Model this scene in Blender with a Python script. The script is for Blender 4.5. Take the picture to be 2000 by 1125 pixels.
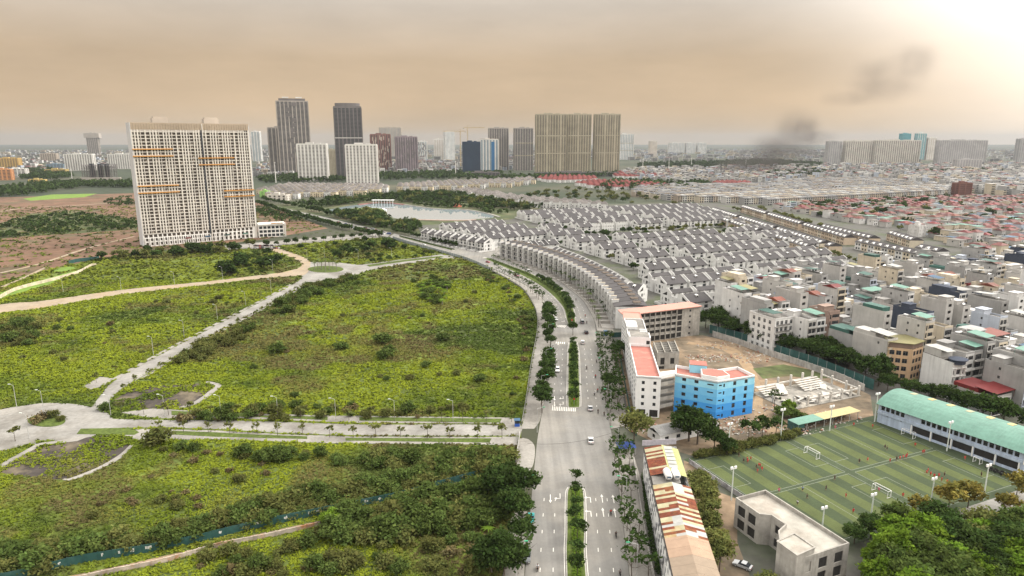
import bpy, bmesh, math, random
import numpy as np
from math import sin, cos, tan, pi, radians, sqrt, atan2, hypot
from mathutils import Vector, Matrix

random.seed(11); RNG = np.random.default_rng(11)
SC = bpy.context.scene
COL = SC.collection
for _o in list(bpy.data.objects): bpy.data.objects.remove(_o)

# ---------------------------------------------------------------- camera
PITCH = radians(12.45); FPX = 1300.0; CAMH = 100.0
cam_d = bpy.data.cameras.new('camera'); cam = bpy.data.objects.new('camera', cam_d); COL.objects.link(cam)
cam.location = (0, 0, CAMH); cam.rotation_euler = (pi/2 - PITCH, 0, 0)
cam_d.sensor_width = 36; cam_d.lens = FPX/2000*36; cam_d.clip_start = 1; cam_d.clip_end = 60000
SC.camera = cam

# ---------------------------------------------------------------- sky
SUN_AZ, SUN_EL = radians(76), radians(40)      # azimuth clockwise from +Y (ahead), so to the right, a little ahead
W = bpy.data.worlds.new('World'); SC.world = W; W.use_nodes = True
def build_world():
    nt = W.node_tree; nt.nodes.clear(); N = nt.nodes; L = nt.links
    out = N.new('ShaderNodeOutputWorld')
    sky = N.new('ShaderNodeTexSky'); sky.sky_type = 'NISHITA'; sky.sun_disc = False
    sky.sun_elevation = SUN_EL; sky.sun_rotation = SUN_AZ; sky.dust_density = 6; sky.air_density = 1.5; sky.altitude = 100
    tc = N.new('ShaderNodeTexCoord')
    nrm = N.new('ShaderNodeVectorMath'); nrm.operation = 'NORMALIZE'; L.new(tc.outputs['Generated'], nrm.inputs[0])
    sep = N.new('ShaderNodeSeparateXYZ'); L.new(nrm.outputs[0], sep.inputs[0])
    # overcast deck: tan murk low down, pale grey overhead
    ramp = N.new('ShaderNodeValToRGB'); e = ramp.color_ramp.elements
    stops = [(0.0, (0.60, 0.465, 0.315)), (0.05, (0.625, 0.46, 0.295)), (0.11, (0.565, 0.425, 0.285)), (0.18, (0.58, 0.50, 0.415)), (0.24, (0.84, 0.75, 0.65)), (0.32, (1.5, 1.4, 1.28)), (0.45, (1.75, 1.67, 1.57)), (1.0, (1.6, 1.56, 1.5))]
    e[0].position, e[0].color = stops[0][0], (*stops[0][1], 1)
    e[1].position, e[1].color = stops[-1][0], (*stops[-1][1], 1)
    for p, c in stops[1:-1]:
        k = e.new(p); k.color = (*c, 1)
    L.new(sep.outputs[2], ramp.inputs[0])
    # cloud streaks, lying nearly level
    mp = N.new('ShaderNodeMapping'); mp.inputs['Scale'].default_value = (1.6, 1.6, 6.0); mp.inputs['Rotation'].default_value = (0.1, 0.16, 0.0)
    L.new(nrm.outputs[0], mp.inputs[0])
    n1 = N.new('ShaderNodeTexNoise'); n1.inputs['Scale'].default_value = 1.7; n1.inputs['Detail'].default_value = 8; n1.inputs['Roughness'].default_value = 0.58
    L.new(mp.outputs[0], n1.inputs[0])
    mr = N.new('ShaderNodeMapRange'); mr.inputs[1].default_value = 0.3; mr.inputs[2].default_value = 0.72; mr.inputs[3].default_value = 0.86; mr.inputs[4].default_value = 1.11
    L.new(n1.outputs[0], mr.inputs[0])
    mul = N.new('ShaderNodeVectorMath'); mul.operation = 'SCALE'; L.new(ramp.outputs[0], mul.inputs[0]); L.new(mr.outputs[0], mul.inputs['Scale'])
    # the bright veil of cloud in front of the hidden sun
    sd = (sin(SUN_AZ)*cos(SUN_EL), cos(SUN_AZ)*cos(SUN_EL), sin(SUN_EL))
    dt = N.new('ShaderNodeVectorMath'); dt.operation = 'DOT_PRODUCT'; L.new(nrm.outputs[0], dt.inputs[0]); dt.inputs[1].default_value = sd
    g1 = N.new('ShaderNodeMapRange'); g1.interpolation_type = 'SMOOTHERSTEP'; g1.inputs[1].default_value = 0.43; g1.inputs[2].default_value = 1.0; g1.inputs[3].default_value = 0; g1.inputs[4].default_value = 2.3
    L.new(dt.outputs['Value'], g1.inputs[0])
    gl = N.new('ShaderNodeVectorMath'); gl.operation = 'SCALE'; gl.inputs[0].default_value = (1.0, 0.96, 0.9); L.new(g1.outputs[0], gl.inputs['Scale'])
    add = N.new('ShaderNodeVectorMath'); add.operation = 'ADD'; L.new(mul.outputs[0], add.inputs[0]); L.new(gl.outputs[0], add.inputs[1])
    b1 = N.new('ShaderNodeBackground'); L.new(add.outputs[0], b1.inputs[0]); b1.inputs[1].default_value = 1.0
    b2 = N.new('ShaderNodeBackground'); L.new(sky.outputs[0], b2.inputs[0]); b2.inputs[1].default_value = 0.08
    mx = N.new('ShaderNodeMixShader'); mx.inputs[0].default_value = 0.94
    L.new(b2.outputs[0], mx.inputs[1]); L.new(b1.outputs[0], mx.inputs[2]); L.new(mx.outputs[0], out.inputs[0])
build_world()
sun_d = bpy.data.lights.new('sun', 'SUN'); sun_d.energy = 1.5; sun_d.angle = radians(18); sun_d.color = (1.0, 0.93, 0.83)
sun = bpy.data.objects.new('sun', sun_d); COL.objects.link(sun)
sun.rotation_euler = (pi/2 - SUN_EL, 0, -SUN_AZ + pi)
sun.location = (300, 300, 400)
SC.view_settings.view_transform = 'Standard'; SC.view_settings.look = 'None'
SC.view_settings.exposure = 0.25; SC.view_settings.gamma = 1.0; SC.view_settings.use_curve_mapping = False
SC.render.engine = 'CYCLES'
cy = SC.cycles
cy.max_bounces = 4; cy.diffuse_bounces = 1; cy.glossy_bounces = 2; cy.transmission_bounces = 2; cy.volume_bounces = 0; cy.transparent_max_bounces = 6
cy.use_denoising = True; cy.caustics_reflective = False; cy.caustics_refractive = False
try: cy.volume_step_rate = 2.0
except Exception: pass

# ---------------------------------------------------------------- survey: photograph pixel (2000 x 1125) -> point at height z
sP, cP = sin(PITCH), cos(PITCH)
def G(px, py, z=0.0):
    v = (py - 562.5)/FPX; u = (px - 1000.0)/FPX
    d = (CAMH - z)/(v*cP + sP)
    return Vector((u*d, (cP - v*sP)*d, z))
def PX(x, y, z=0.0):
    dz = CAMH - z
    dep = y*cP + dz*sP
    return 1000 + FPX*x/dep, 562.5 + FPX*(dz*cP - y*sP)/dep
def in_poly(px, py, poly):
    px = np.asarray(px); py = np.asarray(py); r = np.zeros(px.shape, bool); n = len(poly)
    for i in range(n):
        x1, y1 = poly[i]; x2, y2 = poly[(i+1) % n]
        c = ((y1 > py) != (y2 > py)) & (px < (x2-x1)*(py-y1)/((y2-y1) or 1e-9) + x1)
        r ^= c
    return r
def in1(px, py, poly): return bool(in_poly(np.array([px]), np.array([py]), poly)[0])

# ---------------------------------------------------------------- materials
MATS = {}
def mat(name, color, rough=0.85, var=0.12, scale=0.6, var2=0.0, scale2=0.05, color2=None, thr=0.55, metal=0.0, rnd=0.0, bump=0.0, lane=0.0, spec=0.3, streak=0.0):
    """Principled with a mottled base colour: fine noise (var), coarse noise (var2), an optional second colour in patches, a little per-thing spread (rnd) and rain streaks."""
    if name in MATS: return MATS[name]
    m = bpy.data.materials.new(name); m.use_nodes = True; MATS[name] = m
    nt = m.node_tree; N = nt.nodes; L = nt.links; b = N['Principled BSDF']
    b.inputs['Roughness'].default_value = rough; b.inputs['Metallic'].default_value = metal
    b.inputs['Specular IOR Level'].default_value = spec
    g = N.new('ShaderNodeNewGeometry'); P = g.outputs['Position']
    col = None
    def rgb(c):
        r = N.new('ShaderNodeRGB'); r.outputs[0].default_value = (*c, 1); return r.outputs[0]
    col = rgb(color)
    def noise(s, det=4, rg=0.55, vec=None):
        n = N.new('ShaderNodeTexNoise'); n.inputs['Scale'].default_value = s; n.inputs['Detail'].default_value = det; n.inputs['Roughness'].default_value = rg
        L.new(vec or P, n.inputs['Vector']); return n.outputs[0]
    def maprange(v, a, bb, c, d):
        r = N.new('ShaderNodeMapRange'); L.new(v, r.inputs[0])
        for i, q in enumerate((a, bb, c, d)): r.inputs[i+1].default_value = q
        return r.outputs[0]
    def scale_by(c, f):
        s = N.new('ShaderNodeVectorMath'); s.operation = 'SCALE'; L.new(c, s.inputs[0]); L.new(f, s.inputs['Scale']); return s.outputs[0]
    if color2 is not None:
        f = maprange(noise(scale2, 6, 0.62), thr-0.06, thr+0.06, 0, 1)
        mx = N.new('ShaderNodeMix'); mx.data_type = 'RGBA'; L.new(f, mx.inputs['Factor']); L.new(col, mx.inputs['A']); L.new(rgb(color2), mx.inputs['B']); col = mx.outputs['Result']
    fine = noise(scale, 5)
    if var: col = scale_by(col, maprange(fine, 0.28, 0.72, 1-var, 1+var))
    if var2: col = scale_by(col, maprange(noise(scale2*1.7, 3), 0.3, 0.7, 1-var2, 1+var2))
    if streak:
        mp = N.new('ShaderNodeMapping'); mp.inputs['Scale'].default_value = (1.1, 1.1, 0.06); L.new(P, mp.inputs[0])
        col = scale_by(col, maprange(noise(0.9, 4, 0.6, mp.outputs[0]), 0.42, 0.75, 1.0, 1-streak))
    if lane:      # wheel tracks: long faint bands running with the road
        mp = N.new('ShaderNodeMapping'); mp.inputs['Scale'].default_value = (0.42, 0.012, 1); mp.inputs['Rotation'].default_value = (0, 0, 0.085); L.new(P, mp.inputs[0])
        col = scale_by(col, maprange(noise(1.0, 4, 0.6, mp.outputs[0]), 0.33, 0.68, 1-lane, 1+lane*.6))
    if rnd:
        oi = N.new('ShaderNodeObjectInfo'); col = scale_by(col, maprange(oi.outputs['Random'], 0, 1, 1-rnd, 1+rnd))
    L.new(col, b.inputs['Base Color'])
    if bump:
        bp = N.new('ShaderNodeBump'); bp.inputs['Strength'].default_value = bump; bp.inputs['Distance'].default_value = 0.1; L.new(fine, bp.inputs['Height']); L.new(bp.outputs[0], b.inputs['Normal'])
    return m

# ---------------------------------------------------------------- mesh helpers
class MB:
    def __init__(s): s.v = []; s.f = []; s.m = []
    def add(s, vs, fs, mi=0):
        o = len(s.v); s.v += [tuple(v) for v in vs]; s.f += [tuple(i+o for i in f) for f in fs]; s.m += [mi]*len(fs); return s
    def box(s, x0, x1, y0, y1, z0, z1, mi=0, rz=0.0, at=(0, 0, 0)):
        vs = [(x, y, z) for z in (z0, z1) for y in (y0, y1) for x in (x0, x1)]
        if rz or at != (0, 0, 0):
            c, n = cos(rz), sin(rz); vs = [(x*c-y*n+at[0], x*n+y*c+at[1], z+at[2]) for x, y, z in vs]
        return s.add(vs, [(0, 2, 3, 1), (4, 5, 7, 6), (0, 1, 5, 4), (1, 3, 7, 5), (3, 2, 6, 7), (2, 0, 4, 6)], mi)
    def prism(s, poly, z0, z1, mi=0, cap=True):
        n = len(poly); a = sum(poly[i][0]*poly[(i+1) % n][1]-poly[(i+1) % n][0]*poly[i][1] for i in range(n))
        if a < 0: poly = poly[::-1]
        vs = [(p[0], p[1], z0) for p in poly]+[(p[0], p[1], z1) for p in poly]
        fs = [(i, (i+1) % n, (i+1) % n+n, i+n) for i in range(n)]
        if cap: fs += [tuple(range(n, 2*n)), tuple(range(n-1, -1, -1))]
        return s.add(vs, fs, mi)
    def extrude_x(s, prof, x0, x1, mi=0):      # profile in y,z, extruded along x
        n = len(prof); vs = [(x0, p[0], p[1]) for p in prof]+[(x1, p[0], p[1]) for p in prof]
        fs = [(i, (i+1) % n, (i+1) % n+n, i+n) for i in range(n)]+[tuple(range(n, 2*n)), tuple(range(n-1, -1, -1))]
        return s.add(vs, fs, mi)
    def cyl(s, p0, p1, r0, r1=None, n=8, mi=0, cap=True):
        r1 = r0 if r1 is None else r1; p0 = Vector(p0); p1 = Vector(p1); d = (p1-p0)
        if d.length < 1e-6: return s
        d.normalize(); a = d.orthogonal().normalized(); b = d.cross(a)
        vs = []
        for p, r in ((p0, r0), (p1, r1)):
            for i in range(n):
                t = 2*pi*i/n; vs.append(p+a*cos(t)*r+b*sin(t)*r)
        fs = [(i, (i+1) % n, (i+1) % n+n, i+n) for i in range(n)]
        if cap: fs += [tuple(range(n-1, -1, -1)), tuple(range(n, 2*n))]
        return s.add(vs, fs, mi)
    def quad(s, a, b, c, d, mi=0): return s.add([a, b, c, d], [(0, 1, 2, 3)], mi)
    def mesh(s, name, mats):
        me = bpy.data.meshes.new(name); me.from_pydata(s.v, [], s.f)
        if not isinstance(mats, (list, tuple)): mats = [mats]
        for m in mats: me.materials.append(m)
        if len(mats) > 1: me.polygons.foreach_set('material_index', s.m)
        me.update(); return me
    def build(s, name, mats, parent=None, loc=None, rz=0.0):
        return link(name, s.mesh(name, mats), parent, loc, rz)
def link(name, data, parent=None, loc=None, rz=0.0):
    o = bpy.data.objects.new(name, data); COL.objects.link(o)
    if parent is not None: o.parent = parent
    if loc is not None: o.location = loc
    if rz: o.rotation_euler = (0, 0, rz)
    return o
def tag(o, label=None, cat=None, group=None, kind=None):
    if label: o['label'] = label
    if cat: o['category'] = cat
    if group: o['group'] = group
    if kind: o['kind'] = kind
    return o
def thing(name, label, cat, loc=(0, 0, 0), rz=0.0, group=None):
    o = link(name, None, None, loc, rz); o.empty_display_size = 0.5
    return tag(o, label, cat, group)
def structure(o): o['kind'] = 'structure'; return o
def stuff(o, label=None, cat=None): o['kind'] = 'stuff'; return tag(o, label, cat)
def place(parts, root):
    """hang copies of shared part meshes on a thing: parts = [(name, mesh, loc or None, sub-parts)]"""
    for p in parts:
        o = link(p[0], p[1], root, p[2] if len(p) > 2 else None)
        for q in (p[3] if len(p) > 3 else ()): link(q[0], q[1], o, q[2] if len(q) > 2 else None)
    return root
def ordn(n):
    W_ = ['', 'first', 'second', 'third', 'fourth', 'fifth', 'sixth', 'seventh', 'eighth', 'ninth', 'tenth', 'eleventh', 'twelfth']
    if n < len(W_): return W_[n]
    return '%d%s' % (n, 'th' if 10 <= n % 100 <= 20 else {1: 'st', 2: 'nd', 3: 'rd'}.get(n % 10, 'th'))
def crom(pts, n=8):
    """smooth line through points"""
    P = [Vector((p[0], p[1], 0)) for p in pts]; P = [P[0]*2-P[1]]+P+[P[-1]*2-P[-2]]; out = []
    for i in range(1, len(P)-2):
        for k in range(n):
            t = k/n; a, b, c, d = P[i-1], P[i], P[i+1], P[i+2]
            out.append(0.5*((2*b)+(c-a)*t+(2*a-5*b+4*c-d)*t*t+(3*b-a-3*c+d)*t**3))
    out.append(P[-2]); return [(p.x, p.y) for p in out]
def resample(line, step):
    out = [line[0]]; acc = 0.0
    for a, b in zip(line, line[1:]):
        l = hypot(b[0]-a[0], b[1]-a[1]); t = step-acc
        while t <= l:
            out.append((a[0]+(b[0]-a[0])*t/l, a[1]+(b[1]-a[1])*t/l)); t += step
        acc = (acc+l) % step
    return out
def offset(line, d):
    out = []
    for i, p in enumerate(line):
        a = line[max(0, i-1)]; b = line[min(len(line)-1, i+1)]; tx, ty = b[0]-a[0], b[1]-a[1]; l = hypot(tx, ty) or 1
        out.append((p[0]-ty/l*d, p[1]+tx/l*d))
    return out
EXC = []
_EXW = ("road", "track", "roundabout", "pavement", "boulevard", "island", "rim", "plot", "apron", "path", "street", "median", "verge", "wedge", "lake")
def _exc(name, poly):
    if any(w in name for w in _EXW): EXC.append(list(poly))
def sheet(name, poly, z, m):
    _exc(name, poly)
    """flat polygon, triangulated"""
    bm = bmesh.new(); vs = [bm.verts.new((p[0], p[1], z)) for p in poly]; f = bm.faces.new(vs); f.normal_update()
    if f.normal.z < 0: f.normal_flip()
    bmesh.ops.triangulate(bm, faces=[f]); me = bpy.data.meshes.new(name); bm.to_mesh(me); bm.free(); me.materials.append(m)
    return structure(link(name, me))
def slab(name, poly, z0, z1, m):
    """raised polygon with a kerb face"""
    _exc(name, poly)
    n = len(poly); a = sum(poly[i][0]*poly[(i+1) % n][1]-poly[(i+1) % n][0]*poly[i][1] for i in range(n))
    if a < 0: poly = poly[::-1]
    bm = bmesh.new(); t = [bm.verts.new((p[0], p[1], z1)) for p in poly]; b = [bm.verts.new((p[0], p[1], z0)) for p in poly]
    f = bm.faces.new(t); f.normal_update()
    for i in range(n): bm.faces.new((b[i], b[(i+1) % n], t[(i+1) % n], t[i]))
    bmesh.ops.triangulate(bm, faces=[f]); me = bpy.data.meshes.new(name); bm.to_mesh(me); bm.free()
    for q in (m if isinstance(m, (list, tuple)) else [m]): me.materials.append(q)
    return structure(link(name, me))
def gp(pts, z=0): return [tuple(G(x, y, z)[:2]) for x, y in pts]
# figures are grown first, while the scene is still empty
def skin(name, joints, edges, mats_, sub=1):
    me = bpy.data.meshes.new(name); me.from_pydata([j[0] for j in joints], edges, []); o = bpy.data.objects.new(name, me); COL.objects.link(o); md = o.modifiers.new('skin', 'SKIN'); md.use_smooth_shade = True
    for i, j in enumerate(joints): me.skin_vertices[0].data[i].radius = (j[1], j[1])
    me.skin_vertices[0].data[0].use_root = True
    sb = o.modifiers.new('sub', 'SUBSURF'); sb.levels = sub; sb.render_levels = sub
    dg = bpy.context.evaluated_depsgraph_get(); out = bpy.data.meshes.new_from_object(o.evaluated_get(dg)); out.name = name; bpy.data.objects.remove(o); bpy.data.meshes.remove(me)
    out.materials.clear(); out.materials.append(mats_); return out
M_skin = mat('skin_tone', (0.30, .17, .11), .7); M_hair = mat('hair_black', (0.012, .01, .01), .6)
def figure(pose):
    """body, shirt, shorts, hair meshes for a 1.65 m figure"""
    if pose == 'run': kn = [(-.12, .22, .52), (.12, -.05, .48)]; an = [(-.12, .05, .14), (.13, -.42, .20)]; el = [(-.27, -.14, 1.12), (.27, .16, 1.10)]; ha = [(-.24, .06, 1.0), (.22, .32, 1.12)]
    elif pose == 'ride': kn = [(-.2, .38, .62), (.2, .38, .62)]; an = [(-.18, .32, .22), (.18, .32, .22)]; el = [(-.3, .22, 1.0), (.3, .22, 1.0)]; ha = [(-.28, .5, 1.02), (.28, .5, 1.02)]
    else: kn = [(-.11, .03, .48), (.12, .05, .48)]; an = [(-.13, 0, .09), (.15, .02, .09)]; el = [(-.27, -.03, 1.08), (.28, -.02, 1.07)]; ha = [(-.28, .08, .84), (.30, .10, .85)]
    hz = .68 if pose == 'ride' else .9; dz = hz-.9; f = lambda p: (p[0], p[1], p[2]+(dz if pose == 'ride' and p[2] > .8 else 0))
    J = [((0, 0, hz), .13), ((0, .01, hz+.2), .125), ((0, .02, hz+.42), .14), ((0, .02, hz+.53), .06), ((0, .04, hz+.62), .095), ((0, .04, hz+.73), .085), ((-.17, .01, hz+.44), .06), (f(el[0]), .045), (f(ha[0]), .035), ((.17, .01, hz+.44), .06), (f(el[1]), .045), (f(ha[1]), .035), ((-.1, 0, hz-.04), .09), (kn[0], .06), (an[0], .04), ((an[0][0], an[0][1]+.14, an[0][2]-.05), .04), ((.1, 0, hz-.04), .09), (kn[1], .06), (an[1], .04), ((an[1][0], an[1][1]+.14, an[1][2]-.05), .04)]
    E = [(0, 1), (1, 2), (2, 3), (3, 4), (4, 5), (2, 6), (6, 7), (7, 8), (2, 9), (9, 10), (10, 11), (0, 12), (12, 13), (13, 14), (14, 15), (0, 16), (16, 17), (17, 18), (18, 19)]
    body = skin('body', J, E, M_skin)
    def m(a, b, t): return tuple(a[i]*(1-t)+b[i]*t for i in range(3))
    JS = [((0, 0, hz), .155), ((0, .01, hz+.2), .15), ((0, .02, hz+.43), .16), ((-.17, .01, hz+.44), .08), (m((-.17, .01, hz+.44), f(el[0]), .75), .07), ((.17, .01, hz+.44), .08), (m((.17, .01, hz+.44), f(el[1]), .75), .07)]
    shirt = skin('shirt', JS, [(0, 1), (1, 2), (2, 3), (3, 4), (2, 5), (5, 6)], mat('kit_plain', (0.6, .6, .6), .8))
    JP = [((0, 0, hz+.02), .15), ((-.1, 0, hz-.06), .115), (m((-.1, 0, hz-.06), kn[0], .85), .095), ((.1, 0, hz-.06), .115), (m((.1, 0, hz-.06), kn[1], .85), .095)]
    shorts = skin('shorts', JP, [(0, 1), (1, 2), (0, 3), (3, 4)], mat('kit_plain', (0.6, .6, .6), .8))
    hair = MB(); n = 10
    for k in range(4):
        a0, a1 = k*pi/8, (k+1)*pi/8
        for j in range(n):
            b0, b1 = 2*pi*j/n, 2*pi*(j+1)/n; q = lambda a, b: (.115*cos(a)*cos(b), .02+.12*cos(a)*sin(b), hz+.68+.14*sin(a)); hair.quad(q(a0, b0), q(a0, b1), q(a1, b1), q(a1, b0))
    return body, shirt, shorts, hair.mesh('hair', M_hair)
FIG = {k: figure(k) for k in ('stand', 'run', 'ride')}
# ================================================================ ground, roads, pavements
M_ground = mat('dry_earth', (0.075, 0.072, 0.045), 0.95, 0.2, 0.02, 0.25, 0.0015, (0.034, 0.046, 0.025), 0.45)
M_field = mat('field_soil', (0.105, 0.138, 0.018), 0.95, 0.35, 0.5, 0.3, 0.02, (0.066, 0.088, 0.02), 0.53)
M_waste = mat('waste_soil', (0.145, 0.082, 0.05), 0.95, 0.3, 0.15, 0.3, 0.02, (0.085, 0.075, 0.038), 0.57)
M_citysoil = mat('city_ground', (0.095, 0.09, 0.08), 0.95, 0.2, 0.3, 0.2, 0.02, (0.07, 0.08, 0.05), 0.54)
M_estate = mat('estate_paving', (0.095, 0.092, 0.082), 0.95, 0.2, 0.4, 0.15, 0.03, (0.075, 0.085, 0.05), 0.53)
M_road = mat('asphalt_dusty', (0.205, 0.198, 0.184), 0.92, 0.07, 0.9, 0.13, 0.035, (0.232, 0.219, 0.196), 0.52, lane=0.16)
M_concroad = mat('concrete_road', (0.25, 0.24, 0.22), 0.95, 0.15, 0.7, 0.2, 0.05, (0.18, 0.168, 0.148), 0.54)
M_dirtroad = mat('sandy_track', (0.30, 0.245, 0.178), 0.95, 0.15, 0.5, 0.12, 0.06, (0.30, 0.23, 0.15), 0.55)
M_pave = mat('pavement_slabs', (0.265, 0.25, 0.225), 0.95, 0.14, 1.2, 0.15, 0.06, (0.19, 0.178, 0.158), 0.56)
M_kerb = mat('kerb_stone', (0.36, 0.345, 0.31), 0.9, 0.15, 0.8)
M_lawn = mat('median_grass', (0.075, 0.105, 0.018), 0.95, 0.4, 0.9, 0.25, 0.15)
M_paint = mat('road_paint', (0.72, 0.70, 0.64), 0.8, 0.15, 2.0)
M_white = mat('white_render', (0.81, 0.81, 0.80), 0.8, 0.03, 0.5, 0.04, 0.1, streak=0.06)
M_water = mat('pond_water', (0.27, 0.32, 0.345), 0.03, 0.04, 0.02, spec=0.5)
M_pitfloor = mat('pit_mud', (0.045, 0.037, 0.031), 0.8, 0.35, 0.3, 0.3, 0.08, (0.11, 0.09, 0.06), 0.56)

R = 15000
g_ = sheet('ground', [(-R, -600), (R, -600), (R, 19000), (-R, 19000)], 0.0, M_ground)
Z1, Z2, Z3, Z4 = 0.02, 0.03, 0.045, 0.06
FIELD_PX = [(-900, 1800), (1010, 1800), (1005, 1125), (1010, 930), (1020, 827), (1039, 709), (1051, 640), (1044, 598), (1023, 565), (987, 541), (947, 519), (853, 491), (740, 464), (560, 476), (500, 480), (280, 492), (120, 520), (-200, 600), (-900, 800)]
sheet('field', gp(FIELD_PX), Z1, M_field)
WASTE_PX = [(-400, 620), (-200, 600), (120, 520), (280, 492), (500, 470), (640, 446), (520, 400), (400, 372), (180, 380), (-200, 392), (-500, 420)]
sheet('waste_ground', gp(WASTE_PX), 0.012, M_waste)
ESTATE_PX = [(1250, 700), (1165, 655), (1160, 630), (1110, 566), (1053, 527), (960, 494), (800, 466), (800, 440), (960, 408), (1050, 400), (1400, 396), (1500, 398), (1950, 505), (1960, 545), (1700, 560), (1560, 600), (1420, 640), (1370, 660)]
sheet('estate_ground', gp(ESTATE_PX), 0.016, M_estate)
CITY_PX = [(1010, 1800), (1029, 1125), (1047, 881), (1076, 693), (1160, 630), (1370, 660), (1420, 640), (1560, 600), (1700, 560), (1960, 545), (1950, 505), (1500, 398), (1700, 380), (2600, 380), (3600, 900), (2600, 1800)]
sheet('city_ground', gp(CITY_PX), 0.008, M_citysoil)

# boulevard -------------------------------------------------------
L_PX = [(1025, 1125), (1047, 881), (1057, 816), (1068, 760), (1075, 693), (1077, 650), (1074, 618), (1063, 587), (1040, 565), (1008, 546), (962, 524), (920, 509), (885, 498), (853, 489), (800, 474), (760, 463)]
R_PX = [(1229, 1125), (1211, 979), (1196, 858), (1185, 800), (1172, 720), (1165, 665), (1161, 629), (1150, 606), (1135, 584), (1111, 565), (1093, 551), (1053, 527), (1013, 511), (962, 494), (930, 488), (880, 480), (813, 466), (770, 456)]
kl = crom([(-2.9, 60)]+gp(L_PX)); kr = crom([(20.4, 60)]+gp(R_PX))
sheet('boulevard', kl+kr[::-1], Z2, M_road)
FARROAD = crom(gp([(757, 463), (700, 449), (627, 431), (570, 414), (527, 402), (505, 396)]))+crom(gp([(515, 395), (533, 401), (633, 424), (700, 440), (765, 455)]))
sheet('lake_road', FARROAD, Z3-0.01, M_road)
sheet('tower_road', crom(gp([(735, 456), (640, 462), (560, 469), (500, 474), (440, 480)]))+crom(gp([(440, 488), (505, 485), (567, 478), (650, 471), (740, 465)])), Z2+0.004, M_pave)
sheet('side_street', gp([(930, 489), (965, 496), (990, 478), (1003, 463), (985, 461), (970, 470), (950, 483)]), Z3-0.006, M_road)

# left pavement (behind it the site fence), with its breaks at the two side roads
F_PX = [(1010, 900), (1020, 827), (1029, 779), (1039, 709), (1050, 650), (1050, 618), (1043, 597), (1022, 566), (987, 543), (960, 529)]
def strip(name, a, b, z0, z1, m): return slab(name, a+b[::-1], z0, z1, m)
strip('left_pavement', crom(gp([(1018, 838), (1029, 779), (1039, 709), (1050, 650), (1050, 618), (1043, 597), (1022, 566), (987, 544), (960, 530)])), crom(gp([(1043, 838), (1052, 826), (1057, 812), (1067, 760), (1074, 693), (1076, 650), (1073, 618), (1062, 587), (1039, 565.5), (1007, 547), (962, 525)])), 0, 0.16, M_pave)
slab('pavement_island', crom(gp([(1012, 858), (1010, 900), (1010, 930), (1022, 929), (1038, 915), (1044, 895), (1044, 872), (1034, 860), (1022, 856)]), 5), 0, 0.16, M_pave)
slab('lower_pavement', [(-12, 60)]+gp([(982, 1125), (993, 1040), (1001, 1000), (1030, 1000), (1026, 1060), (1024, 1125)])+[(-3.0, 60)], 0, 0.16, M_pave)
strip('right_pavement', crom([(20.6, 60)]+gp([(1230, 1125), (1212, 979), (1197, 868)])), crom([(31, 60)]+gp([(1290, 1125), (1262, 979), (1232, 868)])), 0, 0.16, M_pave)
strip('site_pavement', crom(gp([(1193, 838), (1186, 800), (1173, 720), (1166, 664)])), crom(gp([(1228, 830), (1222, 800), (1205, 720), (1193, 662)])), 0, 0.16, M_pave)
strip('terrace_pavement', crom(gp([(1166, 646), (1162, 629), (1151, 606), (1136, 584), (1112, 565), (1094, 551), (1054, 527), (1014, 511), (968, 495)])), crom(gp([(1200, 648), (1188, 625), (1178, 606), (1158, 580), (1136, 562), (1112, 546), (1065, 521), (1024, 505), (975, 490)])), 0, 0.16, M_pave)

# medians: kerb, grass, hedge planting further down
def median(name, a_px, b_px, ext=None):
    a = crom(ext[0]+gp(a_px) if ext else gp(a_px)); b = crom(ext[1]+gp(b_px) if ext else gp(b_px))
    o = slab(name, a+b[::-1], 0, 0.17, M_kerb)
    ia = offset(a, -0.3); ib = offset(b, 0.3)
    g = sheet(name.replace('median', 'median_lawn'), ia[1:-1]+ib[1:-1][::-1], 0.2, M_lawn)
    return a, b
MED = [median('median_near', [(1106, 1125), (1106, 1040), (1107, 965), (1113, 950)], [(1146, 1125), (1143, 1040), (1141, 965), (1134, 950)], ([(9, 60)], [(14, 60)])),
       median('median_middle', [(1114, 797), (1109, 790), (1109, 740), (1110, 690), (1112, 668)], [(1129, 797), (1133, 790), (1132, 740), (1130, 690), (1126, 668)]),
       median('median_far', [(1112, 637), (1107, 627), (1099, 600), (1072, 571), (1040, 549), (1000, 529), (962, 512), (942, 504)], [(1121, 637), (1124, 627), (1119, 600), (1108, 580), (1085, 559), (1053, 542), (1013, 525), (946, 502)]),
       median('median_corner', [(886, 490), (850, 481), (810, 471), (776, 462)], [(890, 488), (855, 479), (815, 469), (778, 461)])]

# lower-left road net ---------------------------------------------
LOWER_N = gp([(1022, 832), (900, 829), (700, 829), (480, 822), (300, 820), (215, 818)]); LOWER_S = gp([(1016, 851), (900, 851), (700, 850), (560, 846), (420, 838), (270, 835), (190, 838)])
sheet('estate_road', crom(LOWER_N)+crom(LOWER_S[::-1]), Z2, M_concroad)
sheet('diagonal_road', crom(gp([(176, 800), (200, 768), (228, 741), (330, 684), (520, 584), (588, 546)]))+crom(gp([(602, 553), (520, 598), (400, 661), (262, 745), (225, 772), (205, 800)])), Z2+0.006, M_concroad)
def broken_kerbs(name, px, off, wid, seed):
    ln = resample(crom(gp(px)), 1.0); q = random.Random(seed); i = 3
    while i < len(ln)-12:
        k = q.randint(5, 9); a = offset(ln[i:i+k+1], off); b = offset(ln[i:i+k+1], off+wid); slab(name, a+b[::-1], 0, .12, M_pave); i += k+q.randint(1, 3)
broken_kerbs('verge_pavement', [(222, 745), (330, 684), (520, 584), (584, 548)], .25, 2.2, 1); broken_kerbs('verge_pavement', [(262, 745), (400, 661), (520, 598), (598, 555)], -2.4, 2.1, 2)
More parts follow.
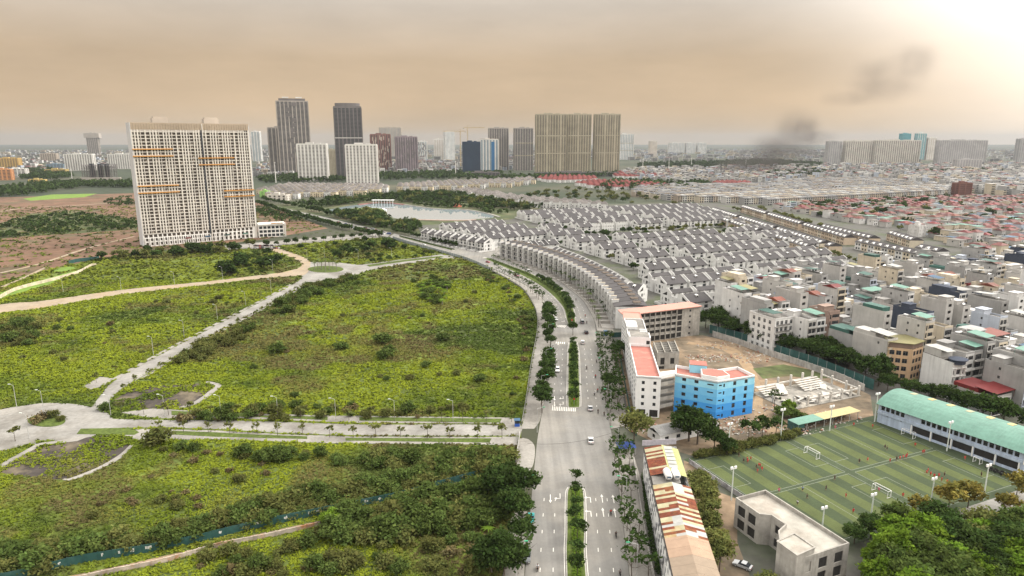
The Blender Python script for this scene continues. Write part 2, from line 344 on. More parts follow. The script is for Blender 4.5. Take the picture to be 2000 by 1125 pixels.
sheet('west_road', crom(gp([(60, 800), (0, 812), (-120, 838), (-300, 880)]))+crom(gp([(-300, 950), (-120, 915), (0, 882), (70, 866)])), Z2+0.009, M_concroad)
E_ = lambda cx, cy, rx, ry, n=28: [(cx+rx*cos(2*pi*i/n), cy+ry*sin(2*pi*i/n)) for i in range(n)]
sheet('roundabout_apron', gp(E_(105, 824, 118, 37)), Z2+0.011, M_concroad)
RB1 = gp(E_(91, 822, 37, 12)); slab('roundabout_island', RB1, 0, 0.2, M_lawn)
# palm roundabout by the tower
sheet('palm_roundabout', gp([(585, 547), (592, 530), (606, 512), (650, 512), (700, 517), (716, 516), (862, 497), (884, 500), (893, 506), (862, 505), (760, 521), (715, 530), (688, 540), (640, 547), (600, 556)]), Z2+0.012, M_concroad)
RB2 = gp(E_(636, 526, 35, 6.5)); slab('palm_island', RB2, 0, 0.2, M_lawn)
slab('link_median', gp([(716, 518), (780, 509), (861, 500), (867, 502), (790, 511), (722, 521)]), 0, 0.2, M_lawn)
sheet('sandy_track', crom(gp([(-300, 640), (0, 595), (80, 588), (240, 566), (400, 550), (520, 536), (560, 530), (588, 520), (580, 508), (545, 494), (515, 486), (498, 481)]))+crom(gp([(515, 478), (560, 490), (600, 506), (606, 518), (596, 536), (560, 540), (520, 543), (400, 557), (240, 575), (80, 602), (0, 612), (-300, 664)])), Z2+0.018, M_dirtroad)
# broken pavement strips along those roads, with grass verges between
slab('verge_pavement', gp([(430, 806), (640, 812), (1000, 816), (1005, 822), (1000, 828), (700, 826), (500, 819), (300, 817), (235, 806), (300, 798)]), 0, 0.1, M_pave)
slab('verge_grass', gp([(335, 803), (480, 808), (505, 812), (640, 814.5), (640, 821), (500, 815), (335, 811)]), 0, 0.17, M_lawn)
slab('verge_grass_east', gp([(702, 815), (980, 818.5), (976, 826), (702, 822)]), 0, 0.17, M_lawn)
slab('verge_pavement_south', gp([(200, 842), (270, 838), (420, 841), (560, 849), (700, 853), (1005, 854), (1005, 870), (900, 868), (640, 866), (420, 858), (270, 860), (240, 850)]), 0, 0.1, M_pave)
slab('verge_grass_south', gp([(335, 842), (420, 845), (490, 849), (600, 853), (600, 858), (420, 853.5), (335, 849)]), 0, 0.17, M_lawn)
slab('verge_grass_southeast', gp([(675, 856), (960, 857), (956, 865), (675, 861)]), 0, 0.17, M_lawn)
slab('verge_grass_corner', gp([(158, 838), (258, 836), (272, 845), (262, 850), (150, 848)]), 0, 0.17, M_lawn)
slab('pavement_wedge', gp([(160, 756), (196, 736), (225, 740), (205, 752), (180, 762)]), 0, 0.1, M_pave)
slab('roundabout_pavement', gp([(-60, 815), (20, 796), (100, 787), (115, 790), (60, 799), (-40, 822)]), 0, 0.1, M_pave)
slab('roundabout_pavement_south', gp([(62, 868), (130, 858), (165, 851), (180, 850), (150, 862), (75, 870)]), 0, 0.1, M_pave)
# basement pits with their concrete rims
PIT1_PX = [(215, 785), (265, 757), (330, 752), (380, 750), (410, 745), (430, 752), (420, 762), (388, 785), (355, 798), (300, 800), (240, 798)]
PIT2_PX = [(0, 910), (75, 872), (130, 858), (200, 850), (255, 858), (258, 870), (235, 892), (190, 915), (140, 935), (110, 937), (40, 930), (0, 925)]
sheet('basement_pit', gp(PIT1_PX), Z2+0.004, M_pitfloor); sheet('basement_pit_south', gp(PIT2_PX), Z2+0.004, M_pitfloor)
slab('pit_rim', crom(gp([(405, 745), (432, 752), (418, 767), (388, 788), (352, 799)]))+crom(gp([(348, 797), (380, 785), (408, 765), (420, 754), (400, 748)])), 0, 0.22, M_pave)
slab('pit_rim_south', crom(gp([(122, 938), (142, 938), (193, 918), (238, 894), (262, 868)]))+crom(gp([(256, 868), (232, 890), (190, 914), (140, 934), (124, 936)])), 0, 0.22, M_pave)
slab('pit_rim_west', gp([(0, 908), (72, 868), (80, 871), (4, 913)]), 0, 0.22, M_pave)
# little paved plots by the boulevard gate
slab('gate_plot', gp([(985, 818), (1018, 818), (1016, 836), (985, 836)]), 0, 0.12, M_pave); slab('gate_plot_south', gp([(980, 853), (1012, 853), (1010, 872), (985, 866)]), 0, 0.12, M_pave)

# road paint ------------------------------------------------------
def dashes(name, line, step, length, w, z):
    mb = MB(); pts = resample(line, step)
    for a, b in zip(pts, pts[1:]):
        d = Vector((b[0]-a[0], b[1]-a[1])); d.normalize(); n = Vector((-d.y, d.x))*w/2; e = Vector(a)+d*length; a = Vector(a)
        mb.quad((*(a-n), z), (*(e-n), z), (*(e+n), z), (*(a+n), z))
    return stuff(mb.build(name, M_paint))
def solid(name, line, w, z):
    a = offset(line, w/2); b = offset(line, -w/2); mb = MB()
    for i in range(len(line)-1): mb.quad((*b[i], z), (*b[i+1], z), (*a[i+1], z), (*a[i], z))
    return stuff(mb.build(name, M_paint))
def lerp_line(a, b, t): return [(p[0]+(q[0]-p[0])*t, p[1]+(q[1]-p[1])*t) for p, q in zip(a, b)]
def even(line, n=60):
    d = [0]
    for a, b in zip(line, line[1:]): d.append(d[-1]+hypot(b[0]-a[0], b[1]-a[1]))
    out = []
    for k in range(n):
        t = d[-1]*k/(n-1); i = 0
        while i < len(d)-2 and d[i+1] < t: i += 1
        u = (t-d[i])/((d[i+1]-d[i]) or 1); out.append((line[i][0]+(line[i+1][0]-line[i][0])*u, line[i][1]+(line[i+1][1]-line[i][1])*u))
    return out
def seg(line, y0, y1): return [p for p in line if y0 <= p[1] <= y1]
KL = resample(kl, 1.0); KR = resample(kr, 1.0)
ZP = Z2+0.03
for nm, (y0, y1), (ma, mb_) in (('near', (60, 185), MED[0]), ('middle', (240, 330), MED[1]), ('far', (372, 520), MED[2])):
    l = even(seg(KL, y0, y1)); r = even(seg(KR, y0, y1)); a = even(seg(resample(ma, 1.0), y0, y1)); b = even(seg(resample(mb_, 1.0), y0, y1))
    if len(a) < 2 or len(b) < 2: continue
    for t, s in ((0.36, 'outer'), (0.68, 'inner')):
        dashes('lane_dash_%s' % s, lerp_line(l, a, t), 8.0, 1.6, 0.17, ZP); dashes('lane_dash_%s' % s, lerp_line(r, b, t), 8.0, 1.6, 0.17, ZP)
    solid('edge_line', offset(a, 0.35), 0.15, ZP); solid('edge_line', offset(b, -0.35), 0.15, ZP)
def zebra(name, pa, pb, n, length):
    """a crossing of bars from pixel pa to pixel pb"""
    a = G(*pa); b = G(*pb); mb = MB(); d = (b-a); s = d.length/n; d.normalize(); f = Vector((-d.y, d.x, 0))
    for i in range(n):
        p = a+d*(s*i); q = p+d*s*0.42; r_ = f*length
        mb.quad((p.x, p.y, ZP+0.004), (q.x, q.y, ZP+0.004), (q.x+r_.x, q.y+r_.y, ZP+0.004), (p.x+r_.x, p.y+r_.y, ZP+0.004))
    return stuff(mb.build(name, M_paint))
zebra('zebra_crossing', (1078, 802), (1126, 804), 14, 4.0); zebra('zebra_crossing_far', (1082, 638), (1104, 640), 8, 4.5); zebra('zebra_crossing_fork', (1085, 671), (1105, 672), 5, 3)
def arrow(name, px, turn, rz):
    p = G(*px); mb = MB(); z = 0
    if turn == 0: mb.quad((-.11, -2.2, z), (.11, -2.2, z), (.11, 1, z), (-.11, 1, z)).add([(-.42, 1, z), (.42, 1, z), (0, 2.4, z)], [(0, 1, 2)])
    else:
        s = turn
        mb.quad((-.11, -2.2, z), (.11, -2.2, z), (.11, .6, z), (-.11, .6, z)).quad((0, .35, z), (s*1.0, .35, z), (s*1.0, .7, z), (0, .7, z)).add([(s*1.0, 0, z), (s*1.0, 1.1, z), (s*1.7, .5, z)], [(0, 1, 2)])
    for i, f in enumerate(mb.f):
        pass
    return stuff(mb.build(name, M_paint, None, (p.x, p.y, ZP+0.006), rz))
for px, t in (((1154, 1001), -1), ((1178, 1001), 0), ((1201, 1002), 0), ((1153, 974), -1), ((1176, 974), 0), ((1198, 975), 0)): arrow('lane_arrow', px, t, -0.05)
for px, t in (((1075, 974), 0), ((1094, 972), 1), ((1083, 789), 0), ((1100, 789), 1), ((1083, 778), 0), ((1100, 778), 1), ((1102, 628), 1), ((1090, 671), 0)): arrow('lane_arrow', px, t, pi-0.05)
# lake
LAKE = crom(gp([(640, 410), (690, 401), (745, 397), (800, 400), (850, 408), (905, 410), (945, 416), (965, 424), (930, 428), (880, 430), (800, 428), (770, 426), (757, 419), (750, 412), (700, 413), (650, 414), (640, 410)]), 6)
sheet('park_ground', gp([(500, 404), (640, 390), (760, 378), (880, 375), (1000, 392), (1060, 404), (1020, 424), (962, 434), (815, 440), (822, 458), (760, 452), (640, 423)]), 0.024, mat('park_lawn', (0.06, .075, .028), .95, .35, .08, .3, .02, (0.11, .10, .055), .56))
sheet('lake', LAKE, 0.06, M_water)
# green crop plots and pale tracks in the upper-left waste ground
M_crop = mat('crop_green', (0.13, 0.21, 0.03), 0.95, 0.3, 0.3, 0.2, 0.05)
M_scrub = mat('scrub_ground', (0.07, 0.085, 0.03), 0.95, 0.4, 0.2, 0.3, 0.03, (0.13, 0.10, 0.05), 0.56)
sheet('crop_plot', gp([(0, 572), (60, 552), (100, 541), (150, 528), (145, 535), (90, 558), (20, 578), (0, 585)]), Z2, M_crop)
sheet('crop_plot_upper', gp([(105, 527), (130, 521), (150, 522), (140, 529), (100, 534)]), Z2+0.004, M_crop)
sheet('far_crop_plot', gp([(45, 388), (100, 380), (190, 378), (165, 385), (60, 392)]), Z2, M_crop)
sheet('scrub_belt', gp([(-200, 470), (0, 436), (60, 418), (140, 412), (262, 428), (268, 448), (150, 456), (40, 462), (-200, 490)]), Z2-0.006, M_scrub)
for nm, pts, w in (('cart_track', [(0, 533), (60, 520), (110, 505), (160, 488), (220, 472), (262, 462)], 3.5), ('cart_track_far', [(0, 413), (50, 406), (130, 402), (230, 396)], 5), ('cart_track_lower', [(0, 562), (50, 541), (90, 522)], 3)):
    c = crom(gp(pts)); a = offset(c, w/2); b = offset(c, -w/2); sheet(nm, a+b[::-1], Z2+0.008, M_dirtroad)
# ================================================================ building kit
M_glass = mat('window_glass', (0.022, 0.026, 0.031), 0.2, 0.2, 0.3, spec=0.3, rnd=0.35)
M_dark = mat('dark_opening', (0.03, 0.028, 0.026), 0.9, 0.3, 0.5)
M_frame = mat('window_frame', (0.20, 0.19, 0.18), 0.6, 0.1, 1)
M_whiteframe = mat('window_frame_white', (0.68, 0.67, 0.64), 0.6, 0.1, 1)
M_conc = mat('bare_concrete', (0.36, 0.34, 0.305), 0.92, 0.16, 0.7, 0.14, 0.12, (0.27, 0.255, 0.23), 0.57, streak=0.25)
M_concroof = mat('concrete_roof', (0.38, 0.36, 0.315), 0.95, 0.12, 0.6, 0.15, 0.1, (0.30, 0.27, 0.23), 0.56)
M_gravelroof = mat('grey_roof_screed', (0.185, 0.175, 0.16), 0.95, 0.18, 0.6, 0.2, 0.1, (0.25, 0.235, 0.21), 0.57)
M_steel = mat('tank_steel', (0.62, 0.62, 0.62), 0.3, 0.08, 2.0, metal=0.75)
M_metalgrey = mat('galvanised_post', (0.48, 0.48, 0.47), 0.5, 0.1, 1.0, metal=0.3)
M_polewhite = mat('pale_post_paint', (0.62, 0.66, 0.62), 0.6, 0.08, 1.0)
def corr(name, color, var=0.1, color2=None, thr=0.55, scale2=0.12, pitch=3.0, rnd=0.0, axis=None):
    return mat(name, color, 0.6, var, 0.9, 0.08, scale2, color2, thr, rnd=rnd)
M_green = corr('green_sheet', (0.035, 0.095, 0.078), rnd=0.25); M_greenpale = corr('pale_green_sheet', (0.125, 0.25, 0.198), 0.12, (0.105, 0.215, 0.17), 0.55)
M_redsheet = corr('red_sheet', (0.14, 0.019, 0.019), rnd=0.25); M_redtile = corr('red_roof_tile', (0.105, 0.024, 0.019), 0.25, rnd=0.4)
M_oratile = corr('orange_roof_tile', (0.16, 0.045, 0.026), 0.2, rnd=0.25)
M_bluesheet = corr('blue_sheet', (0.035, 0.085, 0.15), rnd=0.2); M_yelsheet = corr('yellow_sheet', (0.23, 0.21, 0.10), 0.15, rnd=0.15)
M_pinkroof = mat('pink_roof_membrane', (0.50, 0.255, 0.205), 0.85, 0.06, 0.7, 0.08, 0.1)
M_redroof = mat('red_roof_membrane', (0.38, 0.145, 0.115), 0.85, 0.08, 0.7, 0.1, 0.15, (0.43, 0.20, 0.155), 0.6)
_win = {}
def win_mesh(w, h, style='dark'):
    k = (round(w, 2), round(h, 2), style)
    if k in _win: return _win[k]
    mb = MB(); d = 0.22
    mb.quad((0, d, 0), (w, d, 0), (w, d, h), (0, d, h), 0)
    t = 0.07
    if style != 'open':
        for x0, x1, z0, z1 in ((0, w, 0, t), (0, w, h-t, h), (0, t, t, h-t), (w-t, w, t, h-t)): mb.box(x0, x1, d-0.08, d-0.005, z0, z1, 1)
        nx = max(1, int(round(w/1.0)))
        for i in range(1, nx): mb.box(w*i/nx-0.03, w*i/nx+0.03, d-0.06, d-0.005, t, h-t, 1)
        if h > 1.7: mb.box(t, w-t, d-0.06, d-0.005, h*0.68-0.03, h*0.68+0.03, 1)
    me = mb.mesh('window', [M_dark if style == 'open' else M_glass, M_whiteframe if style == 'white' else M_frame]); _win[k] = me
    return me
def facade(mb, o, ux, Wd, z0, z1, ops, depth=0.25, mi=0):
    """wall from point o along unit ux (outside on the right hand), with openings cut through and reveals turned in"""
    n = (ux[1], -ux[0])
    xs = sorted({0.0, Wd} | {q for r in ops for q in r[:2]}); zs = sorted({z0, z1} | {q for r in ops for q in r[2:4]})
    P = lambda x, z, d=0.0: (o[0]+ux[0]*x-n[0]*d, o[1]+ux[1]*x-n[1]*d, z)
    for a, b in zip(xs, xs[1:]):
        run = None
        for c, d in zip(zs, zs[1:]):
            hole = any(r[0] <= a+1e-6 and b-1e-6 <= r[1] and r[2] <= c+1e-6 and d-1e-6 <= r[3] for r in ops)
            if hole:
                if run is not None: mb.quad(P(a, run), P(b, run), P(b, c), P(a, c), mi); run = None
            elif run is None: run = c
        if run is not None: mb.quad(P(a, run), P(b, run), P(b, zs[-1]), P(a, zs[-1]), mi)
    for a, b, c, d in (r[:4] for r in ops):
        mb.quad(P(a, c), P(b, c), P(b, c, depth), P(a, c, depth), mi); mb.quad(P(a, d, depth), P(b, d, depth), P(b, d), P(a, d), mi)
        mb.quad(P(a, c, depth), P(a, d, depth), P(a, d), P(a, c), mi); mb.quad(P(b, c), P(b, d), P(b, d, depth), P(b, c, depth), mi)
def ccw(poly):
    n = len(poly); a = sum(poly[i][0]*poly[(i+1) % n][1]-poly[(i+1) % n][0]*poly[i][1] for i in range(n))
    return list(poly) if a > 0 else list(poly)[::-1]
def shell(root, poly, z0, z1, ops, wall_m, style='dark', name='wall', matfn=None, win_name='window', win_parent=None):
    """walls round a CCW polygon, ops = {edge: [(x0, x1, z0, z1[, style])]}; each window becomes a part"""
    mb = MB(); n = len(poly)
    for i in range(n):
        a, b = poly[i], poly[(i+1) % n]; l = hypot(b[0]-a[0], b[1]-a[1]); ux = ((b[0]-a[0])/l, (b[1]-a[1])/l)
        o_ = [r for r in ops.get(i, []) if r[0] > 0.02 and r[1] < l-0.02]
        facade(mb, a, ux, l, z0, z1, o_)
        for r in o_:
            w = link(win_name, win_mesh(r[1]-r[0], r[3]-r[2], r[4] if len(r) > 4 else style), win_parent or root, (a[0]+ux[0]*r[0], a[1]+ux[1]*r[0], r[2]), atan2(ux[1], ux[0]))
    o = mb.build(name, wall_m if isinstance(wall_m, (list, tuple)) else [wall_m], root)
    return o
def flat_roof(root, poly, z, m, par_h=0.9, par_t=0.25, par_m=None, name='roof'):
    """roof deck set a little below a parapet"""
    mb = MB(); P = ccw(poly); n = len(P); mb.add([(p[0], p[1], z) for p in P], [tuple(range(n))])
    o = mb.build(name, m, root)
    if par_h:
        inn = inset(P, par_t); mb = MB()
        for i in range(n):
            j = (i+1) % n; a, b, c, d = P[i], P[j], inn[j], inn[i]; z1 = z+par_h
            mb.quad((*a, z+0.003), (*b, z+0.003), (*b, z1), (*a, z1)); mb.quad((*b, z1), (*c, z1), (*d, z1), (*a, z1)); mb.quad((*c, z+0.003), (*d, z+0.003), (*d, z1), (*c, z1))
        mb.build('parapet', par_m or m, root)
    return o
def inset(P, t):
    n = len(P); out = []
    for i in range(n):
        a, b, c = Vector(P[i-1]), Vector(P[i]), Vector(P[(i+1) % n])
        d1 = (b-a).normalized(); d2 = (c-b).normalized(); n1 = Vector((-d1.y, d1.x)); n2 = Vector((-d2.y, d2.x)); m = n1+n2
        m = m/max(m.dot(n1), 0.2) if m.length > 1e-6 else n1
        out.append((b.x+m.x*t, b.y+m.y*t))
    return out
def grid_ops(l, z0, floors, fh, cols, w, h, sill, margin=0.6, style=None, skip=()):
    """regular openings across a wall of length l"""
    out = []; s = (l-2*margin)/cols
    for f in range(floors):
        for c in range(cols):
            if (f, c) in skip: continue
            x = margin+s*(c+0.5); r = (x-w/2, x+w/2, z0+f*fh+sill, z0+f*fh+sill+h)
            out.append(r+((style,) if style else ()))
    return out
THETA = radians(23.5); E1 = Vector((cos(THETA), sin(THETA), 0)); E2 = Vector((sin(THETA), -cos(THETA), 0))
def tank_mesh():
    if 'tank' in _win: return _win['tank']
    mb = MB(); mb.cyl((-0.8, 0, 1.0), (0.8, 0, 1.0), 0.5, 0.5, 10)
    mb.cyl((-0.8, 0, 1.0), (-0.95, 0, 1.0), 0.5, 0.2, 10).cyl((0.8, 0, 1.0), (0.95, 0, 1.0), 0.5, 0.2, 10)
    for x in (-0.6, 0.6):
        for y in (-0.4, 0.4): mb.cyl((x, y, 0), (x, y*0.8, 0.7), 0.04, 0.04, 4)
    _win['tank'] = mb.mesh('water_tank', M_steel); return _win['tank']
# ================================================================ school and building site
M_blue = [mat('blue_paint_%s' % n, c, 0.7, 0.04, 0.4, 0.05, 0.2) for n, c in (('lowest', (0.04, 0.26, 0.68)), ('low', (0.06, 0.32, 0.74)), ('middle', (0.14, 0.47, 0.80)), ('high', (0.18, 0.52, 0.82)), ('top', (0.30, 0.66, 0.84)))]
M_panelgrey = mat('facade_panel_grey', (0.30, 0.305, 0.32), 0.7, 0.15, 0.6)
M_sitedirt = mat('site_dirt', (0.225, 0.162, 0.105), 0.97, 0.3, 0.3, 0.3, 0.05, (0.145, 0.115, 0.08), 0.52, bump=0.6)
M_sitepath = mat('site_track', (0.29, 0.205, 0.125), 0.97, 0.15, 0.4, 0.15, 0.1)
M_rubble = mat('rubble', (0.42, 0.385, 0.34), 0.95, 0.3, 0.8, rnd=0.3)
SITE_PX = [(1292, 872), (1232, 842), (1222, 780), (1205, 690), (1230, 660), (1372, 655), (1430, 668), (1500, 690), (1580, 718), (1640, 742), (1700, 772), (1706, 812), (1660, 822), (1570, 838), (1500, 858), (1420, 884), (1350, 890)]
sheet('site_ground', gp(SITE_PX), 0.05, M_sitedirt)
sheet('site_track', crom(gp([(1500, 845), (1478, 818), (1470, 795), (1474, 760), (1440, 705), (1400, 680), (1340, 672)]))+crom(gp([(1345, 668), (1420, 676), (1462, 702), (1488, 760), (1490, 790), (1500, 815), (1530, 842)])), 0.065, M_sitepath)
sheet('site_grass', gp([(1470, 720), (1530, 712), (1580, 722), (1630, 738), (1590, 740), (1540, 735), (1490, 740)]), 0.07, M_scrub)

# --- white block along the road
def white_block():
    A = Vector((45.7, 231.6)); B = Vector((54.4, 230.0)); dirv = Vector((0.105, 0.9945)); Lr = 94.0
    C_ = B+dirv*Lr; D_ = A+dirv*Lr
    t = thing('white_school_block', 'long white five-storey school block with stepped grey facade panels beside the road', 'school', (0, 0, 0))
    poly = [tuple(A), tuple(B), tuple(C_), tuple(D_)]
    z1 = 15.6
    ops = {}
    ops[0] = [(2.0, 3.1, 3.6+f*2.75+0.9, 3.6+f*2.75+2.2) for f in range(4)]+[(6.2, 7.3, 3.6+f*2.75+0.9, 3.6+f*2.75+2.2) for f in range(4)]+[(0.7, 3.7, 0.15, 3.0, 'open'), (5.2, 8.2, 0.15, 3.0, 'open')]
    l1 = Lr
    ops[1] = [r for f in range(5) for r in grid_ops(l1, 0.3+f*3.0, 1, 3, 22, 2.6, 1.7, 0.9, style='open')]
    w = shell(t, poly, 0, z1, ops, M_white)
    # roof 1 (red deck), then a raised stair head, then grey deck, then pink
    def pt(s, across): p = A+(B-A)*across+dirv*s; return (p.x, p.y)
    flat_roof(t, [pt(0, 0), pt(0, 1), pt(40, 1), pt(40, 0)], z1-0.6, M_redroof, 0.95, 0.3, M_white)
    mb = MB(); mb.prism([pt(40, 0.0), pt(40, 1.0), pt(47.5, 1.0), pt(47.5, 0)], z1-0.6, z1+3.4); hd = mb.build('stair_head', M_white, t)
    MB().prism([pt(39.94, 0.80), pt(39.94, 0.96), pt(40.1, 0.96), pt(40.1, 0.80)], z1-0.5, z1+1.9).build('door', M_dark, hd)
    flat_roof(t, [pt(47.5, 0), pt(47.5, 1), pt(78, 1), pt(78, 0)], z1+0.9, M_gravelroof, 0.5, 0.25, M_white, 'rear_roof')
    MB().prism([pt(40.2, 0.05), pt(40.2, .95), pt(47.3, .95), pt(47.3, 0.05)], z1+3.403, z1+3.5).build('stair_head_roof', M_gravelroof, t)
    MB().prism([pt(60, 0.0), pt(60, 0.55), pt(70, 0.55), pt(70, 0)], z1+0.95, z1+2.4).build('roof_house', M_white, t)
    for k in range(2):
        u = pt(52+k*2.6, 0.75); MB().box(-1.3, 1.3, -1, 1, z1+0.95, z1+2.7).build('water_tank', M_steel, t, (u[0], u[1], 0), -0.1)
    flat_roof(t, [pt(78, 0), pt(78, 1), pt(Lr, 1), pt(Lr, 0)], z1+0.2, M_pinkroof, 0.3, 0.2, M_pinkroof, 'pink_roof')
    # stepped grey panels on the road facade, each a piece
    ax = -dirv; me = {}
    for row in range(14):
        for c in range(42):
            if (c*5+row*3) % 7 >= 3: continue
            s = 2+c*2.15; z = 2.9+row*0.88
            if z+0.8 > z1-0.5: continue
            big = 0.8
            if 'p' not in me:
                me['p'] = MB().box(0, 1.9, -0.06, 0.0, 0, big).mesh('facade_panel', M_panelgrey)
            p = A+dirv*s
            if row % 1 == 0 and (c+row) % 2 == 0: link('facade_panel', me['p'], t, (p.x-0.02*0.9945, p.y, z), atan2(-dirv.y, -dirv.x))
    return t, A, B, C_, D_, dirv
WB, WA, WBp, WC, WD, WDIR = white_block()

# --- concrete wing at its far end
def concrete_wing():
    t = thing('concrete_school_wing', 'bare concrete five-storey school wing with open galleries and pink roof', 'school')
    a = Vector((63.5, 323.0)); l = 38.5; u = Vector((E1.x, E1.y)); n = Vector((-u.y, u.x)); d = 9.5
    poly = [tuple(a), tuple(a+u*l), tuple(a+u*l+n*d), tuple(a+n*d)]
    z1 = 15.5; ops = {0: []}
    for f in range(5):
        for c in range(7):
            x = 0.35+c*3.3; ops[0].append((x, x+2.95, f*3.05+(0.25 if f == 0 else 1.1), f*3.05+2.75, 'open'))
        ops[0].append((24.0, 26.9, f*3.05+0.35, f*3.05+2.85, 'open')); ops[0].append((31.5, 32.6, f*3.05+1.0, f*3.05+2.2, 'dark'))
    ops[0] = [r for r in ops[0] if r[0] != 23.45]
    shell(t, poly, 0, z1, ops, M_conc)
    for c in range(8): MB().box(-0.18, 0.18, -0.42, -0.003, 0, z1-0.2).build('column', M_conc, t, (*(a+u*(0.18+c*3.3)), 0), THETA)
    for f in range(1, 5): MB().box(0.4, 23.2, -0.4, -0.004, f*3.05-0.2, f*3.05).build('gallery_slab', M_conc, t, (*a, 0), THETA)
    pk = ccw([tuple(a+u*-0.5-n*0.9), tuple(a+u*(l+.3)-n*0.9), tuple(a+u*(l+.3)+n*(d+.3)), tuple(a+n*(d+.3)+u*-6), tuple(a+u*-8.6+n*2)])
    MB().prism(pk, z1, z1+0.35).build('roof', M_pinkroof, t)
    return t
concrete_wing()

# --- blue block
def blue_block():
    t = thing('blue_school_block', 'angled five-storey school block painted in bands of blue, palest at top', 'school')
    p = [(61.1, 236.0), (74.6, 228.2), (90.2, 234.3), (87.0, 244.0), (75.0, 239.5), (63.6, 246.0)]
    H = 14.6; fh = H/5
    opsl = [(2.6, 4.1, 1.1, 2.5), (7.2, 8.7, 1.1, 2.5), (11.9, 14.2, 1.2, 1.8)]; opsr = [(0.6, 2.0, 1.2, 1.8), (2.6, 3.3, 0.6, 2.0), (7.0, 8.4, 0.7, 2.5), (12.2, 13.6, 0.8, 2.6)]
    for f in range(5):
        ops = {0: [(a, b, f*fh+c, f*fh+d) for a, b, c, d in opsl], 1: [(a, b, f*fh+c, f*fh+d) for a, b, c, d in opsr], 4: grid_ops(13.1, f*fh, 1, fh, 4, 1.4, 1.4, 1.0)}
        shell(t, p, f*fh, (f+1)*fh, ops, M_blue[f], name='wall_band')
    flat_roof(t, p, H-0.55, M_redroof, 1.1, 0.3, M_white)
    a = Vector(p[0])+(Vector(p[1])-Vector(p[0]))*0.62; MB().prism([tuple(a+Vector((0.3, 0.4))), (74.6, 228.9), (79.8, 231.0), (79.0, 236.6), (75, 238.2), (71, 238)], H-0.5, H+1.7).build('stair_head', M_white, t)
    MB().prism([tuple(a+Vector((0.6, 0.7))), (74.6, 229.3), (79.4, 231.2), (78.7, 236.2), (75, 237.8), (71.3, 237.6)], H+1.703, H+1.8).build('stair_head_roof', M_redroof, t)
    MB().prism([(67.5, 240.2), (73.5, 238.6), (74.5, 243.6), (68.6, 245.2)], H-0.5, H+2.6).build('lift_head', M_blue[4], t)
    MB().prism([(67.4, 240.1), (73.6, 238.5), (74.6, 243.7), (68.5, 245.3)], H+2.603, H+2.75).build('lift_head_roof', M_redroof, t)
blue_block()
# --- open galleries joining the two
t = thing('gallery_link', 'open concrete galleries bridging the white and blue school blocks', 'walkway')
for f in range(1, 6):
    z = f*2.92; MB().prism([(54.75, 233.0), (60.9, 236.3), (62.2, 241.5), (55.2, 239.0)], z-0.35, z).build('gallery_slab', M_conc if f < 5 else M_white, t)
    MB().prism([(54.8, 232.7), (60.95, 236.0), (60.9, 236.25), (54.76, 232.95)], z-0.4, z+0.95).build('balustrade', M_white if f == 5 else M_conc, t)
# --- concrete hall with open roof beams
t = thing('concrete_annexe', 'low bare concrete hall with an open grid of roof beams behind the white block', 'building')
pA = [tuple(G(1283, 722)[:2]), tuple(G(1325, 719)[:2]), tuple((G(1325, 719)+Vector((2, 17, 0)))[:2]), tuple((G(1283, 722)+Vector((1.5, 17, 0)))[:2])]
shell(t, pA, 0, 7.5, {0: [(1.5, 3.5, 2.2, 5.4, 'open'), (6.2, 8.2, 2.2, 5.0, 'open'), (0.8, 3.4, 0.1, 1.5, 'open')]}, M_conc)
MB().add([(p[0], p[1], 6.4) for p in pA], [(0, 1, 2, 3)]).build('roof', M_gravelroof, t)
for k in range(4):
    q = [Vector(pA[0])+(Vector(pA[1])-Vector(pA[0]))*(k/3*0.97+0.0), Vector(pA[3])+(Vector(pA[2])-Vector(pA[3]))*(k/3*0.97+0.0)]
    MB().prism([(q[0].x, q[0].y+.1), (q[0].x+.35, q[0].y+.1), (q[1].x+.35, q[1].y-.1), (q[1].x, q[1].y-.1)], 6.5, 7.9).build('beam', M_concroof, t)
for k in range(5):
    s = (k+0.2)/5; q = [Vector(pA[0]).lerp(Vector(pA[3]), s), Vector(pA[1]).lerp(Vector(pA[2]), s)]
    MB().prism([(q[0].x+.1, q[0].y), (q[1].x-.1, q[1].y), (q[1].x-.1, q[1].y+.3), (q[0].x+.1, q[0].y+.3)], 6.45, 7.6).build('cross_beam', M_conc, t)

# --- ruined stand: posts, tilted terraces, slab
M_ruin = mat('weathered_concrete', (0.50, 0.475, 0.43), 0.95, 0.18, 0.7, 0.15, 0.2)
M_ruinfloor = mat('ruin_floor', (0.24, 0.225, 0.20), 0.95, 0.25, 0.4, 0.2, 0.1, (0.36, 0.33, 0.28), 0.57)
t = thing('ruined_stand', 'half-demolished concrete stand of posts, beams and tilted terrace slabs on the site', 'ruin')
ro = Vector((98.6, 252.0)); ru = Vector((E1.x, E1.y)); rn = Vector((-ru.y, ru.x))
RP = lambda s, q: tuple(ro+ru*s-rn*q)
MB().prism([RP(0, -3), RP(38, -3), RP(38, 17), RP(0, 17)], 0.09, 0.25).build('floor', M_ruinfloor, t)
posts = [(s, -2.4) for s in (0, 6.5, 13, 20, 26.5, 32)]+[(s, 16) for s in (10, 16, 22, 28, 33, 37.5)]+[(37.5, 3), (37.5, 10), (37.5, -2.4), (0.5, 8), (4, 15)]
for s, q in posts: MB().box(-.35, .35, -.35, .35, 0.2, 5.2 if q < 0 else 4.2).build('post', M_ruin, t, (*RP(s, q), 0), THETA)
for s0, s1, q, z in ((0, 32, -2.4, 2.2), (9, 37.5, 16, 2.6)): MB().box(s0+0.36, s1-0.36, -.25, .25, z, z+0.6).build('beam', M_ruin, t, (*(ro-rn*q), 0), THETA)
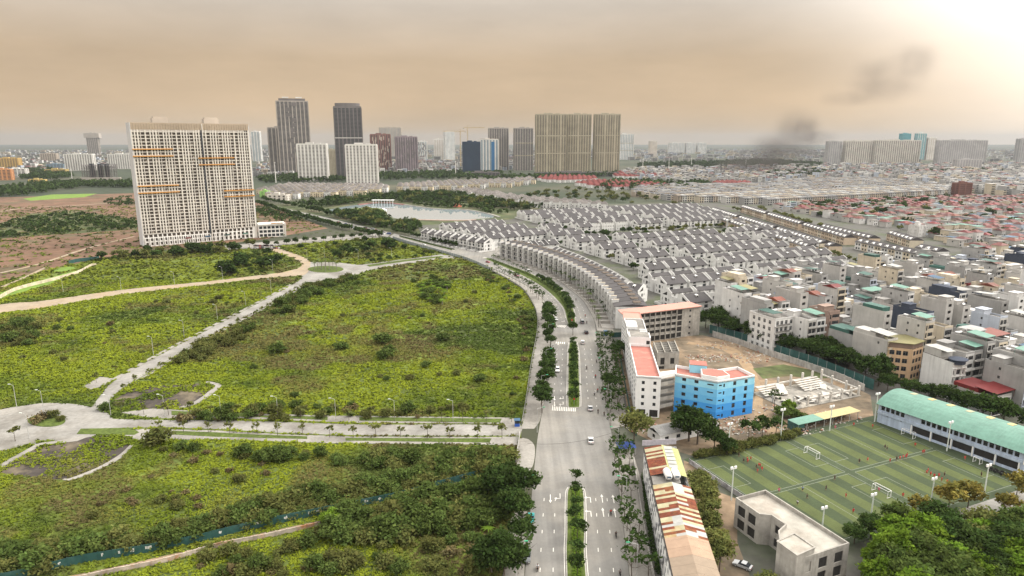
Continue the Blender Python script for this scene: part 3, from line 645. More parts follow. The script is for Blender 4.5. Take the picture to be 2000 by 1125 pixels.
for q0, q1, s in ((-2.4, 16, 37.5),): MB().box(-.25, .25, -16+0.4, 2.4-0.4, 2.6, 3.1).build('beam', M_ruin, t, (*(ro+ru*s), 0), THETA)
for s0, s1, n_ in ((0.6, 12.4, 5), (20.6, 33.5, 6)):
    for k in range(n_): MB().box(s0, s1, 0.55-k*1.15-0.95, 0.55-k*1.15, 2.9-k*0.42-0.25, 2.9-k*0.42).build('terrace_step', M_ruin, t, (*(ro+rn*1.2), 0), THETA)
rr = random.Random(5)
for k in range(26):
    s, q = rr.uniform(4, 36), rr.uniform(3, 15); sx, sy = rr.uniform(.8, 2.2), rr.uniform(.5, 1.4)
    o = MB().box(-sx, sx, -sy, sy, 0, 0.25).build('fallen_slab', M_ruin, t, (*RP(s, q), 0.4+rr.random()*.5)); o.rotation_euler = (rr.uniform(-.35, .35), rr.uniform(-.35, .35), rr.uniform(0, 3))
o = MB().box(-2.2, 2.2, -2.4, 2.4, 0, 0.3).build('fallen_slab', M_ruin, t, (*RP(9.5, 3.0), 2.3)); o.rotation_euler = (0.7, 0.15, THETA)
# rubble heaps: uncountable
def heap(name, px, n, r, hmax, m=None, smin=.12, smax=.55):
    c = G(*px); mb = MB(); q = random.Random(hash(name) % 997)
    for k in range(n):
        a = q.uniform(0, 2*pi); d = r*sqrt(q.random()); x, y = c.x+cos(a)*d*1.6, c.y+sin(a)*d; s = q.uniform(smin, smax)
        z = max(0, hmax*(1-d/r))*q.random()
        mb.box(-s, s, -s*q.uniform(.4, 1), s*q.uniform(.4, 1), z, z+s*q.uniform(.3, 1), q.choice((0, 0, 1, 2)), q.uniform(0, 3), (x, y, 0.06))
    return stuff(mb.build(name, [M_rubble, M_ruin, mat('rubble_brick', (0.30, 0.15, 0.10), 0.95, .3, 1)]), 'loose rubble heaped on the building site', 'rubble')
for nm, px, n, r, h in (('rubble', (1432, 832), 420, 9, 1.6), ('rubble', (1380, 700), 160, 7, .8), ('rubble', (1450, 700), 200, 9, .6), ('rubble', (1500, 690), 140, 8, .4), ('rubble', (1560, 838), 120, 6, .6), ('rubble', (1620, 815), 120, 8, .5), ('rubble', (1400, 676), 80, 8, .4), ('rubble', (1230, 770), 160, 4, .5), ('rubble', (1228, 700), 120, 4, .5), ('rubble', (1265, 838), 160, 6, .5), ('rubble', (1500, 800), 60, 6, .3)):
    heap(nm, px, int(n*.7), r*.9, h*.8, smax=.42)
# --- site walls and hoardings
M_hoard = corr('teal_hoarding', (0.028, 0.085, 0.078), 0.2, (0.055, 0.12, 0.11), 0.57); M_wallconc = mat('wall_concrete', (0.40, 0.385, 0.36), .95, .2, .6, .2, .1, streak=.35)
def fence(name, label, line, h, m, step=3.0, th=0.12, post=0.1, post_m=None, base=0.0, cat='fence', gap=0.0):
    """panels between posts; every panel and post is a piece"""
    pts = resample(line, step); t = thing(name, label, cat, (pts[0][0], pts[0][1], 0)); pm = MB().box(-post, post, -post, post, 0, h+0.15).mesh('post', post_m or m); cache = {}
    for i, (a, b) in enumerate(zip(pts, pts[1:])):
        l = hypot(b[0]-a[0], b[1]-a[1]); rz = atan2(b[1]-a[1], b[0]-a[0]); k = round(l, 1)
        if k not in cache: cache[k] = MB().box(post, l-post, -th/2, th/2, base, h).mesh('panel', m)
        link('panel', cache[k], t, (a[0]-pts[0][0], a[1]-pts[0][1], 0), rz); link('post', pm, t, (a[0]-pts[0][0], a[1]-pts[0][1], 0), rz)
    return t
fence('boundary_wall', 'grey concrete wall behind the building site, below dark trees', gp([(1392, 657), (1440, 672), (1500, 694), (1560, 714), (1640, 742), (1700, 770)]), 3.0, M_wallconc, 4.0, .2, .16, M_conc, cat='wall')
fence('green_net_fence', 'green netting fence standing behind the grey site wall', gp([(1385, 650), (1440, 664), (1500, 686), (1600, 719), (1720, 768)]), 4.6, M_hoard, 5.0, .05, .07, M_metalgrey)
fence('site_hoarding', 'teal hoarding between the pavement and the white school block', gp([(1243, 852), (1237, 838), (1229, 800), (1214, 720), (1205, 668)]), 2.4, M_hoard, 3.0, .06, .07)
fence('corner_hoarding', 'short green hoarding across the side street by the terrace end', gp([(1195, 659), (1212, 658), (1226, 657)]), 2.6, M_hoard, 2.5, .06, .07)
fence('field_wall', 'low grey wall along the field edge of the curving pavement', crom(gp([(1008, 905), (1016, 845)]))+[], 1.6, M_wallconc, 3.5, .18, .12, cat='wall')
fence('curved_field_wall', 'long low wall curving with the boulevard between green field and pavement', crom(gp([(1019, 830), (1028, 779), (1038, 709), (1049, 650), (1049, 618), (1042, 597), (1021, 566), (986, 544), (960, 530)])), 1.3, mat('wall_dull', (0.21, 0.21, 0.185), .95, .2, .5, .2, .1), 3.5, .2, .12, cat='wall')
fence('railing_fence', 'pale panel fence along the road where it bends toward the lake', crom(gp([(958, 528), (920, 511), (893, 502), (853, 491), (800, 476), (765, 465)])), 2.4, mat('fence_bluegrey', (0.24, 0.27, 0.28), .7, .2, .5), 4.0, .08, .14, mat('fence_post_pale', (0.5, 0.5, 0.47), .8))
sandw = mat('sand_wall', (0.46, 0.36, 0.24), .95, .25, .4, .2, .1)
fence('white_field_wall', 'broken pale wall winding between crop plots and the far field', crom(gp([(0, 583), (35, 566), (100, 549), (150, 535), (178, 521), (190, 519)])), 2.2, mat('pale_wall', (0.55, 0.48, 0.36), .95, .25, .3, .2, .1), 4.0, .25, .2, cat='wall')
fence('teal_yard_fence', 'teal sheet fence around a yard beside the brown waste ground', gp([(135, 516), (150, 512), (185, 508), (200, 505)]), 3.0, M_hoard, 4.0, .08, .1)
HO = fence('teal_field_hoarding', 'teal hoarding with white scrawls crossing the overgrown field', crom(gp([(-60, 1150), (57, 1126), (151, 1102), (260, 1084), (359, 1066), (500, 1032), (640, 1003), (780, 974), (860, 952), (957, 926), (1005, 915)])), 2.3, M_hoard, 3.2, .07, .08)
qs = random.Random(6); wp_ = mat('scrawl_white', (0.6, .6, .57), .9)
for pn in [c for c in HO.children if c.name.startswith('panel')][4:70]:
    if qs.random() < .5: continue
    mb = MB(); x = qs.uniform(.3, 1.6)
    for k in range(qs.randint(2, 5)): mb.box(x, x+qs.uniform(.08, .35), -.05, -.037, .9+qs.uniform(0, .6), 1.0+qs.uniform(.6, .9)); x += .28
    mb.build('scrawl', wp_, pn)
fence('broken_brick_wall', 'patched low brick wall beside the dirt path below the teal hoarding', crom(gp([(150, 1135), (230, 1118), (300, 1104), (362, 1088), (430, 1068), (500, 1055), (560, 1042), (640, 1024), (720, 1006)])), 1.3, mat('patched_wall', (0.42, 0.36, 0.30), .95, .3, .5, .3, .15, (0.32, 0.15, 0.07), .58), 2.6, .22, .14, cat='wall')
sheet('dirt_path', crom(gp([(60, 1140), (230, 1106), (360, 1077), (500, 1044), (640, 1014), (780, 985)]))+crom(gp([(780, 990), (640, 1020), (500, 1051), (360, 1085), (230, 1115), (70, 1150)])), Z2+.02, M_sitedirt)

# --- long dormitory with the rusty roof
M_rust = mat('rusted_sheet', (0.155, 0.043, 0.021), .85, .35, .9, .25, .3, (0.21, 0.085, 0.035), .57); M_cream = mat('cream_sheet', (0.37, 0.345, 0.22), .7, .16, .7, .15, .2, (0.36, 0.22, 0.09), .6)
M_silver = mat('silver_sheet', (0.36, 0.36, 0.34), .6, .15, .7); M_tan = mat('tan_sheet', (0.36, 0.25, 0.175), .8, .08, .8, .08, .1); M_limesheet = mat('lime_sheet', (0.35, 0.36, 0.155), .7, .1, .7, .1, .2); M_brownsheet = mat('brown_sheet', (0.27, 0.21, 0.155), .8, .08, .8)
def dormitory():
    t = thing('dormitory', 'long white dormitory with grey dashes on its wall and patchy rusty sheet roof', 'building')
    A = Vector((39.4, 183.5)); B = Vector((49.2, 184.6)); d = Vector((-0.092, -0.9958)); Lr = 110.0; H = 10.6
    P = lambda s, a: A+(B-A)*a+d*s
    poly = ccw([tuple(P(0, 0)), tuple(P(0, 1)), tuple(P(Lr, 1)), tuple(P(Lr, 0))])
    i0 = [i for i in range(4) if (Vector(poly[i])-P(0, 0)).length < .1][0]
    shell(t, poly, 0, H, {i0: [], (i0+2) % 4: grid_ops(Lr, 0.2, 3, 3.4, 26, 1.3, 1.5, 1.0)}, M_white)
    # grey dash windows up the road wall
    wm = MB().box(0, 1.05, -0.07, 0, 0, 1.0).mesh('window_shade', M_panelgrey); wm2 = MB().box(0, .5, -0.09, 0, 0, 1.9).mesh('window_shade', mat('shade_dark', (0.16, .165, .175), .7))
    for row in range(5):
        for c in range(46):
            s = 1.5+c*2.3+(row % 2)*1.1+((c*7+row*5) % 3-1)*.25; z = 0.9+row*1.95
            p = P(s, 0); 
            if s > Lr-3 or (c*3+row*7) % 5 == 0: continue
            link('window_shade', wm if (c+row) % 2 else wm2, t, (p.x-0.003, p.y, z), atan2(d.y, d.x))
    # gutter line
    MB().prism([tuple(P(0, -0.03)), tuple(P(0, -0.001)), tuple(P(Lr, -0.001)), tuple(P(Lr, -0.03))], H-.15, H+.12).build('gutter', M_dark, t)
    # roof sheets: every sheet of both slopes is a piece
    roof = link('roof', None, t); q = random.Random(21); w = 1.06; cache = {}
    rz = atan2(d.y, d.x)
    width = (B-A).length
    def sheet_mesh(mk, side, part):
        k = (mk.name, side, part)
        if k in cache: return cache[k]
        a0, a1 = ((0.0, .5), (.5, 1.0))[side]; 
        if part == 1: a1 = a0+(a1-a0)*.55
        if part == 2: a0 = a0+(a1-a0)*.55
        z = lambda a: 1.25*(1-abs(a-.5)*2)+0.02
        mb = MB(); n_ = 3
        for j in range(n_):       # shallow ribs
            x0, x1 = w*j/n_, w*(j+1)/n_; xm = (x0+x1)/2
            for (u, h0), (v, h1) in (((x0, 0), (xm, .05)), ((xm, .05), (x1, 0))):
                mb.quad((u, a0*width, z(a0)+h0), (u, a1*width, z(a1)+h0), (v, a1*width, z(a1)+h1), (v, a0*width, z(a0)+h1))
        cache[k] = mb.mesh('roof_sheet', mk); return cache[k]
    n = int(Lr/w)
    sd = 1
    for i in range(n):
        s = i*w
        if 16.5 < s < 21.9: continue
        for side in (0, 1):
            if s < 16.5: mk = [q.choice((M_rust, M_rust, M_rust, M_cream)) if side == 0 else M_limesheet]
            elif s < 46: mk = [q.choice((M_cream, M_cream, M_rust, M_rust, M_rust, M_silver)) for _ in range(2)] if q.random() < .55 else [q.choice((M_cream, M_rust, M_rust, M_silver))]
            elif s < 53.5: mk = [M_tan]
            elif s < 66: mk = [M_brownsheet]
            else: mk = [M_greenpale]
            for k_, m_ in enumerate(mk):
                o = link('roof_sheet', sheet_mesh(m_, side, 0 if len(mk) == 1 else k_+1), roof, (*P(s, 0), H+0.1), rz)
                o.location.z += ((i*7+side*3) % 3)*0.012
    # tank recess
    MB().prism([tuple(P(17.0, .02)), tuple(P(17.0, .8)), tuple(P(21.8, .8)), tuple(P(21.8, .02))], H-.1, H+.06).build('tank_deck', M_gravelroof, t)
    for a in (.45, .68):
        c = P(19.3, a); mb = MB(); mb.cyl((0, -1.7, 1.55), (0, 1.7, 1.55), .95, .95, 14).cyl((0, 1.7, 1.55), (0, 2.0, 1.55), .95, .45, 14).cyl((0, -1.7, 1.55), (0, -2.0, 1.55), .95, .45, 14)
        tk = mb.build('water_tank', M_white, t, (c.x, c.y, H+.1)); mb = MB()
        for x in (-.7, .7):
            for y in (-1.2, 1.2): mb.box(x-.06, x+.06, y-.06, y+.06, 0, 1.0)
        mb.build('tank_cradle', M_metalgrey, tk)
        MB().box(-.55, .55, -2.02, -1.99, 1.35, 1.75).build('tank_mark', M_bluesheet, tk)
    # skylight row
    for i in range(6):
        c = P(2.0+i*2.3, .56); MB().box(0, 1.9, 0, 2.4, 0, .09).build('skylight', M_silver, t, (c.x, c.y, H+1.28), rz)
    # sign frame over the gable
    mb = MB(); a, b = P(-1.2, -.05), P(-1.2, 1.02); 
    mb.prism([tuple(a), tuple(b), tuple(b+Vector((0, .12))), tuple(a+Vector((0, .12)))], H+.2, H+1.9).build('sign_board', mat('faded_sign', (0.42, 0.40, 0.44), .8, .2, 1.5), t)
    return t
dormitory()
fence('dormitory_wall', 'pale garden wall between the pavement and the white dormitory', gp([(1238, 905), (1250, 990), (1262, 1060), (1275, 1125)])+[(30, 90)], 1.6, M_wallconc, 3.5, .18, .14, cat='wall')

# --- bare concrete two-storey building by the pitch
def concrete_house():
    t = thing('concrete_shell_building', 'unfinished grey concrete building with flat parapet roof beside the pitch', 'building')
    o = Vector((58.8, 159.0)); u = Vector((E1.x, E1.y)); v = Vector((E2.x, E2.y)); P = lambda s, q: tuple(o+u*s+v*q)
    # s across (towards the pitch), q toward the camera
    poly = ccw([P(0, 0), P(10.2, 0), P(10.2, 26.5), P(-6.0, 26.5), P(-6.0, 21.5), P(-1.2, 16), P(2.4, 14.6), P(2.4, 10.2), P(0, 8.6)])
    H = 7.6; names = {}
    ops = {}
    for i in range(len(poly)):
        a, b = Vector(poly[i]), Vector(poly[(i+1) % len(poly)]); l = (b-a).length
        if l > 7.5:
            nc = max(1, int(l/4.2)); ops[i] = [r for f in range(2) for r in grid_ops(l, f*3.7, 1, 3.7, nc, 2.6, 2.7, .6, style='open')]
        elif l > 3: ops[i] = grid_ops(l, 0, 2, 3.7, 1, 1.6, 2.2, .7, style='open')
    shell(t, poly, 0, H, ops, M_conc)
    flat_roof(t, poly, H-.1, M_concroof, 1.0, .35, M_conc)
    st = ccw([P(-6.6, 21.0), P(-0.6, 20.2), P(-.6, 26.2), P(-6.6, 26.8)])
    s_ = MB().prism(st, 0, H+2.2).build('stair_tower', M_conc, t); flat_roof(t, inset(st, -.15), H+2.25, M_concroof, .25, .3, M_conc, 'stair_roof')
    return t
concrete_house()

# --- low grey shed roof at the site corner
t = thing('long_shed', 'low shed with grey corrugated roof behind the large round tree', 'shed')
o = G(1288, 868); u = Vector((E1.x, E1.y, 0)); v = Vector((E2.x, E2.y, 0))
shp = ccw([tuple((o+u*a+v*b)[:2]) for a, b in ((0, 0), (25, 0), (25, -7), (0, -7))])
shell(t, shp, 0, 3.2, {i: grid_ops((25, 7)[i % 2], 0, 1, 3, (5, 1)[i % 2], 1.6, 1.3, 1.0) for i in range(4)}, M_white)
rf = link('roof', None, t); rm = MB()
for j in range(4):
    x0 = j*.28; rm.quad((x0, -.5, 3.2), (x0+.14, -.5, 3.27), (x0+.14, 3.5, 4.57), (x0, 3.5, 4.5)).quad((x0+.14, -.5, 3.27), (x0+.28, -.5, 3.2), (x0+.28, 3.5, 4.5), (x0+.14, 3.5, 4.57)).quad((x0, 3.5, 4.5), (x0+.14, 3.5, 4.57), (x0+.14, 7.5, 3.27), (x0, 7.5, 3.2)).quad((x0+.14, 3.5, 4.57), (x0+.28, 3.5, 4.5), (x0+.28, 7.5, 3.2), (x0+.14, 7.5, 3.27))
rm = rm.mesh('roof_sheet', mat('grey_sheet', (0.29, 0.285, 0.275), .7, .15, .7, .15, .2))
for k in range(22): p = o+u*(-.3+k*1.14); link('roof_sheet', rm, rf, (p.x, p.y, .01*(k % 2)), THETA)

# ================================================================ football ground
PA = Vector((57.9, 196.2, 0)); PF = lambda s, q, z=0: tuple(PA+E1*s+E2*q+Vector((0, 0, z)))
M_turf = [mat('turf_light', (0.080, 0.100, 0.034), .95, .12, 1.5, .15, .06), mat('turf_dark', (0.047, 0.065, 0.030), .95, .12, 1.5, .15, .06)]
M_turfedge = mat('turf_edge', (0.05, 0.068, 0.035), .95, .15, 1.5, .2, .1); M_line = mat('pitch_line', (0.26, 0.28, 0.23), .9, .2, 2)
pit = sheet('football_ground', [PF(-2, -2)[:2], PF(86, -2)[:2], PF(86, 53)[:2], PF(-2, 53)[:2]], .07, M_turfedge)
ms = MB()
for half in range(2):
    for k in range(9):
        s0 = half*40.5+.8+k*4.1; e = min(s0+4.1, half*40.5+38)
        for q0, q1 in ((.6, 24.6), (26.0, 50)):
            i = k % 2; st = MB().add([PF(s0, q0, .074), PF(s0, q1, .074), PF(e, q1, .074), PF(e, q0, .074)], [(0, 1, 2, 3)], 0).build('turf_stripe', M_turf[i], pit)
lm = MB()
def pline(s0, q0, s1, q1, w=.11):
    a = Vector(PF(s0, q0)); b = Vector(PF(s1, q1)); d = (b-a).normalized(); n = Vector((-d.y, d.x, 0))*w/2; z = Vector((0, 0, .08))
    lm.quad(a-n+z, b-n+z, b+n+z, a+n+z)
for half in range(2):
    for row in range(2):
        s0, s1 = half*40.5+.6, half*40.5+38.4; q0, q1 = row*25.6+.5, row*25.6+24.8
        for a in ((s0, q0, s1, q0), (s0, q1, s1, q1), (s0, q0, s0, q1), (s1, q0, s1, q1), ((s0+s1)/2, q0, (s0+s1)/2, q1)): pline(*a)
        for sg, ss in ((1, s0), (-1, s1)):
            m_ = (q0+q1)/2; pline(ss, m_-6, ss+sg*6, m_-6); pline(ss, m_+6, ss+sg*6, m_+6); pline(ss+sg*6, m_-6, ss+sg*6, m_+6)
lo = lm.build('pitch_line', M_line, pit); lo['kind'] = 'stuff'
def goal(px, label, rz, W_=5.0, H_=2.1):
    p = G(*px); t = thing('football_goal', label, 'goal', (p.x, p.y, .08), rz, 'football goals'); r = .09
    for x in (-W_/2, W_/2):
        MB().cyl((x, 0, 0), (x, 0, H_), r, r, 6).build('post', M_white, t); MB().cyl((x, 0, H_), (x, 1.3, H_), r*.6, r*.6, 5).build('top_stay', M_white, t); MB().cyl((x, 1.3, H_), (x, 1.5, 0), r*.6, r*.6, 5).build('back_post', M_white, t); MB().cyl((x, 0, r), (x, 1.5, r), r*.6, r*.6, 5).build('base_bar', M_white, t)
    MB().cyl((-W_/2, 0, H_), (W_/2, 0, H_), r, r, 6).build('crossbar', M_white, t); MB().cyl((-W_/2, 1.3, H_), (W_/2, 1.3, H_), r*.6, r*.6, 5).build('back_bar', M_white, t)
goal((1588, 890), 'white goal frame on the far turf beside the long dark lane', THETA+pi/2); goal((1724, 964), 'white goal frame on the near turf, closest to the treetops', THETA+pi/2)
goal((1430, 881), 'white goal frame at the hedge corner near the rusty roof', THETA); goal((1771, 853), 'white goal frame standing against the blue hall wall', THETA-pi/2, 4.2); goal((1906, 905), 'small white goal frame by the corner of the green-roofed hall', THETA-pi/2, 2.0, 1.8)
fence('pitch_wall', 'low grey wall with white boards along the rough ground side of the pitch', [PF(-2.2, 1)[:2], PF(-2.2, 12)[:2], PF(-2.2, 24)[:2], PF(-2.2, 33)[:2]], 1.6, mat('wall_patch', (0.36, 0.355, 0.36), .95, .3, .5, .2, .3, (0.20, .19, .2), .55), 2.4, .15, .1, cat='wall')

# --- sports hall
def hall():
    t = thing('sports_hall', 'pale blue sports hall with curved green sheet roof beside the pitch', 'hall')
    a = Vector((133.0, 226.5)); l = 46.0; u = Vector((0.515, -0.857)); n = Vector((-u.y, u.x)); w = 19.0
    rz = atan2(u.y, u.x); P = lambda s, q: tuple(a+u*s+n*q)
    M_lb = mat('pale_blue_render', (0.45, 0.53, 0.66), .8, .08, .5, .1, .1, streak=.3)
    poly = [P(0, 0), P(l, 0), P(l, w), P(0, w)]; poly = ccw(poly); z1 = 7.2
    i0 = [i for i in range(4) if (Vector(poly[i])-Vector(P(0, 0))).length < .01 and (Vector(poly[(i+1) % 4])-Vector(P(l, 0))).length < .01]
    ops = {}
    if i0:
        ops[i0[0]] = [(1+k*1.75, 2.3+k*1.75, 5.0, 6.7) for k in range(25) if k not in (5, 6, 7)]+[(12.5+k*6.5, 18.4+k*6.5, .9, 3.3, 'open') for k in range(5)]+[(3, 3.8, 3.2, 3.7), (8, 8.8, 3.2, 3.7)]
    shell(t, poly, 0, z1, ops, M_lb)
    for k in range(6): MB().box(-.2, .2, -.3, -.003, 0, 4.2).build('pillar', M_white, t, (*P(12.2+k*6.5, 0), 0), rz)
    MB().box(0, l, -.35, -.004, 3.6, 4.6).build('band', M_lb, t, (*P(0, 0), 0), rz)
    # curved roof, sheet by sheet
    roof = link('roof', None, t); N_ = 10; rise = 3.4; cache = {}
    def arc(k): q = k/N_; return q*(w+2.4)-1.2, z1+rise*(1-(2*q-1)**2)
    mb = MB(); wd = l/24+.001
    for k in range(N_):
        (y0, h0), (y1, h1) = arc(k), arc(k+1)
        for (x0, d0), (x1, d1) in (((0, 0), (wd*.25, .06)), ((wd*.25, .06), (wd*.5, 0)), ((wd*.5, 0), (wd*.75, .06)), ((wd*.75, .06), (wd, 0))): mb.quad((x0, y0, h0+d0), (x1, y0, h0+d1), (x1, y1, h1+d1), (x0, y1, h1+d0))
    me = mb.mesh('roof_sheet', M_greenpale)
    for k in range(25): link('roof_sheet', me, roof, (*P(-.5+k*l/24, 0), .004*(k % 2)), rz)
    for k in range(7):
        mb = MB(); s = 5+k*6.2
        for j in (5, 6):
            (y0, h0), (y1, h1) = arc(j+.2*(j == 5)), arc(j+1-.2*(j == 6)); mb.quad((0, y0, h0+.1), (1.7, y0, h0+.1), (1.7, y1, h1+.1), (0, y1, h1+.1))
        mb.build('skylight', mat('fibre_skylight', (0.60, 0.42, 0.17), .6, .1, .5) if k % 3 else M_cream, roof, (*P(s, 0), 0), rz)
    # gables
    for s, nm in ((0.02, 'gable'), (l-.02, 'gable')):
        mb = MB(); pts = [(arc(k)[0], arc(k)[1]-.06) for k in range(N_+1)]
        mb.add([(0, y, z1-.3) for y, z in pts]+[(0, y, z) for y, z in pts], [(k, k+1, k+N_+2, k+N_+1) for k in range(N_)]); mb.build(nm, M_cream, t, (*P(s, 0), 0), rz)
    fp = MB(); pts = [(arc(k)[0], arc(k)[1]-.08) for k in range(8)]
    fp.add([(.06, y, 3.6) for y, z in pts]+[(.06, y, z) for y, z in pts], [(k, k+1, k+9, k+8) for k in range(7)]); fp.build('end_panel', mat('end_panel_cream', (0.60, 0.58, 0.50), .8, .06, .5), t, (*P(l, 0), 0), rz)
hall()
t = thing('red_canopy', 'red sheet canopy at the end of the sports hall', 'canopy')
c0 = G(1962, 895); mb = MB(); mb.box(0, 14, -9, 0, 3.4, 3.6); mb.build('canopy_roof', mat('canopy_red', (0.45, 0.13, 0.09), .7, .1, .5), t, (c0.x-1, c0.y+5, 0), radians(-4))
for x in (.4, 7, 13.5):
    for y in (-8.6, -.4): MB().box(-.1, .1, -.1, .1, 0, 3.4).build('post', M_metalgrey, t, (c0.x-1+x, c0.y+5+y, 0))
t = thing('touchline_shelter', 'long lean-to shelter with green and yellow sheet roof on the far touchline', 'shelter')
s0 = Vector(PF(47, -2.5)); 
for k in range(15):
    MB().box(k*2.05, k*2.05+2.04, -.4, 4.6, 3.0, 3.12).build('roof_sheet', M_greenpale if k < 6 else mat('straw_sheet', (0.42, 0.36, 0.19), .8, .1, .6), t, tuple(s0+E2*-.0), THETA)
MB().box(0, 30.6, 4.3, 4.5, 0, 2.98).build('back_wall', M_dark, t, tuple(s0), THETA); MB().box(-.1, .1, 0, 4.3, 0, 2.98).build('end_panel', M_hoard, t, tuple(s0), THETA)
for k in range(8): MB().box(-.08, .08, -.08, .08, 0, 2.99).build('post', M_metalgrey, t, tuple(s0+E1*(.3+k*4.2)), THETA)
MB().box(0, 3.4, -.06, .06, 1.4, 2.98).build('front_panel', M_hoard, t, tuple(s0), THETA)
# yard in the corner with its pink court
sheet('yard', gp([(1800, 1010), (1900, 975), (2010, 940), (2100, 960), (2100, 1130), (1950, 1080), (1860, 1040)]), .06, M_concroad)
slab('pink_court', gp([(1945, 1015), (2010, 988), (2110, 1030), (2090, 1080)]), 0, .3, mat('court_red', (0.50, 0.27, 0.19), .9, .1, .6)); slab('cream_court', gp([(1962, 1008), (2020, 985), (2120, 1020), (2085, 1048)]), 0, .34, mat('court_cream', (0.62, 0.53, 0.38), .9, .1, .6))
sheet('rough_ground', gp([(1352, 905), (1400, 960), (1440, 975), (1440, 1060), (1470, 1140), (1400, 1160), (1340, 960), (1335, 900)]), .06, M_sitedirt)
# ================================================================ houses
M_roofgrey = mat('grey_roof_tile', (0.066, 0.061, 0.062), .8, .14, 1.2, .12, .08, rnd=.14)
M_vwhite = mat('villa_white', (0.66, 0.655, 0.635), .85, .05, .4, .06, .1, streak=.16, rnd=.05)
M_vcream = mat('villa_cream', (0.60, 0.53, 0.42), .85, .06, .4, .06, .1, rnd=.1)
M_beige = mat('beige_render', (0.50, 0.40, 0.30), .85, .08, .4, .08, .1, rnd=.1)
M_terr = mat('terrace_tile', (0.36, 0.34, 0.31), .9, .1, .5)
M_brownroof = mat('brown_roof_box', (0.11, 0.085, 0.065), .85, .15, .8)
def parts_villa(Wd=16.6, D=13.0, wall_m=None, roof_m=None, detail=True):
    wall_m = wall_m or M_vwhite; roof_m = roof_m or M_roofgrey
    h = Wd/2; f = -D/2; r = D/2; out = []
    mb = MB(); ops = []; wins = []
    cols = (-h*.5, h*.5)
    for c in cols:
        for z0, hh, ww in ((.2, 2.5, 3.4), (3.7, 2.2, 2.9), (6.4, 1.2, 2.4)):
            x0 = c-ww/2+h; ops.append((x0, x0+ww, z0, z0+hh))
    facade(mb, (-h, f), (1, 0), Wd, 0, 7.9, ops, .6)
    sops = [(1.6, 2.4, 1, 2.6), (4.6, 6.6, .9, 2.9), (8.0, 8.8, 1, 2.6), (1.6, 2.4, 4.4, 6), (4.6, 6.6, 4.0, 6.2), (8, 8.8, 4.4, 6)]
    facade(mb, (-h, r), (0, -1), D, 0, 7.4, sops, .3); facade(mb, (h, f), (0, 1), D, 0, 7.4, sops, .3)
    rops = [(2+k*3.1, 3.1+k*3.1, z, z+1.5) for k in range(5) for z in (1, 4.3)]
    facade(mb, (h, r), (-1, 0), Wd, 0, 7.4, rops, .3)
    out.append(('wall', mb.mesh('wall', wall_m)))
    for o in ops: out.append(('window', win_mesh(o[1]-o[0], o[3]-o[2], 'dark'), (-h+o[0], f+.35, o[2])))
    if detail:
        for o in sops: out.append(('window', win_l(o[1]-o[0], o[3]-o[2]), (-h, r-o[0], o[2])))
    # front roof slope, rear slope
    ry, rz_ = 1.0, 11.6
    sl = (rz_-8.0)/(ry-(f-.7))
    out.append(('roof', MB().extrude_x([(f-.7, 8.0), (ry, rz_), (ry, rz_-.28), (f-.7, 7.72)], -h+.3, h-.3).mesh('roof', roof_m)))
    out.append(('rear_roof', MB().extrude_x([(ry+.003, rz_-.003), (4.3, 9.9), (4.3, 9.62), (ry+.003, rz_-.283)], -h+.3, h-.3).mesh('rear_roof', roof_m)))
    rw = MB(); facade(rw, (h-.3, 4.0), (-1, 0), Wd-.6, 7.4, 9.75, [(2, 2.9, 8, 9.3), (5.5, 6.4, 8, 9.3), (10, 10.9, 8, 9.3), (13.4, 14.3, 8, 9.3)] if Wd > 15.5 else [], .2)
    out.append(('rear_wall', rw.mesh('rear_wall', wall_m)))
    gm = MB().extrude_x([(f-.1, 7.4), (f-.1, 8.7), (ry, rz_+.65), (4.7, 10.3), (4.7, 7.4)][::-1], 0, .32).mesh('gable_wall', wall_m)
    vm = MB().extrude_x([(-4.6, 7.9), (.1, 7.9), (.1, 10.25)][::-1], 0, .05).mesh('gable_shade_plate', M_dark)  # dark plate on the wall face, painted in for the shade of a recess
    for x in (-h-.02, h-.30):
        g = ('gable_wall', gm, (x, 0, 0), [('gable_shade_plate', vm, (-.05 if x < 0 else .32, 0, 0))] if detail else [])
        out.append(g)
    # terrace behind, with parapet
    out.append(('terrace', MB().box(-h+.02, h-.02, 4.05, r-.02, 7.2, 7.42).mesh('terrace', M_terr)))
    tp = MB(); tp.box(-h, h, r-.2, r+.02, 7.42, 8.35).box(-h, -h+.2, 4.7, r-.2, 7.42, 8.35).box(h-.2, h, 4.7, r-.2, 7.42, 8.35).box(-.12, .12, 4.3, r-.2, 7.42, 8.6)
    out.append(('parapet', tp.mesh('parapet', wall_m)))
    if detail:
        y0 = -1.9; z0 = 8.0+(y0-(f-.7))*sl
        dm = MB().extrude_x([(y0-1.2, z0-.55), (y0-1.2, z0+.35), (y0+.9, z0+.75), (y0+.9, z0+.3)][::-1], -.75, .75).mesh('dormer', wall_m)
        dp = MB().box(-.55, .55, y0-1.24, y0-1.205, z0-.5, z0+.25).mesh('pane', M_dark)
        out.append(('dormer', dm, (.2, 0, .3), [('pane', dp)]))
    for c in cols:
        bm_ = MB(); bm_.box(-2.2, 2.2, f-1.5, f-.005, 3.3, 3.5).box(-2.2, 2.2, f-1.5, f-1.38, 3.5, 4.2)
        for x in (-2.2, 2.08): bm_.box(x, x+.12, f-1.37, f-.006, 3.5, 4.2)
        for x in (-2.15, 1.95): bm_.box(x, x+.2, f-1.45, f-1.2, 0, 3.3)
        out.append(('balcony', bm_.mesh('balcony', wall_m), (c, 0, 0)))
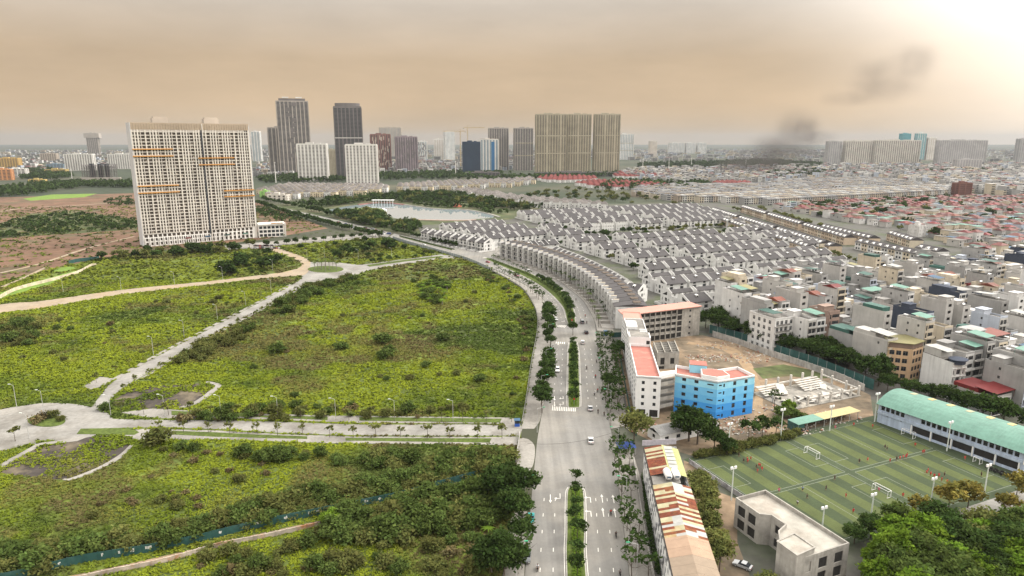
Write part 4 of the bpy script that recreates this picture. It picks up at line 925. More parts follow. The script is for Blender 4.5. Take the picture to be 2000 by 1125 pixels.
    gw = MB(); gw.box(-h, -1.5, f-6.2, f-6.0, 0, 1.4).box(1.5, h, f-6.2, f-6.0, 0, 1.4).box(-h, -h+.2, f-6.0, f-.02, 0, 1.5).box(h-.2, h, f-6.0, f-.02, 0, 1.5)
    out.append(('garden_wall', gw.mesh('garden_wall', wall_m)))
    return out
_wl = {}
def win_l(w, h):
    """the same window turned to face local -x"""
    k = (round(w, 2), round(h, 2))
    if k not in _wl:
        _wl[k] = MB().quad((.2, 0, 0), (.2, 0, h), (.2, -w, h), (.2, -w, 0), 0).box(.12, .19, -w/2-.04, -w/2+.04, 0, h, 1).box(.12, .19, -w, -w+.07, 0, h, 1).box(.12, .19, -.07, 0, 0, h, 1).mesh('window', [M_glass, M_frame])
    return _wl[k]
VILLA = parts_villa(); VILLA_FAR = parts_villa(detail=False); VILLA_S = parts_villa(10.6, 13.0); VILLA_N = parts_villa(8.6, 12.0, detail=False)
COUNT = {}
def put(kind, name, parts, x, y, rz, label, cat, group):
    COUNT[kind] = COUNT.get(kind, 0)+1
    return place(parts, thing(name, label, cat, (x, y, 0), rz, group))
# main grid of duplex villas ---------------------------------------------------
EST_MASK = [(1268, 600), (1255, 560), (1205, 519), (1150, 493), (1096, 480), (1050, 470), (1062, 455), (1050, 432), (985, 426), (1010, 412), (1170, 403), (1335, 402), (1400, 428), (1440, 446), (1560, 480), (1640, 505), (1655, 525), (1640, 548), (1560, 566), (1500, 585), (1410, 600), (1370, 612)]
PARK = [(1170, 472), (1165, 452), (1290, 449), (1420, 444), (1470, 455), (1430, 464), (1300, 470), (1240, 474)]
HOLES = [PARK, [(1255, 600), (1250, 520), (1262, 515), (1275, 560), (1285, 600)]]
for k in range(-1, 10):
    tt = -358.0-47.2*k; n = 0
    for j in range(-2, 26):
        s = 290.5+j*18.6
        if j in (3, 10): continue                 # cross streets
        for rear in (0, 1):
            q = tt-(15.0 if rear else 0)
            p = E1*s+E2*q; px, py = PX(p.x, p.y, 0)
            if not in1(px, py, EST_MASK) or any(in1(px, py, h_) for h_ in HOLES): continue
            n += 1
            lab = '%s villa from the boulevard in %s %s row behind the school' % (ordn(n), 'white-gabled' if not rear else 'terrace-backed', ordn(k+2)) if n else ''
            put('villa', 'villa', VILLA if py > 440 else VILLA_FAR, p.x, p.y, THETA+(pi if rear else 0)+random.uniform(-.01, .01), lab.replace('in white-gabled', 'in the street-facing').replace('in terrace-backed', 'in the garden-facing'), 'villa', 'white duplex villas with grey gable roofs')
# rows laid out by their ridge ends (pixels), facing the camera side
def ridge_row(name, a, b, n, z, parts, descr, cat, group, rear=True, rz_off=0.0, jit=0.0, rearparts=None, back=15.0):
    A, B = G(*a, z), G(*b, z); d = B-A; rz = atan2(d.y, d.x)+rz_off; nn = Vector((sin(rz), -cos(rz), 0))
    for i in range(n):
        p = A.lerp(B, i/max(1, n-1))
        put(name, name, parts, p.x, p.y, rz, '%s, %s from its boulevard end' % (descr, ordn(i+1)), cat, group)
        if rear:
            q = p-nn*back; put(name, name, rearparts or parts, q.x, q.y, rz+pi, '%s, backing the %s house' % (descr, ordn(i+1)), cat, group)
g_ = 'white duplex villas with grey gable roofs'
ridge_row('villa', (962, 457), (1050, 449), 4, 11.6, VILLA, 'white villa in the lakeside row behind the corner terrace', 'villa', g_)
ridge_row('villa', (926, 446), (1012, 439), 4, 11.6, VILLA, 'white villa in the second lakeside row', 'villa', g_)
ridge_row('villa', (890, 437), (970, 430), 4, 11.6, VILLA, 'white villa in the third lakeside row', 'villa', g_)
ridge_row('villa', (1070, 468), (1030, 471.5), 3, 11.6, VILLA, 'white villa at the flat terrace backs', 'villa', g_, rear=False, rz_off=pi)
# the corner terrace of eight gabled houses facing the boulevard
A, B = G(826, 470), G(936, 491)
for i in range(8):
    p = A.lerp(B, i/7); d = B-A; rz = atan2(d.y, d.x); nn = Vector((sin(rz), -cos(rz), 0)); p = p-nn*8
    put('terrace', 'corner_terrace_house', VILLA_S, p.x, p.y, rz, 'white gabled house facing the far boulevard, %s from the crossing' % ordn(8-i), 'house', 'gabled houses at the boulevard corner')
# flat-roofed terrace along the curve ------------------------------------------
def parts_flat():
    out = []; w, D, H = 9.0, 17.0, 12.2; h = w/2; f = -D/2; mb = MB(); ops = []
    for c in (0, 1):
        for k in range(3): ops.append((1.3+c*3.4, 4.1+c*3.4, .5+k*3.7, 3.2+k*3.7))
    facade(mb, (-h, f), (1, 0), w, 0, H, ops, .5); mb.quad((-h, D/2, 0), (-h, f, 0), (-h, f, H), (-h, D/2, H)); mb.quad((h, f, 0), (h, D/2, 0), (h, D/2, H), (h, f, H))
    facade(mb, (h, D/2), (-1, 0), w, 0, H, [(1+k*2.6, 2.4+k*2.6, .8+j*3.7, 2.6+j*3.7) for k in range(3) for j in range(3)], .3)
    out.append(('wall', mb.mesh('wall', M_vwhite)))
    for o in ops: out.append(('window', win_mesh(o[1]-o[0], o[3]-o[2]), (-h+o[0], f+.27, o[2])))
    out.append(('roof', MB().extrude_x([(f-.9, H+.15), (f+9, H+1.5), (D/2, H+.6), (D/2, H+.003), (f-.9, H+.003)][::-1], -h+.2, h-.2).mesh('roof', M_roofgrey)))
    out.append(('party_fin', MB().box(-h-.45, -h+.45, f-1.6, f+2.6, 0, H+2.0).mesh('party_fin', M_vwhite))); out.append(('fin_cap', MB().box(-h-.5, -h+.5, f-.4, f+2.7, H+2.003, H+2.15).mesh('fin_cap', M_vcream)))
    for k in range(2):
        for c in (0, 1):
            b = MB(); b.box(-1.5, 1.5, f-1.25, f-.005, 4.0+k*3.7, 4.15+k*3.7).box(-1.5, 1.5, f-1.25, f-1.17, 4.15+k*3.7, 5.0+k*3.7, 1); out.append(('balcony', b.mesh('balcony', [M_vwhite, M_frame]), (-h+2.7+c*3.4, 0, 0)))
    rb = MB(); rb.box(-1.9, 1.9, 1.6, 5.0, H+.9, H+1.7); rbt = MB().box(-2.3, 2.3, 1.2, 5.4, H+1.703, H+1.9).mesh('roof_box_lid', M_brownroof)
    out.append(('roof_box', rb.mesh('roof_box', M_vwhite), None, [('roof_box_lid', rbt)]))
    out.append(('rear_roof', MB().box(-h+.2, h-.2, D/2-2.5, D/2+2.0, H-3.6, H-3.3).mesh('rear_roof', M_roofgrey)))
    y = MB(); y.box(-h, -h+.25, f-7.5, f-1.7, 0, 1.8).box(-h+.25, h, f-7.5, f-7.3, 0, 1.0).box(-h+.3, h-.1, f-7.2, f-.1, .01, .35); out.append(('front_yard', y.mesh('front_yard', M_terr)))
    return out
FLAT = parts_flat()
fr = crom([tuple(G(x, y, 12.6)[:2]) for x, y in ((979, 474), (1022, 484), (1067, 498), (1100, 511), (1133, 527), (1160, 545), (1180, 563), (1196, 584), (1206, 604))])
pts = resample(fr, 9.05); N_FLAT = len(pts)-1
for i, (a, b) in enumerate(zip(pts, pts[1:])):
    rz = atan2(b[1]-a[1], b[0]-a[0]); c = Vector(((a[0]+b[0])/2, (a[1]+b[1])/2, 0))-Vector((sin(rz), -cos(rz), 0))*8.5
    put('flat', 'terrace_house', FLAT, c.x, c.y, rz, 'flat-roofed white terrace house on the boulevard curve, %s from the school' % ordn(N_FLAT-i), 'house', 'flat-roofed terrace along the boulevard')
# narrow mono-pitch row behind it
fr2 = [tuple(G(x, y, 11.0)[:2]) for x, y in ((1092, 484), (1140, 503), (1190, 527), (1236, 556))]
pts = resample(crom(fr2), 9.3)
for i, (a, b) in enumerate(zip(pts, pts[1:])):
    rz = atan2(b[1]-a[1], b[0]-a[0])+pi; put('narrow', 'back_row_house', VILLA_N, a[0], a[1], rz, 'narrow grey-roofed house behind the flat terrace, %s from the lake end' % ordn(i+1), 'house', 'narrow houses behind the flat terrace')
p = G(1236, 592); put('narrow', 'gable_end_house', VILLA_S, p.x+2, p.y+4, radians(-38), 'white gable-ended house closing the row behind the flat terrace', 'house', 'narrow houses behind the flat terrace')

# beige rows ------------------------------------------------------------------
def parts_beige(wall_m, w=8.4, D=12.0, H=7.4):
    out = []; h = w/2; f = -D/2; mb = MB(); ops = [(1.2+c*3.4, 3.4+c*3.4, z, z+1.9) for c in (0, 1) for z in (.6, 4.2)]
    facade(mb, (-h, f), (1, 0), w, 0, H, ops, .4); mb.quad((-h, D/2, 0), (-h, f, 0), (-h, f, H), (-h, D/2, H)); mb.quad((h, f, 0), (h, D/2, 0), (h, D/2, H), (h, f, H)); facade(mb, (h, D/2), (-1, 0), w, 0, H, ops, .4)
    out.append(('wall', mb.mesh('wall', wall_m)))
    for o in ops: out.append(('window', win_mesh(o[1]-o[0], o[3]-o[2]), (-h+o[0], f+.15, o[2])))
    out.append(('roof', MB().extrude_x([(f-.8, H), (0, H+3.2), (D/2+.8, H), (D/2+.8, H-.2), (f-.8, H-.2)][::-1], -h-.01, h+.01).mesh('roof', M_roofgrey)))
    pd = MB().add([(-2.5, f+.7, H+.75), (2.5, f+.7, H+.75), (0, f+.7, H+2.35), (-2.5, f+.9, H+.75), (2.5, f+.9, H+.75), (0, f+5.4, H+2.35), (0, f+.9, H+2.35)], [(0, 1, 2), (3, 0, 2, 6), (1, 4, 6, 2), (3, 6, 5), (4, 5, 6)])
    out.append(('pediment', pd.mesh('pediment', M_vwhite)))
    return out
BEIGE = [parts_beige(M_beige), parts_beige(M_vcream), parts_beige(M_vwhite)]
def beige_row(a, b, tagname, side=1, z=10.4, mix=(0, 0, 0, 1), step=8.45):
    A, B = G(*a, z), G(*b, z); d = B-A; L_ = d.length; n = int(L_/step); rz = atan2(d.y, d.x)
    for i in range(n):
        p = A+d*((i+.5)*step/L_)
        if (i % 13) == 11: continue
        o = put('beige', 'row_house', BEIGE[mix[(i*7+n) % len(mix)]], p.x, p.y, rz+(pi if side < 0 else 0), 'grey-roofed row house with white pediment, %s along the %s' % (ordn(i+1), tagname), 'house', 'row houses with white pediments')
for a, b, nm, mix in (((1366, 408), (1590, 477), 'beige row bordering the villas', (0, 0, 1, 0)), ((1397, 405), (1638, 476), 'second beige row from the villas', (1, 0, 2, 1)), ((1455, 400), (1668, 460), 'third beige row from the villas', (0, 0, 0, 1)), ((1682, 465), (1812, 491), 'cream row ending by the tube houses', (1, 2, 1, 2)), ((1612, 437), (1719, 462), 'fourth beige row from the villas', (0, 1)), ((1745, 450), (1800, 466), 'short beige row below the red roofs', (0, 1)), ((1800, 476), (1850, 486), 'short cream row below the red roofs', (1, 2)), ((1830, 495), (1925, 508), 'grey-roofed row beside the tall grey block', (0, 1)), ((1915, 500), (1990, 512), 'grey-roofed row at the edge of town', (2, 1))):
    beige_row(a, b, nm, 1, mix=mix)

# pale modern rows beyond ------------------------------------------------------
def parts_modern(wall_m):
    w, D, H = 10.0, 12, 9.8; h = w/2; f = -D/2; mb = MB(); ops = [(1.0, 4.2, .4, 2.7), (5.6, 9.0, .4, 2.7), (1.0, 3.6, 4.0, 6.0), (6.0, 9.0, 4.0, 6.0), (1.0, 3.6, 7.0, 8.8), (6.0, 9.0, 7.0, 8.8)]
    facade(mb, (-h, f), (1, 0), w, 0, H, ops, .4); mb.quad((-h, D/2, 0), (-h, f, 0), (-h, f, H), (-h, D/2, H)); mb.quad((h, f, 0), (h, D/2, 0), (h, D/2, H), (h, f, H)); mb.quad((h, D/2, 0), (-h, D/2, 0), (-h, D/2, H), (h, D/2, H))
    wn = MB()
    for o in ops: wn.box(-h+o[0], -h+o[1], f+.3, f+.39, o[2], o[3])
    rf = MB().box(-h-.2, h+.2, f-.7, D/2+.3, H, H+.3).box(-h+1, h-1, f+3, D/2-2, H+.303, H+1.6, 1)
    return [('wall', mb.mesh('wall', wall_m)), ('window', wn.mesh('window', M_glass)), ('roof', rf.mesh('roof', [mat('pale_roof', (0.135, 0.14, 0.155), .8, .2, .3, rnd=.3), wall_m]))]
MODERN = [parts_modern(mat('modern_cream', (0.44, .39, .31), .85, .1, .3, rnd=.12)), parts_modern(mat('modern_grey', (0.30, .295, .285), .85, .1, .3, rnd=.15)), parts_modern(mat('modern_white', (0.50, .49, .465), .85, .08, .3, rnd=.1)), parts_modern(mat('modern_tan', (0.36, .305, .245), .85, .1, .3, rnd=.12))]
def far_mass(name, items, label, cat):
    """distant houses that run together: one object"""
    mb = MB()
    mats = []
    for (x, y, rz, w, d, h, wi, ri, pitch, ms) in items:
        for m in ms:
            if m not in mats: mats.append(m)
        a, b = mats.index(ms[0]), mats.index(ms[1]); c, s = cos(rz), sin(rz); T = lambda q: (x+q[0]*c-q[1]*s, y+q[0]*s+q[1]*c, q[2])
        X, Y = w/2, d/2
        vs = [T(q) for q in ((-X, -Y, 0), (X, -Y, 0), (X, Y, 0), (-X, Y, 0), (-X, -Y, h), (X, -Y, h), (X, Y, h), (-X, Y, h))]
        mb.add(vs, [(0, 1, 5, 4), (1, 2, 6, 5), (2, 3, 7, 6), (3, 0, 4, 7)], a)
        if pitch: mb.add([T(q) for q in ((-X-.3, -Y-.4, h), (X+.3, -Y-.4, h), (X+.3, Y+.4, h), (-X-.3, Y+.4, h), (-X*.5, 0, h+pitch), (X*.5, 0, h+pitch))], [(0, 1, 5, 4), (1, 2, 5), (2, 3, 4, 5), (3, 0, 4)], b)
        else: mb.add([T(q) for q in ((-X, -Y, h+.01), (X, -Y, h+.01), (X, Y, h+.01), (-X, Y, h+.01))], [(0, 1, 2, 3)], b)
        for zz in np.arange(1.2, h-1.2, 3.2):          # window bands toward the front
            mb.add([T(q) for q in ((-X*.75, -Y-.05, zz), (X*.75, -Y-.05, zz), (X*.75, -Y-.05, zz+1.5), (-X*.75, -Y-.05, zz+1.5))], [(0, 1, 2, 3)], mats.index(M_glass) if M_glass in mats else (mats.append(M_glass) or len(mats)-1))
    return stuff(mb.build(name, mats), label, cat)
def rows_in(mask, theta, row_step, pitch, seed, depth_pts=None):
    """lots laid along parallel rows inside a pixel polygon: yields row, index, x, y (rows from the camera outward)"""
    u = Vector((cos(theta), sin(theta), 0)); v = Vector((-sin(theta), cos(theta), 0)); c = [G(*p) for p in mask]
    s0, s1 = min(p.dot(u) for p in c), max(p.dot(u) for p in c); t0, t1 = min(p.dot(v) for p in c), max(p.dot(v) for p in c); out = []; r = 0; t_ = t0
    while t_ < t1:
        s = np.arange(s0, s1, pitch); X = u.x*s+v.x*t_; Y = u.y*s+v.y*t_; dz = CAMH; dep = Y*cP+dz*sP; ok = dep > 10
        px = 1000+FPX*X/np.where(ok, dep, 1); py = 562.5+FPX*(dz*cP-Y*sP)/np.where(ok, dep, 1); m = ok & in_poly(px, py, mask); idx = np.nonzero(m)[0]
        if len(idx):
            r += 1
            for i, k in enumerate(idx): out.append((r, i+1, float(X[k]), float(Y[k])))
        t_ += row_step
    return out
q = random.Random(3)
MOD_MASK = [(1236, 384), (1240, 369), (1300, 366), (1470, 366), (1560, 354), (1720, 352), (1856, 371), (1852, 380), (1760, 388), (1650, 395), (1560, 402), (1470, 401), (1390, 396), (1320, 395)]
lots = rows_in(MOD_MASK, radians(27), 29, 10.3, 1); far = []
for i, (r, k, x, y) in enumerate(lots):
    m = q.randrange(4)
    if COUNT.get('modern', 0) < 260: put('modern', 'modern_house', MODERN[m], x, y, radians(27), '%s flat-roofed modern house, %s along the %s pale row beyond the estate' % (('cream', 'grey', 'white', 'tan')[m], ordn(k), ordn(r)), 'house', 'flat-roofed modern rows beyond the estate')
    else: far.append((x, y, radians(27), 9.6, 12, q.uniform(9, 11.5), 0, 1, 0, (MATS[('modern_cream', 'modern_grey', 'modern_white', 'modern_tan')[m]], MATS['pale_roof'])))
if far: far_mass('far_modern_houses', far, 'pale flat-roofed rows running together beyond the estate', 'houses')
# red-roofed estate under the tall slabs
def parts_hip(wall_m, roof_m, w=11, D=11, H=6.6, rise=3.2):
    h = w/2; f = D/2; mb = MB(); ops = [(1.2, 3.4, .6, 2.6), (w-3.4, w-1.2, .6, 2.6), (1.2, 3.0, 3.9, 5.6), (w-3.0, w-1.2, 3.9, 5.6)]
    facade(mb, (-h, -f), (1, 0), w, 0, H, ops, .3); facade(mb, (h, -f), (0, 1), D, 0, H, ops[:2] if D > 8 else [], .3); facade(mb, (h, f), (-1, 0), w, 0, H, [], .3); facade(mb, (-h, f), (0, -1), D, 0, H, [(D*.4, D*.4+1.2, 3.9, 5.4)], .3)
    wn = MB()
    for o in ops: wn.box(-h+o[0], -h+o[1], -f+.2, -f+.29, o[2], o[3])
    wn.box(-h+.2, -h+.29, f-D*.4-1.2, f-D*.4, 3.9, 5.4)
    rf = MB().add([(-h-.5, -f-.5, H), (h+.5, -f-.5, H), (h+.5, f+.5, H), (-h-.5, f+.5, H), (-h*.35, 0, H+rise), (h*.35, 0, H+rise)], [(0, 1, 5, 4), (1, 2, 5), (2, 3, 4, 5), (3, 0, 4), (3, 2, 1, 0)])
    return [('wall', mb.mesh('wall', wall_m)), ('window', wn.mesh('window', M_glass)), ('roof', rf.mesh('roof', roof_m))]
M_redfar = mat('red_estate_tile', (0.145, 0.03, 0.026), .8, .2, .5, rnd=.2)
REDV = parts_hip(M_vwhite, M_redfar, 12, 12, 7, 4)
for mk, nm in (([(1045, 349), (1100, 346), (1165, 350), (1160, 356), (1100, 358), (1060, 356)], 'below the tall slab blocks'), ([(1125, 362), (1160, 357), (1250, 360), (1315, 367), (1300, 372), (1240, 372), (1170, 371)], 'beside the vacant green plot'), ([(1190, 343), (1215, 339), (1270, 342), (1290, 347), (1240, 350), (1200, 349)], 'under the right-hand slab'), ([(1395, 360), (1462, 359), (1460, 364), (1395, 366)], 'in the distant strip before the smoke')):
    for r, k, x, y in rows_in(mk, radians(24), 26, 14.5, 2): put('redv', 'red_roofed_villa', REDV, x, y, radians(24), 'red-roofed villa, %s of the %s row %s' % (ordn(k), ordn(r), nm.replace('right-hand slab', 'lone slab')), 'villa', 'red-roofed villas')
# cream villas by the lake and further back
CREAMV = [parts_hip(mat('lake_villa_cream', (0.58, .50, .36), .85, .08, .3, rnd=.12), mat('lake_roof', (0.15, .135, .125), .85, .2, .3, rnd=.25), 10, 11, 9.5, 3.2), parts_hip(M_vwhite, MATS['lake_roof'], 10, 11, 9.5, 3.2)]
for mk, nm, st, pt in (([(500, 378), (560, 366), (640, 366), (700, 368), (765, 369), (760, 377), (700, 383), (640, 386), (590, 388), (530, 392)], 'in the cream rows across the lake', 44, 13), ([(775, 366), (870, 360), (985, 356), (1040, 352), (1045, 360), (1000, 366), (880, 372), (775, 376)], 'in the cream rows past the park', 44, 13), ([(880, 380), (915, 375), (1010, 392), (1170, 405), (1185, 412), (1100, 410), (1000, 402)], 'in the grey rows beside the park trees', 22, 15)):
    lots = rows_in(mk, radians(-8) if 'grey' not in nm else radians(-22), st, pt, 4)
    for r, k, x, y in lots[:170]: put('lakev', 'lakeside_villa', CREAMV[(k+r) % 3 == 0 or 'grey' in nm], x, y, radians(-8)+q.uniform(-.05, .05), 'grey-hipped villa, %s of the %s row %s' % (ordn(k), ordn(r), nm), 'villa', 'hipped villas round the lake')
    if lots[170:]: far_mass('far_cream_villas', [(x, y, radians(-8), 11, 11, 8, 0, 1, 4, (M_vcream, M_roofgrey)) for r, k, x, y in lots[170:]], 'cream villas running together behind the lake', 'houses')
# ================================================================ town of tube houses
M_render = mat('grey_render', (0.34, 0.335, 0.325), .92, .1, .3, .12, .06, (0.29, .285, .275), .56, streak=.12, rnd=.14)
M_render2 = mat('pale_render', (0.45, 0.435, 0.41), .92, .1, .3, .12, .06, streak=.12, rnd=.1)
M_townwhite = mat('town_white', (0.66, 0.65, 0.63), .9, .06, .4, .08, .1, streak=.2, rnd=.06)
M_townblue = mat('town_pale_blue', (0.46, 0.50, 0.57), .9, .06, .4, .08, .1, streak=.15, rnd=.08)
M_towncream = mat('town_cream', (0.55, 0.48, 0.37), .9, .08, .4, .1, .1, streak=.2, rnd=.1)
M_navy = mat('town_navy', (0.045, 0.055, 0.08), .85, .15, .4)
M_peach = mat('town_peach', (0.62, 0.43, 0.27), .85, .06, .4, .05, .1, streak=.12)
M_brick = mat('bare_brick', (0.30, 0.215, 0.175), .95, .2, .8, .1, .1)
WALLS = {'grey': M_render, 'pale grey': M_render2, 'white': M_townwhite, 'pale blue': M_townblue, 'cream': M_towncream, 'navy': M_navy, 'brick': M_brick}
_tube = {}
def tube_parts(w, d, fl, style):
    """shared meshes of a tube house; wall and front take their paint from the thing"""
    k = (w, d, fl, style)
    if k in _tube: return _tube[k]
    fh = 3.35; H = fl*fh+.3; h = w/2; f = -d/2; out = []
    mb = MB(); r_ = random.Random(hash(k) % 1000)
    sops = [(x, x+.9, .3+fh*j+1.1, .3+fh*j+2.2) for j in range(1, fl) for x in (d*.35, d*.72) if r_.random() < .35]
    facade(mb, (-h, -f), (0, -1), d, 0, H, sops, .15); facade(mb, (h, f), (0, 1), d, 0, H, [], .15); facade(mb, (h, -f), (-1, 0), w, 0, H, [(w*.3, w*.7, fh*j+1.2, fh*j+2.6) for j in range(fl)], .2)
    out.append(['wall', mb.mesh('wall', M_render), None, 'wall'])
    for o in sops: out.append(['window', win_l(o[1]-o[0], o[3]-o[2]), (-h-.02, -f-o[0], o[2]), None])
    fm = MB(); fops = [(.35, w-.35, .2, 2.7)]
    for j in range(1, fl):
        if style == 0: fops += [(.5, w/2-.15, j*fh+.5, j*fh+2.7), (w/2+.15, w-.5, j*fh+.5, j*fh+2.7)]
        elif style == 1: fops += [(.45, w-.45, j*fh+.4, j*fh+2.8)]
        else: fops += [(.4, 1.4, j*fh+.3, j*fh+2.6), (1.9, w-.4, j*fh+.9, j*fh+2.6)]
    facade(fm, (-h, f-.12), (1, 0), w, 0, H, fops, .3); out.append(['front', fm.mesh('front', M_townwhite), None, 'front'])
    for o in fops: out.append(['window', win_mesh(o[1]-o[0], o[3]-o[2]), (-h+o[0], f-.10, o[2]), None])
    for j in range(1, fl):
        if style != 2 or j % 2:
            b = MB().box(-h+.1, h-.1, f-1.15, f-.125, j*fh+.12, j*fh+.3).box(-h+.1, h-.1, f-1.15, f-1.06, j*fh+.3, j*fh+1.1); out.append(['balcony', b.mesh('balcony', M_townwhite), None, 'front'])
    out.append(['roof', MB().add([(-h, f, H-.25), (h, f, H-.25), (h, -f, H-.25), (-h, -f, H-.25)], [(0, 1, 2, 3)]).mesh('roof', M_gravelroof), None, None])
    p = MB(); t = .14; p.box(-h, h, f-.12, f+t, H+.001, H+.85).box(-h, h, -f-t, -f, H+.001, H+.6).box(-h, -h+t, f+t, -f-t, H+.001, H+.6).box(h-t, h, f+t, -f-t, H+.001, H+.6); out.append(['parapet', p.mesh('parapet', M_render), None, 'wall'])
    _tube[k] = (out, H); return _tube[k]
_top = {}
def top_mesh(k, w, d, m):
    kk = (k, w, d, m.name)
    if kk in _top: return _top[kk]
    h = w/2
    if k == 'stair': me = MB().box(-h+.1, h-.1, 0, 4.2, 0, 2.6).box(-h-.1, h+.1, -.4, 4.5, 2.603, 2.75).mesh('stair_head', m)
    elif k == 'awning':
        mb = MB(); mb.add([(-h-.15, -d*.44, 2.5), (h+.15, -d*.44, 2.7), (h+.15, d*.1, 3.2), (-h-.15, d*.1, 3.0)], [(0, 1, 2, 3)]).add([(-h-.15, -d*.44, 2.42), (h+.15, -d*.44, 2.62), (h+.15, d*.1, 3.12), (-h-.15, d*.1, 2.92)], [(3, 2, 1, 0)])
        for x in (-h+.15, h-.15):
            for y in (-d*.42, d*.08): mb.box(x-.05, x+.05, y-.05, y+.05, -.2, 2.95 if y > 0 else 2.5)
        me = mb.mesh('roof_awning', m)
    elif k == 'shed': me = MB().box(-h+.05, h-.05, -d*.2, d*.42, 0, 2.3).mesh('roof_room', m)
    elif k == 'gable': me = MB().extrude_x([(-d*.45, .05), (-d*.1, 1.7), (d*.3, .05)][::-1], -h-.2, h+.2).mesh('pitched_roof', m)
    _top[kk] = me; return me
def setm(o, m):
    if o.data.materials[0] != m:
        o.material_slots[0].link = 'OBJECT'; o.material_slots[0].material = m
    return o
def tube(x, y, rz, w, d, fl, style, wall, front, tops, label, name='tube_house', group='tube houses of the old town'):
    parts, H = tube_parts(w, d, fl, style); t = thing(name, label, 'house', (x, y, 0), rz, group)
    for nm, me, loc, slot in parts:
        o = link(nm, me, t, loc)
        if slot == 'wall': setm(o, WALLS[wall])
        elif slot == 'front': setm(o, WALLS[front])
    for k, m, dy in tops:
        if k == 'tank':
            o = link('water_tank', tank_mesh(), t, (dy[0], dy[1], H+dy[2]), pi/2 if dy[0] < 0 else 0)
        else: link({'stair': 'stair_head', 'awning': 'roof_awning', 'shed': 'roof_room', 'gable': 'pitched_roof'}[k], top_mesh(k, w, d, m), t, (0, dy, H-.2))
    COUNT['tube'] = COUNT.get('tube', 0)+1
    return t
TOWN = [(1378, 632), (1398, 600), (1470, 588), (1560, 572), (1640, 552), (1700, 538), (1830, 545), (1900, 532), (2015, 520), (2030, 560), (2040, 850), (2010, 845), (1985, 815), (1925, 790), (1850, 762), (1760, 742), (1690, 722), (1610, 700), (1560, 690), (1490, 672), (1440, 655), (1410, 648)]
q = random.Random(17)
heroes = []      # exclusion discs
def near_hero(x, y): return any(hypot(x-a, y-b) < r for a, b, r in heroes)
def hero(px, *a, r=8, **k):
    p = G(*px); heroes.append((p.x, p.y, r)); return p
# hand-placed houses
p = hero((1868, 628), r=11); tube(p.x, p.y, THETA, 9, 17, 5, 1, 'navy', 'white', [('tank', None, (1.5, 2, 0)), ('tank', None, (-1.5, -1, 0)), ('shed', M_render, 0)], 'black-painted windowless side wall of the tall house in mid town')
p = hero((1912, 645), r=8); tube(p.x, p.y, THETA, 7.5, 14, 3, 2, 'pale blue', 'pale blue', [('tank', None, (1.2, 1, 0)), ('stair', M_townwhite, 2)], 'pale blue-white house in front of the black-walled house')
p = hero((1985, 575), r=13); tube(p.x, p.y, THETA, 13, 16, 5, 1, 'pale grey', 'cream', [('tank', None, (2, 1, 0)), ('stair', M_render2, 3)], 'broad grey block with blue glass front near the beige rows')
p = hero((1930, 812), r=9); tube(p.x+2, p.y+8, THETA, 11, 15, 2, 1, 'pale grey', 'white', [('shed', M_redsheet, 1), ('awning', M_redsheet, -2)], 'low cream house with red roof deck beside the ornate white house')
q2 = random.Random(9)
def peach_house():
    p = hero((1775, 748), r=11); t = thing('peach_corner_house', 'peach four-storey corner house with dark ribbon windows and mossy sheet roof', 'house', (0, 0, 0))
    c = Vector((p.x, p.y+8)); P = ccw([tuple(c+Vector(v)) for v in ((-8, -3.5), (0.5, -7), (7.5, -2.5), (5, 6.5), (-5, 6.5))])
    H = 14.5; ops = {}
    for i in range(5):
        l = (Vector(P[(i+1) % 5])-Vector(P[i])).length; ops[i] = [(x, x+1.9, .9+f*3.4+.3, .9+f*3.4+2.3) for f in range(4) for x in np.arange(.7, l-2, 2.5)]
    shell(t, P, 0, H, ops, M_peach); MB().prism(inset(P, -.5), H+2.2, H+2.45).build('roof', M_yelsheet, t); MB().prism(inset(P, .25), H, H+2.19).build('roof_room', mat('loft_brown', (0.24, .17, .13), .9, .15, .6), t)
peach_house()
def ornate_house():
    p = hero((1862, 784), r=11); t = thing('ornate_white_house', 'tall narrow white house with arched windows and black oval roof canopy', 'house', (p.x, p.y+9, 0), THETA-.15)
    W_, D_, H = 6.5, 14, 15.5; P = [(-3.2, -7), (3.2, -7), (3.2, 7), (-3.2, 7)]
    ops = {0: [(1.9, 4.1, .8+f*3.2, 2.8+f*3.2) for f in range(4)]+[(.5, 1.1, .8+f*3.2, 2.6+f*3.2) for f in range(4)]+[(5.2, 5.8, .8+f*3.2, 2.6+f*3.2) for f in range(4)], 1: [(9, 9.8, 9.6, 10.8), (11, 11.8, 12.5, 13.6)]}
    shell(t, P, 0, H, ops, M_townwhite)
    for f in range(1, 5): MB().box(-3.5, 3.5, -7.5, -7.003, f*3.2+.1, f*3.2+.35).build('cornice', M_townwhite, t)
    for x in (-3.2, -1.6, 1.2, 2.9): MB().box(x-.15, x+.15, -7.35, -7.004, .2, H-2).build('pilaster', M_townwhite, t)
    MB().prism([(3.6*cos(a), -6.2+3.2*sin(a)) for a in np.linspace(0, 2*pi, 19)[:-1]], H+.9, H+1.15).build('oval_canopy', M_navy, t)
    MB().prism([(3.0*cos(a), -6.0+2.5*sin(a)) for a in np.linspace(0, 2*pi, 19)[:-1]], H-.8, H+.89).build('canopy_wall', M_navy, t)
    MB().box(-3.2, 3.2, -3, 7, H, H+.2).build('roof', M_gravelroof, t); MB().box(-3.0, 2.8, -1, 6.8, H+.203, H+3.2).build('roof_room', M_render2, t); MB().box(-3.3, 1, -4, 3, H+3.3, H+3.45).build('roof_awning', M_silver, t)
ornate_house()
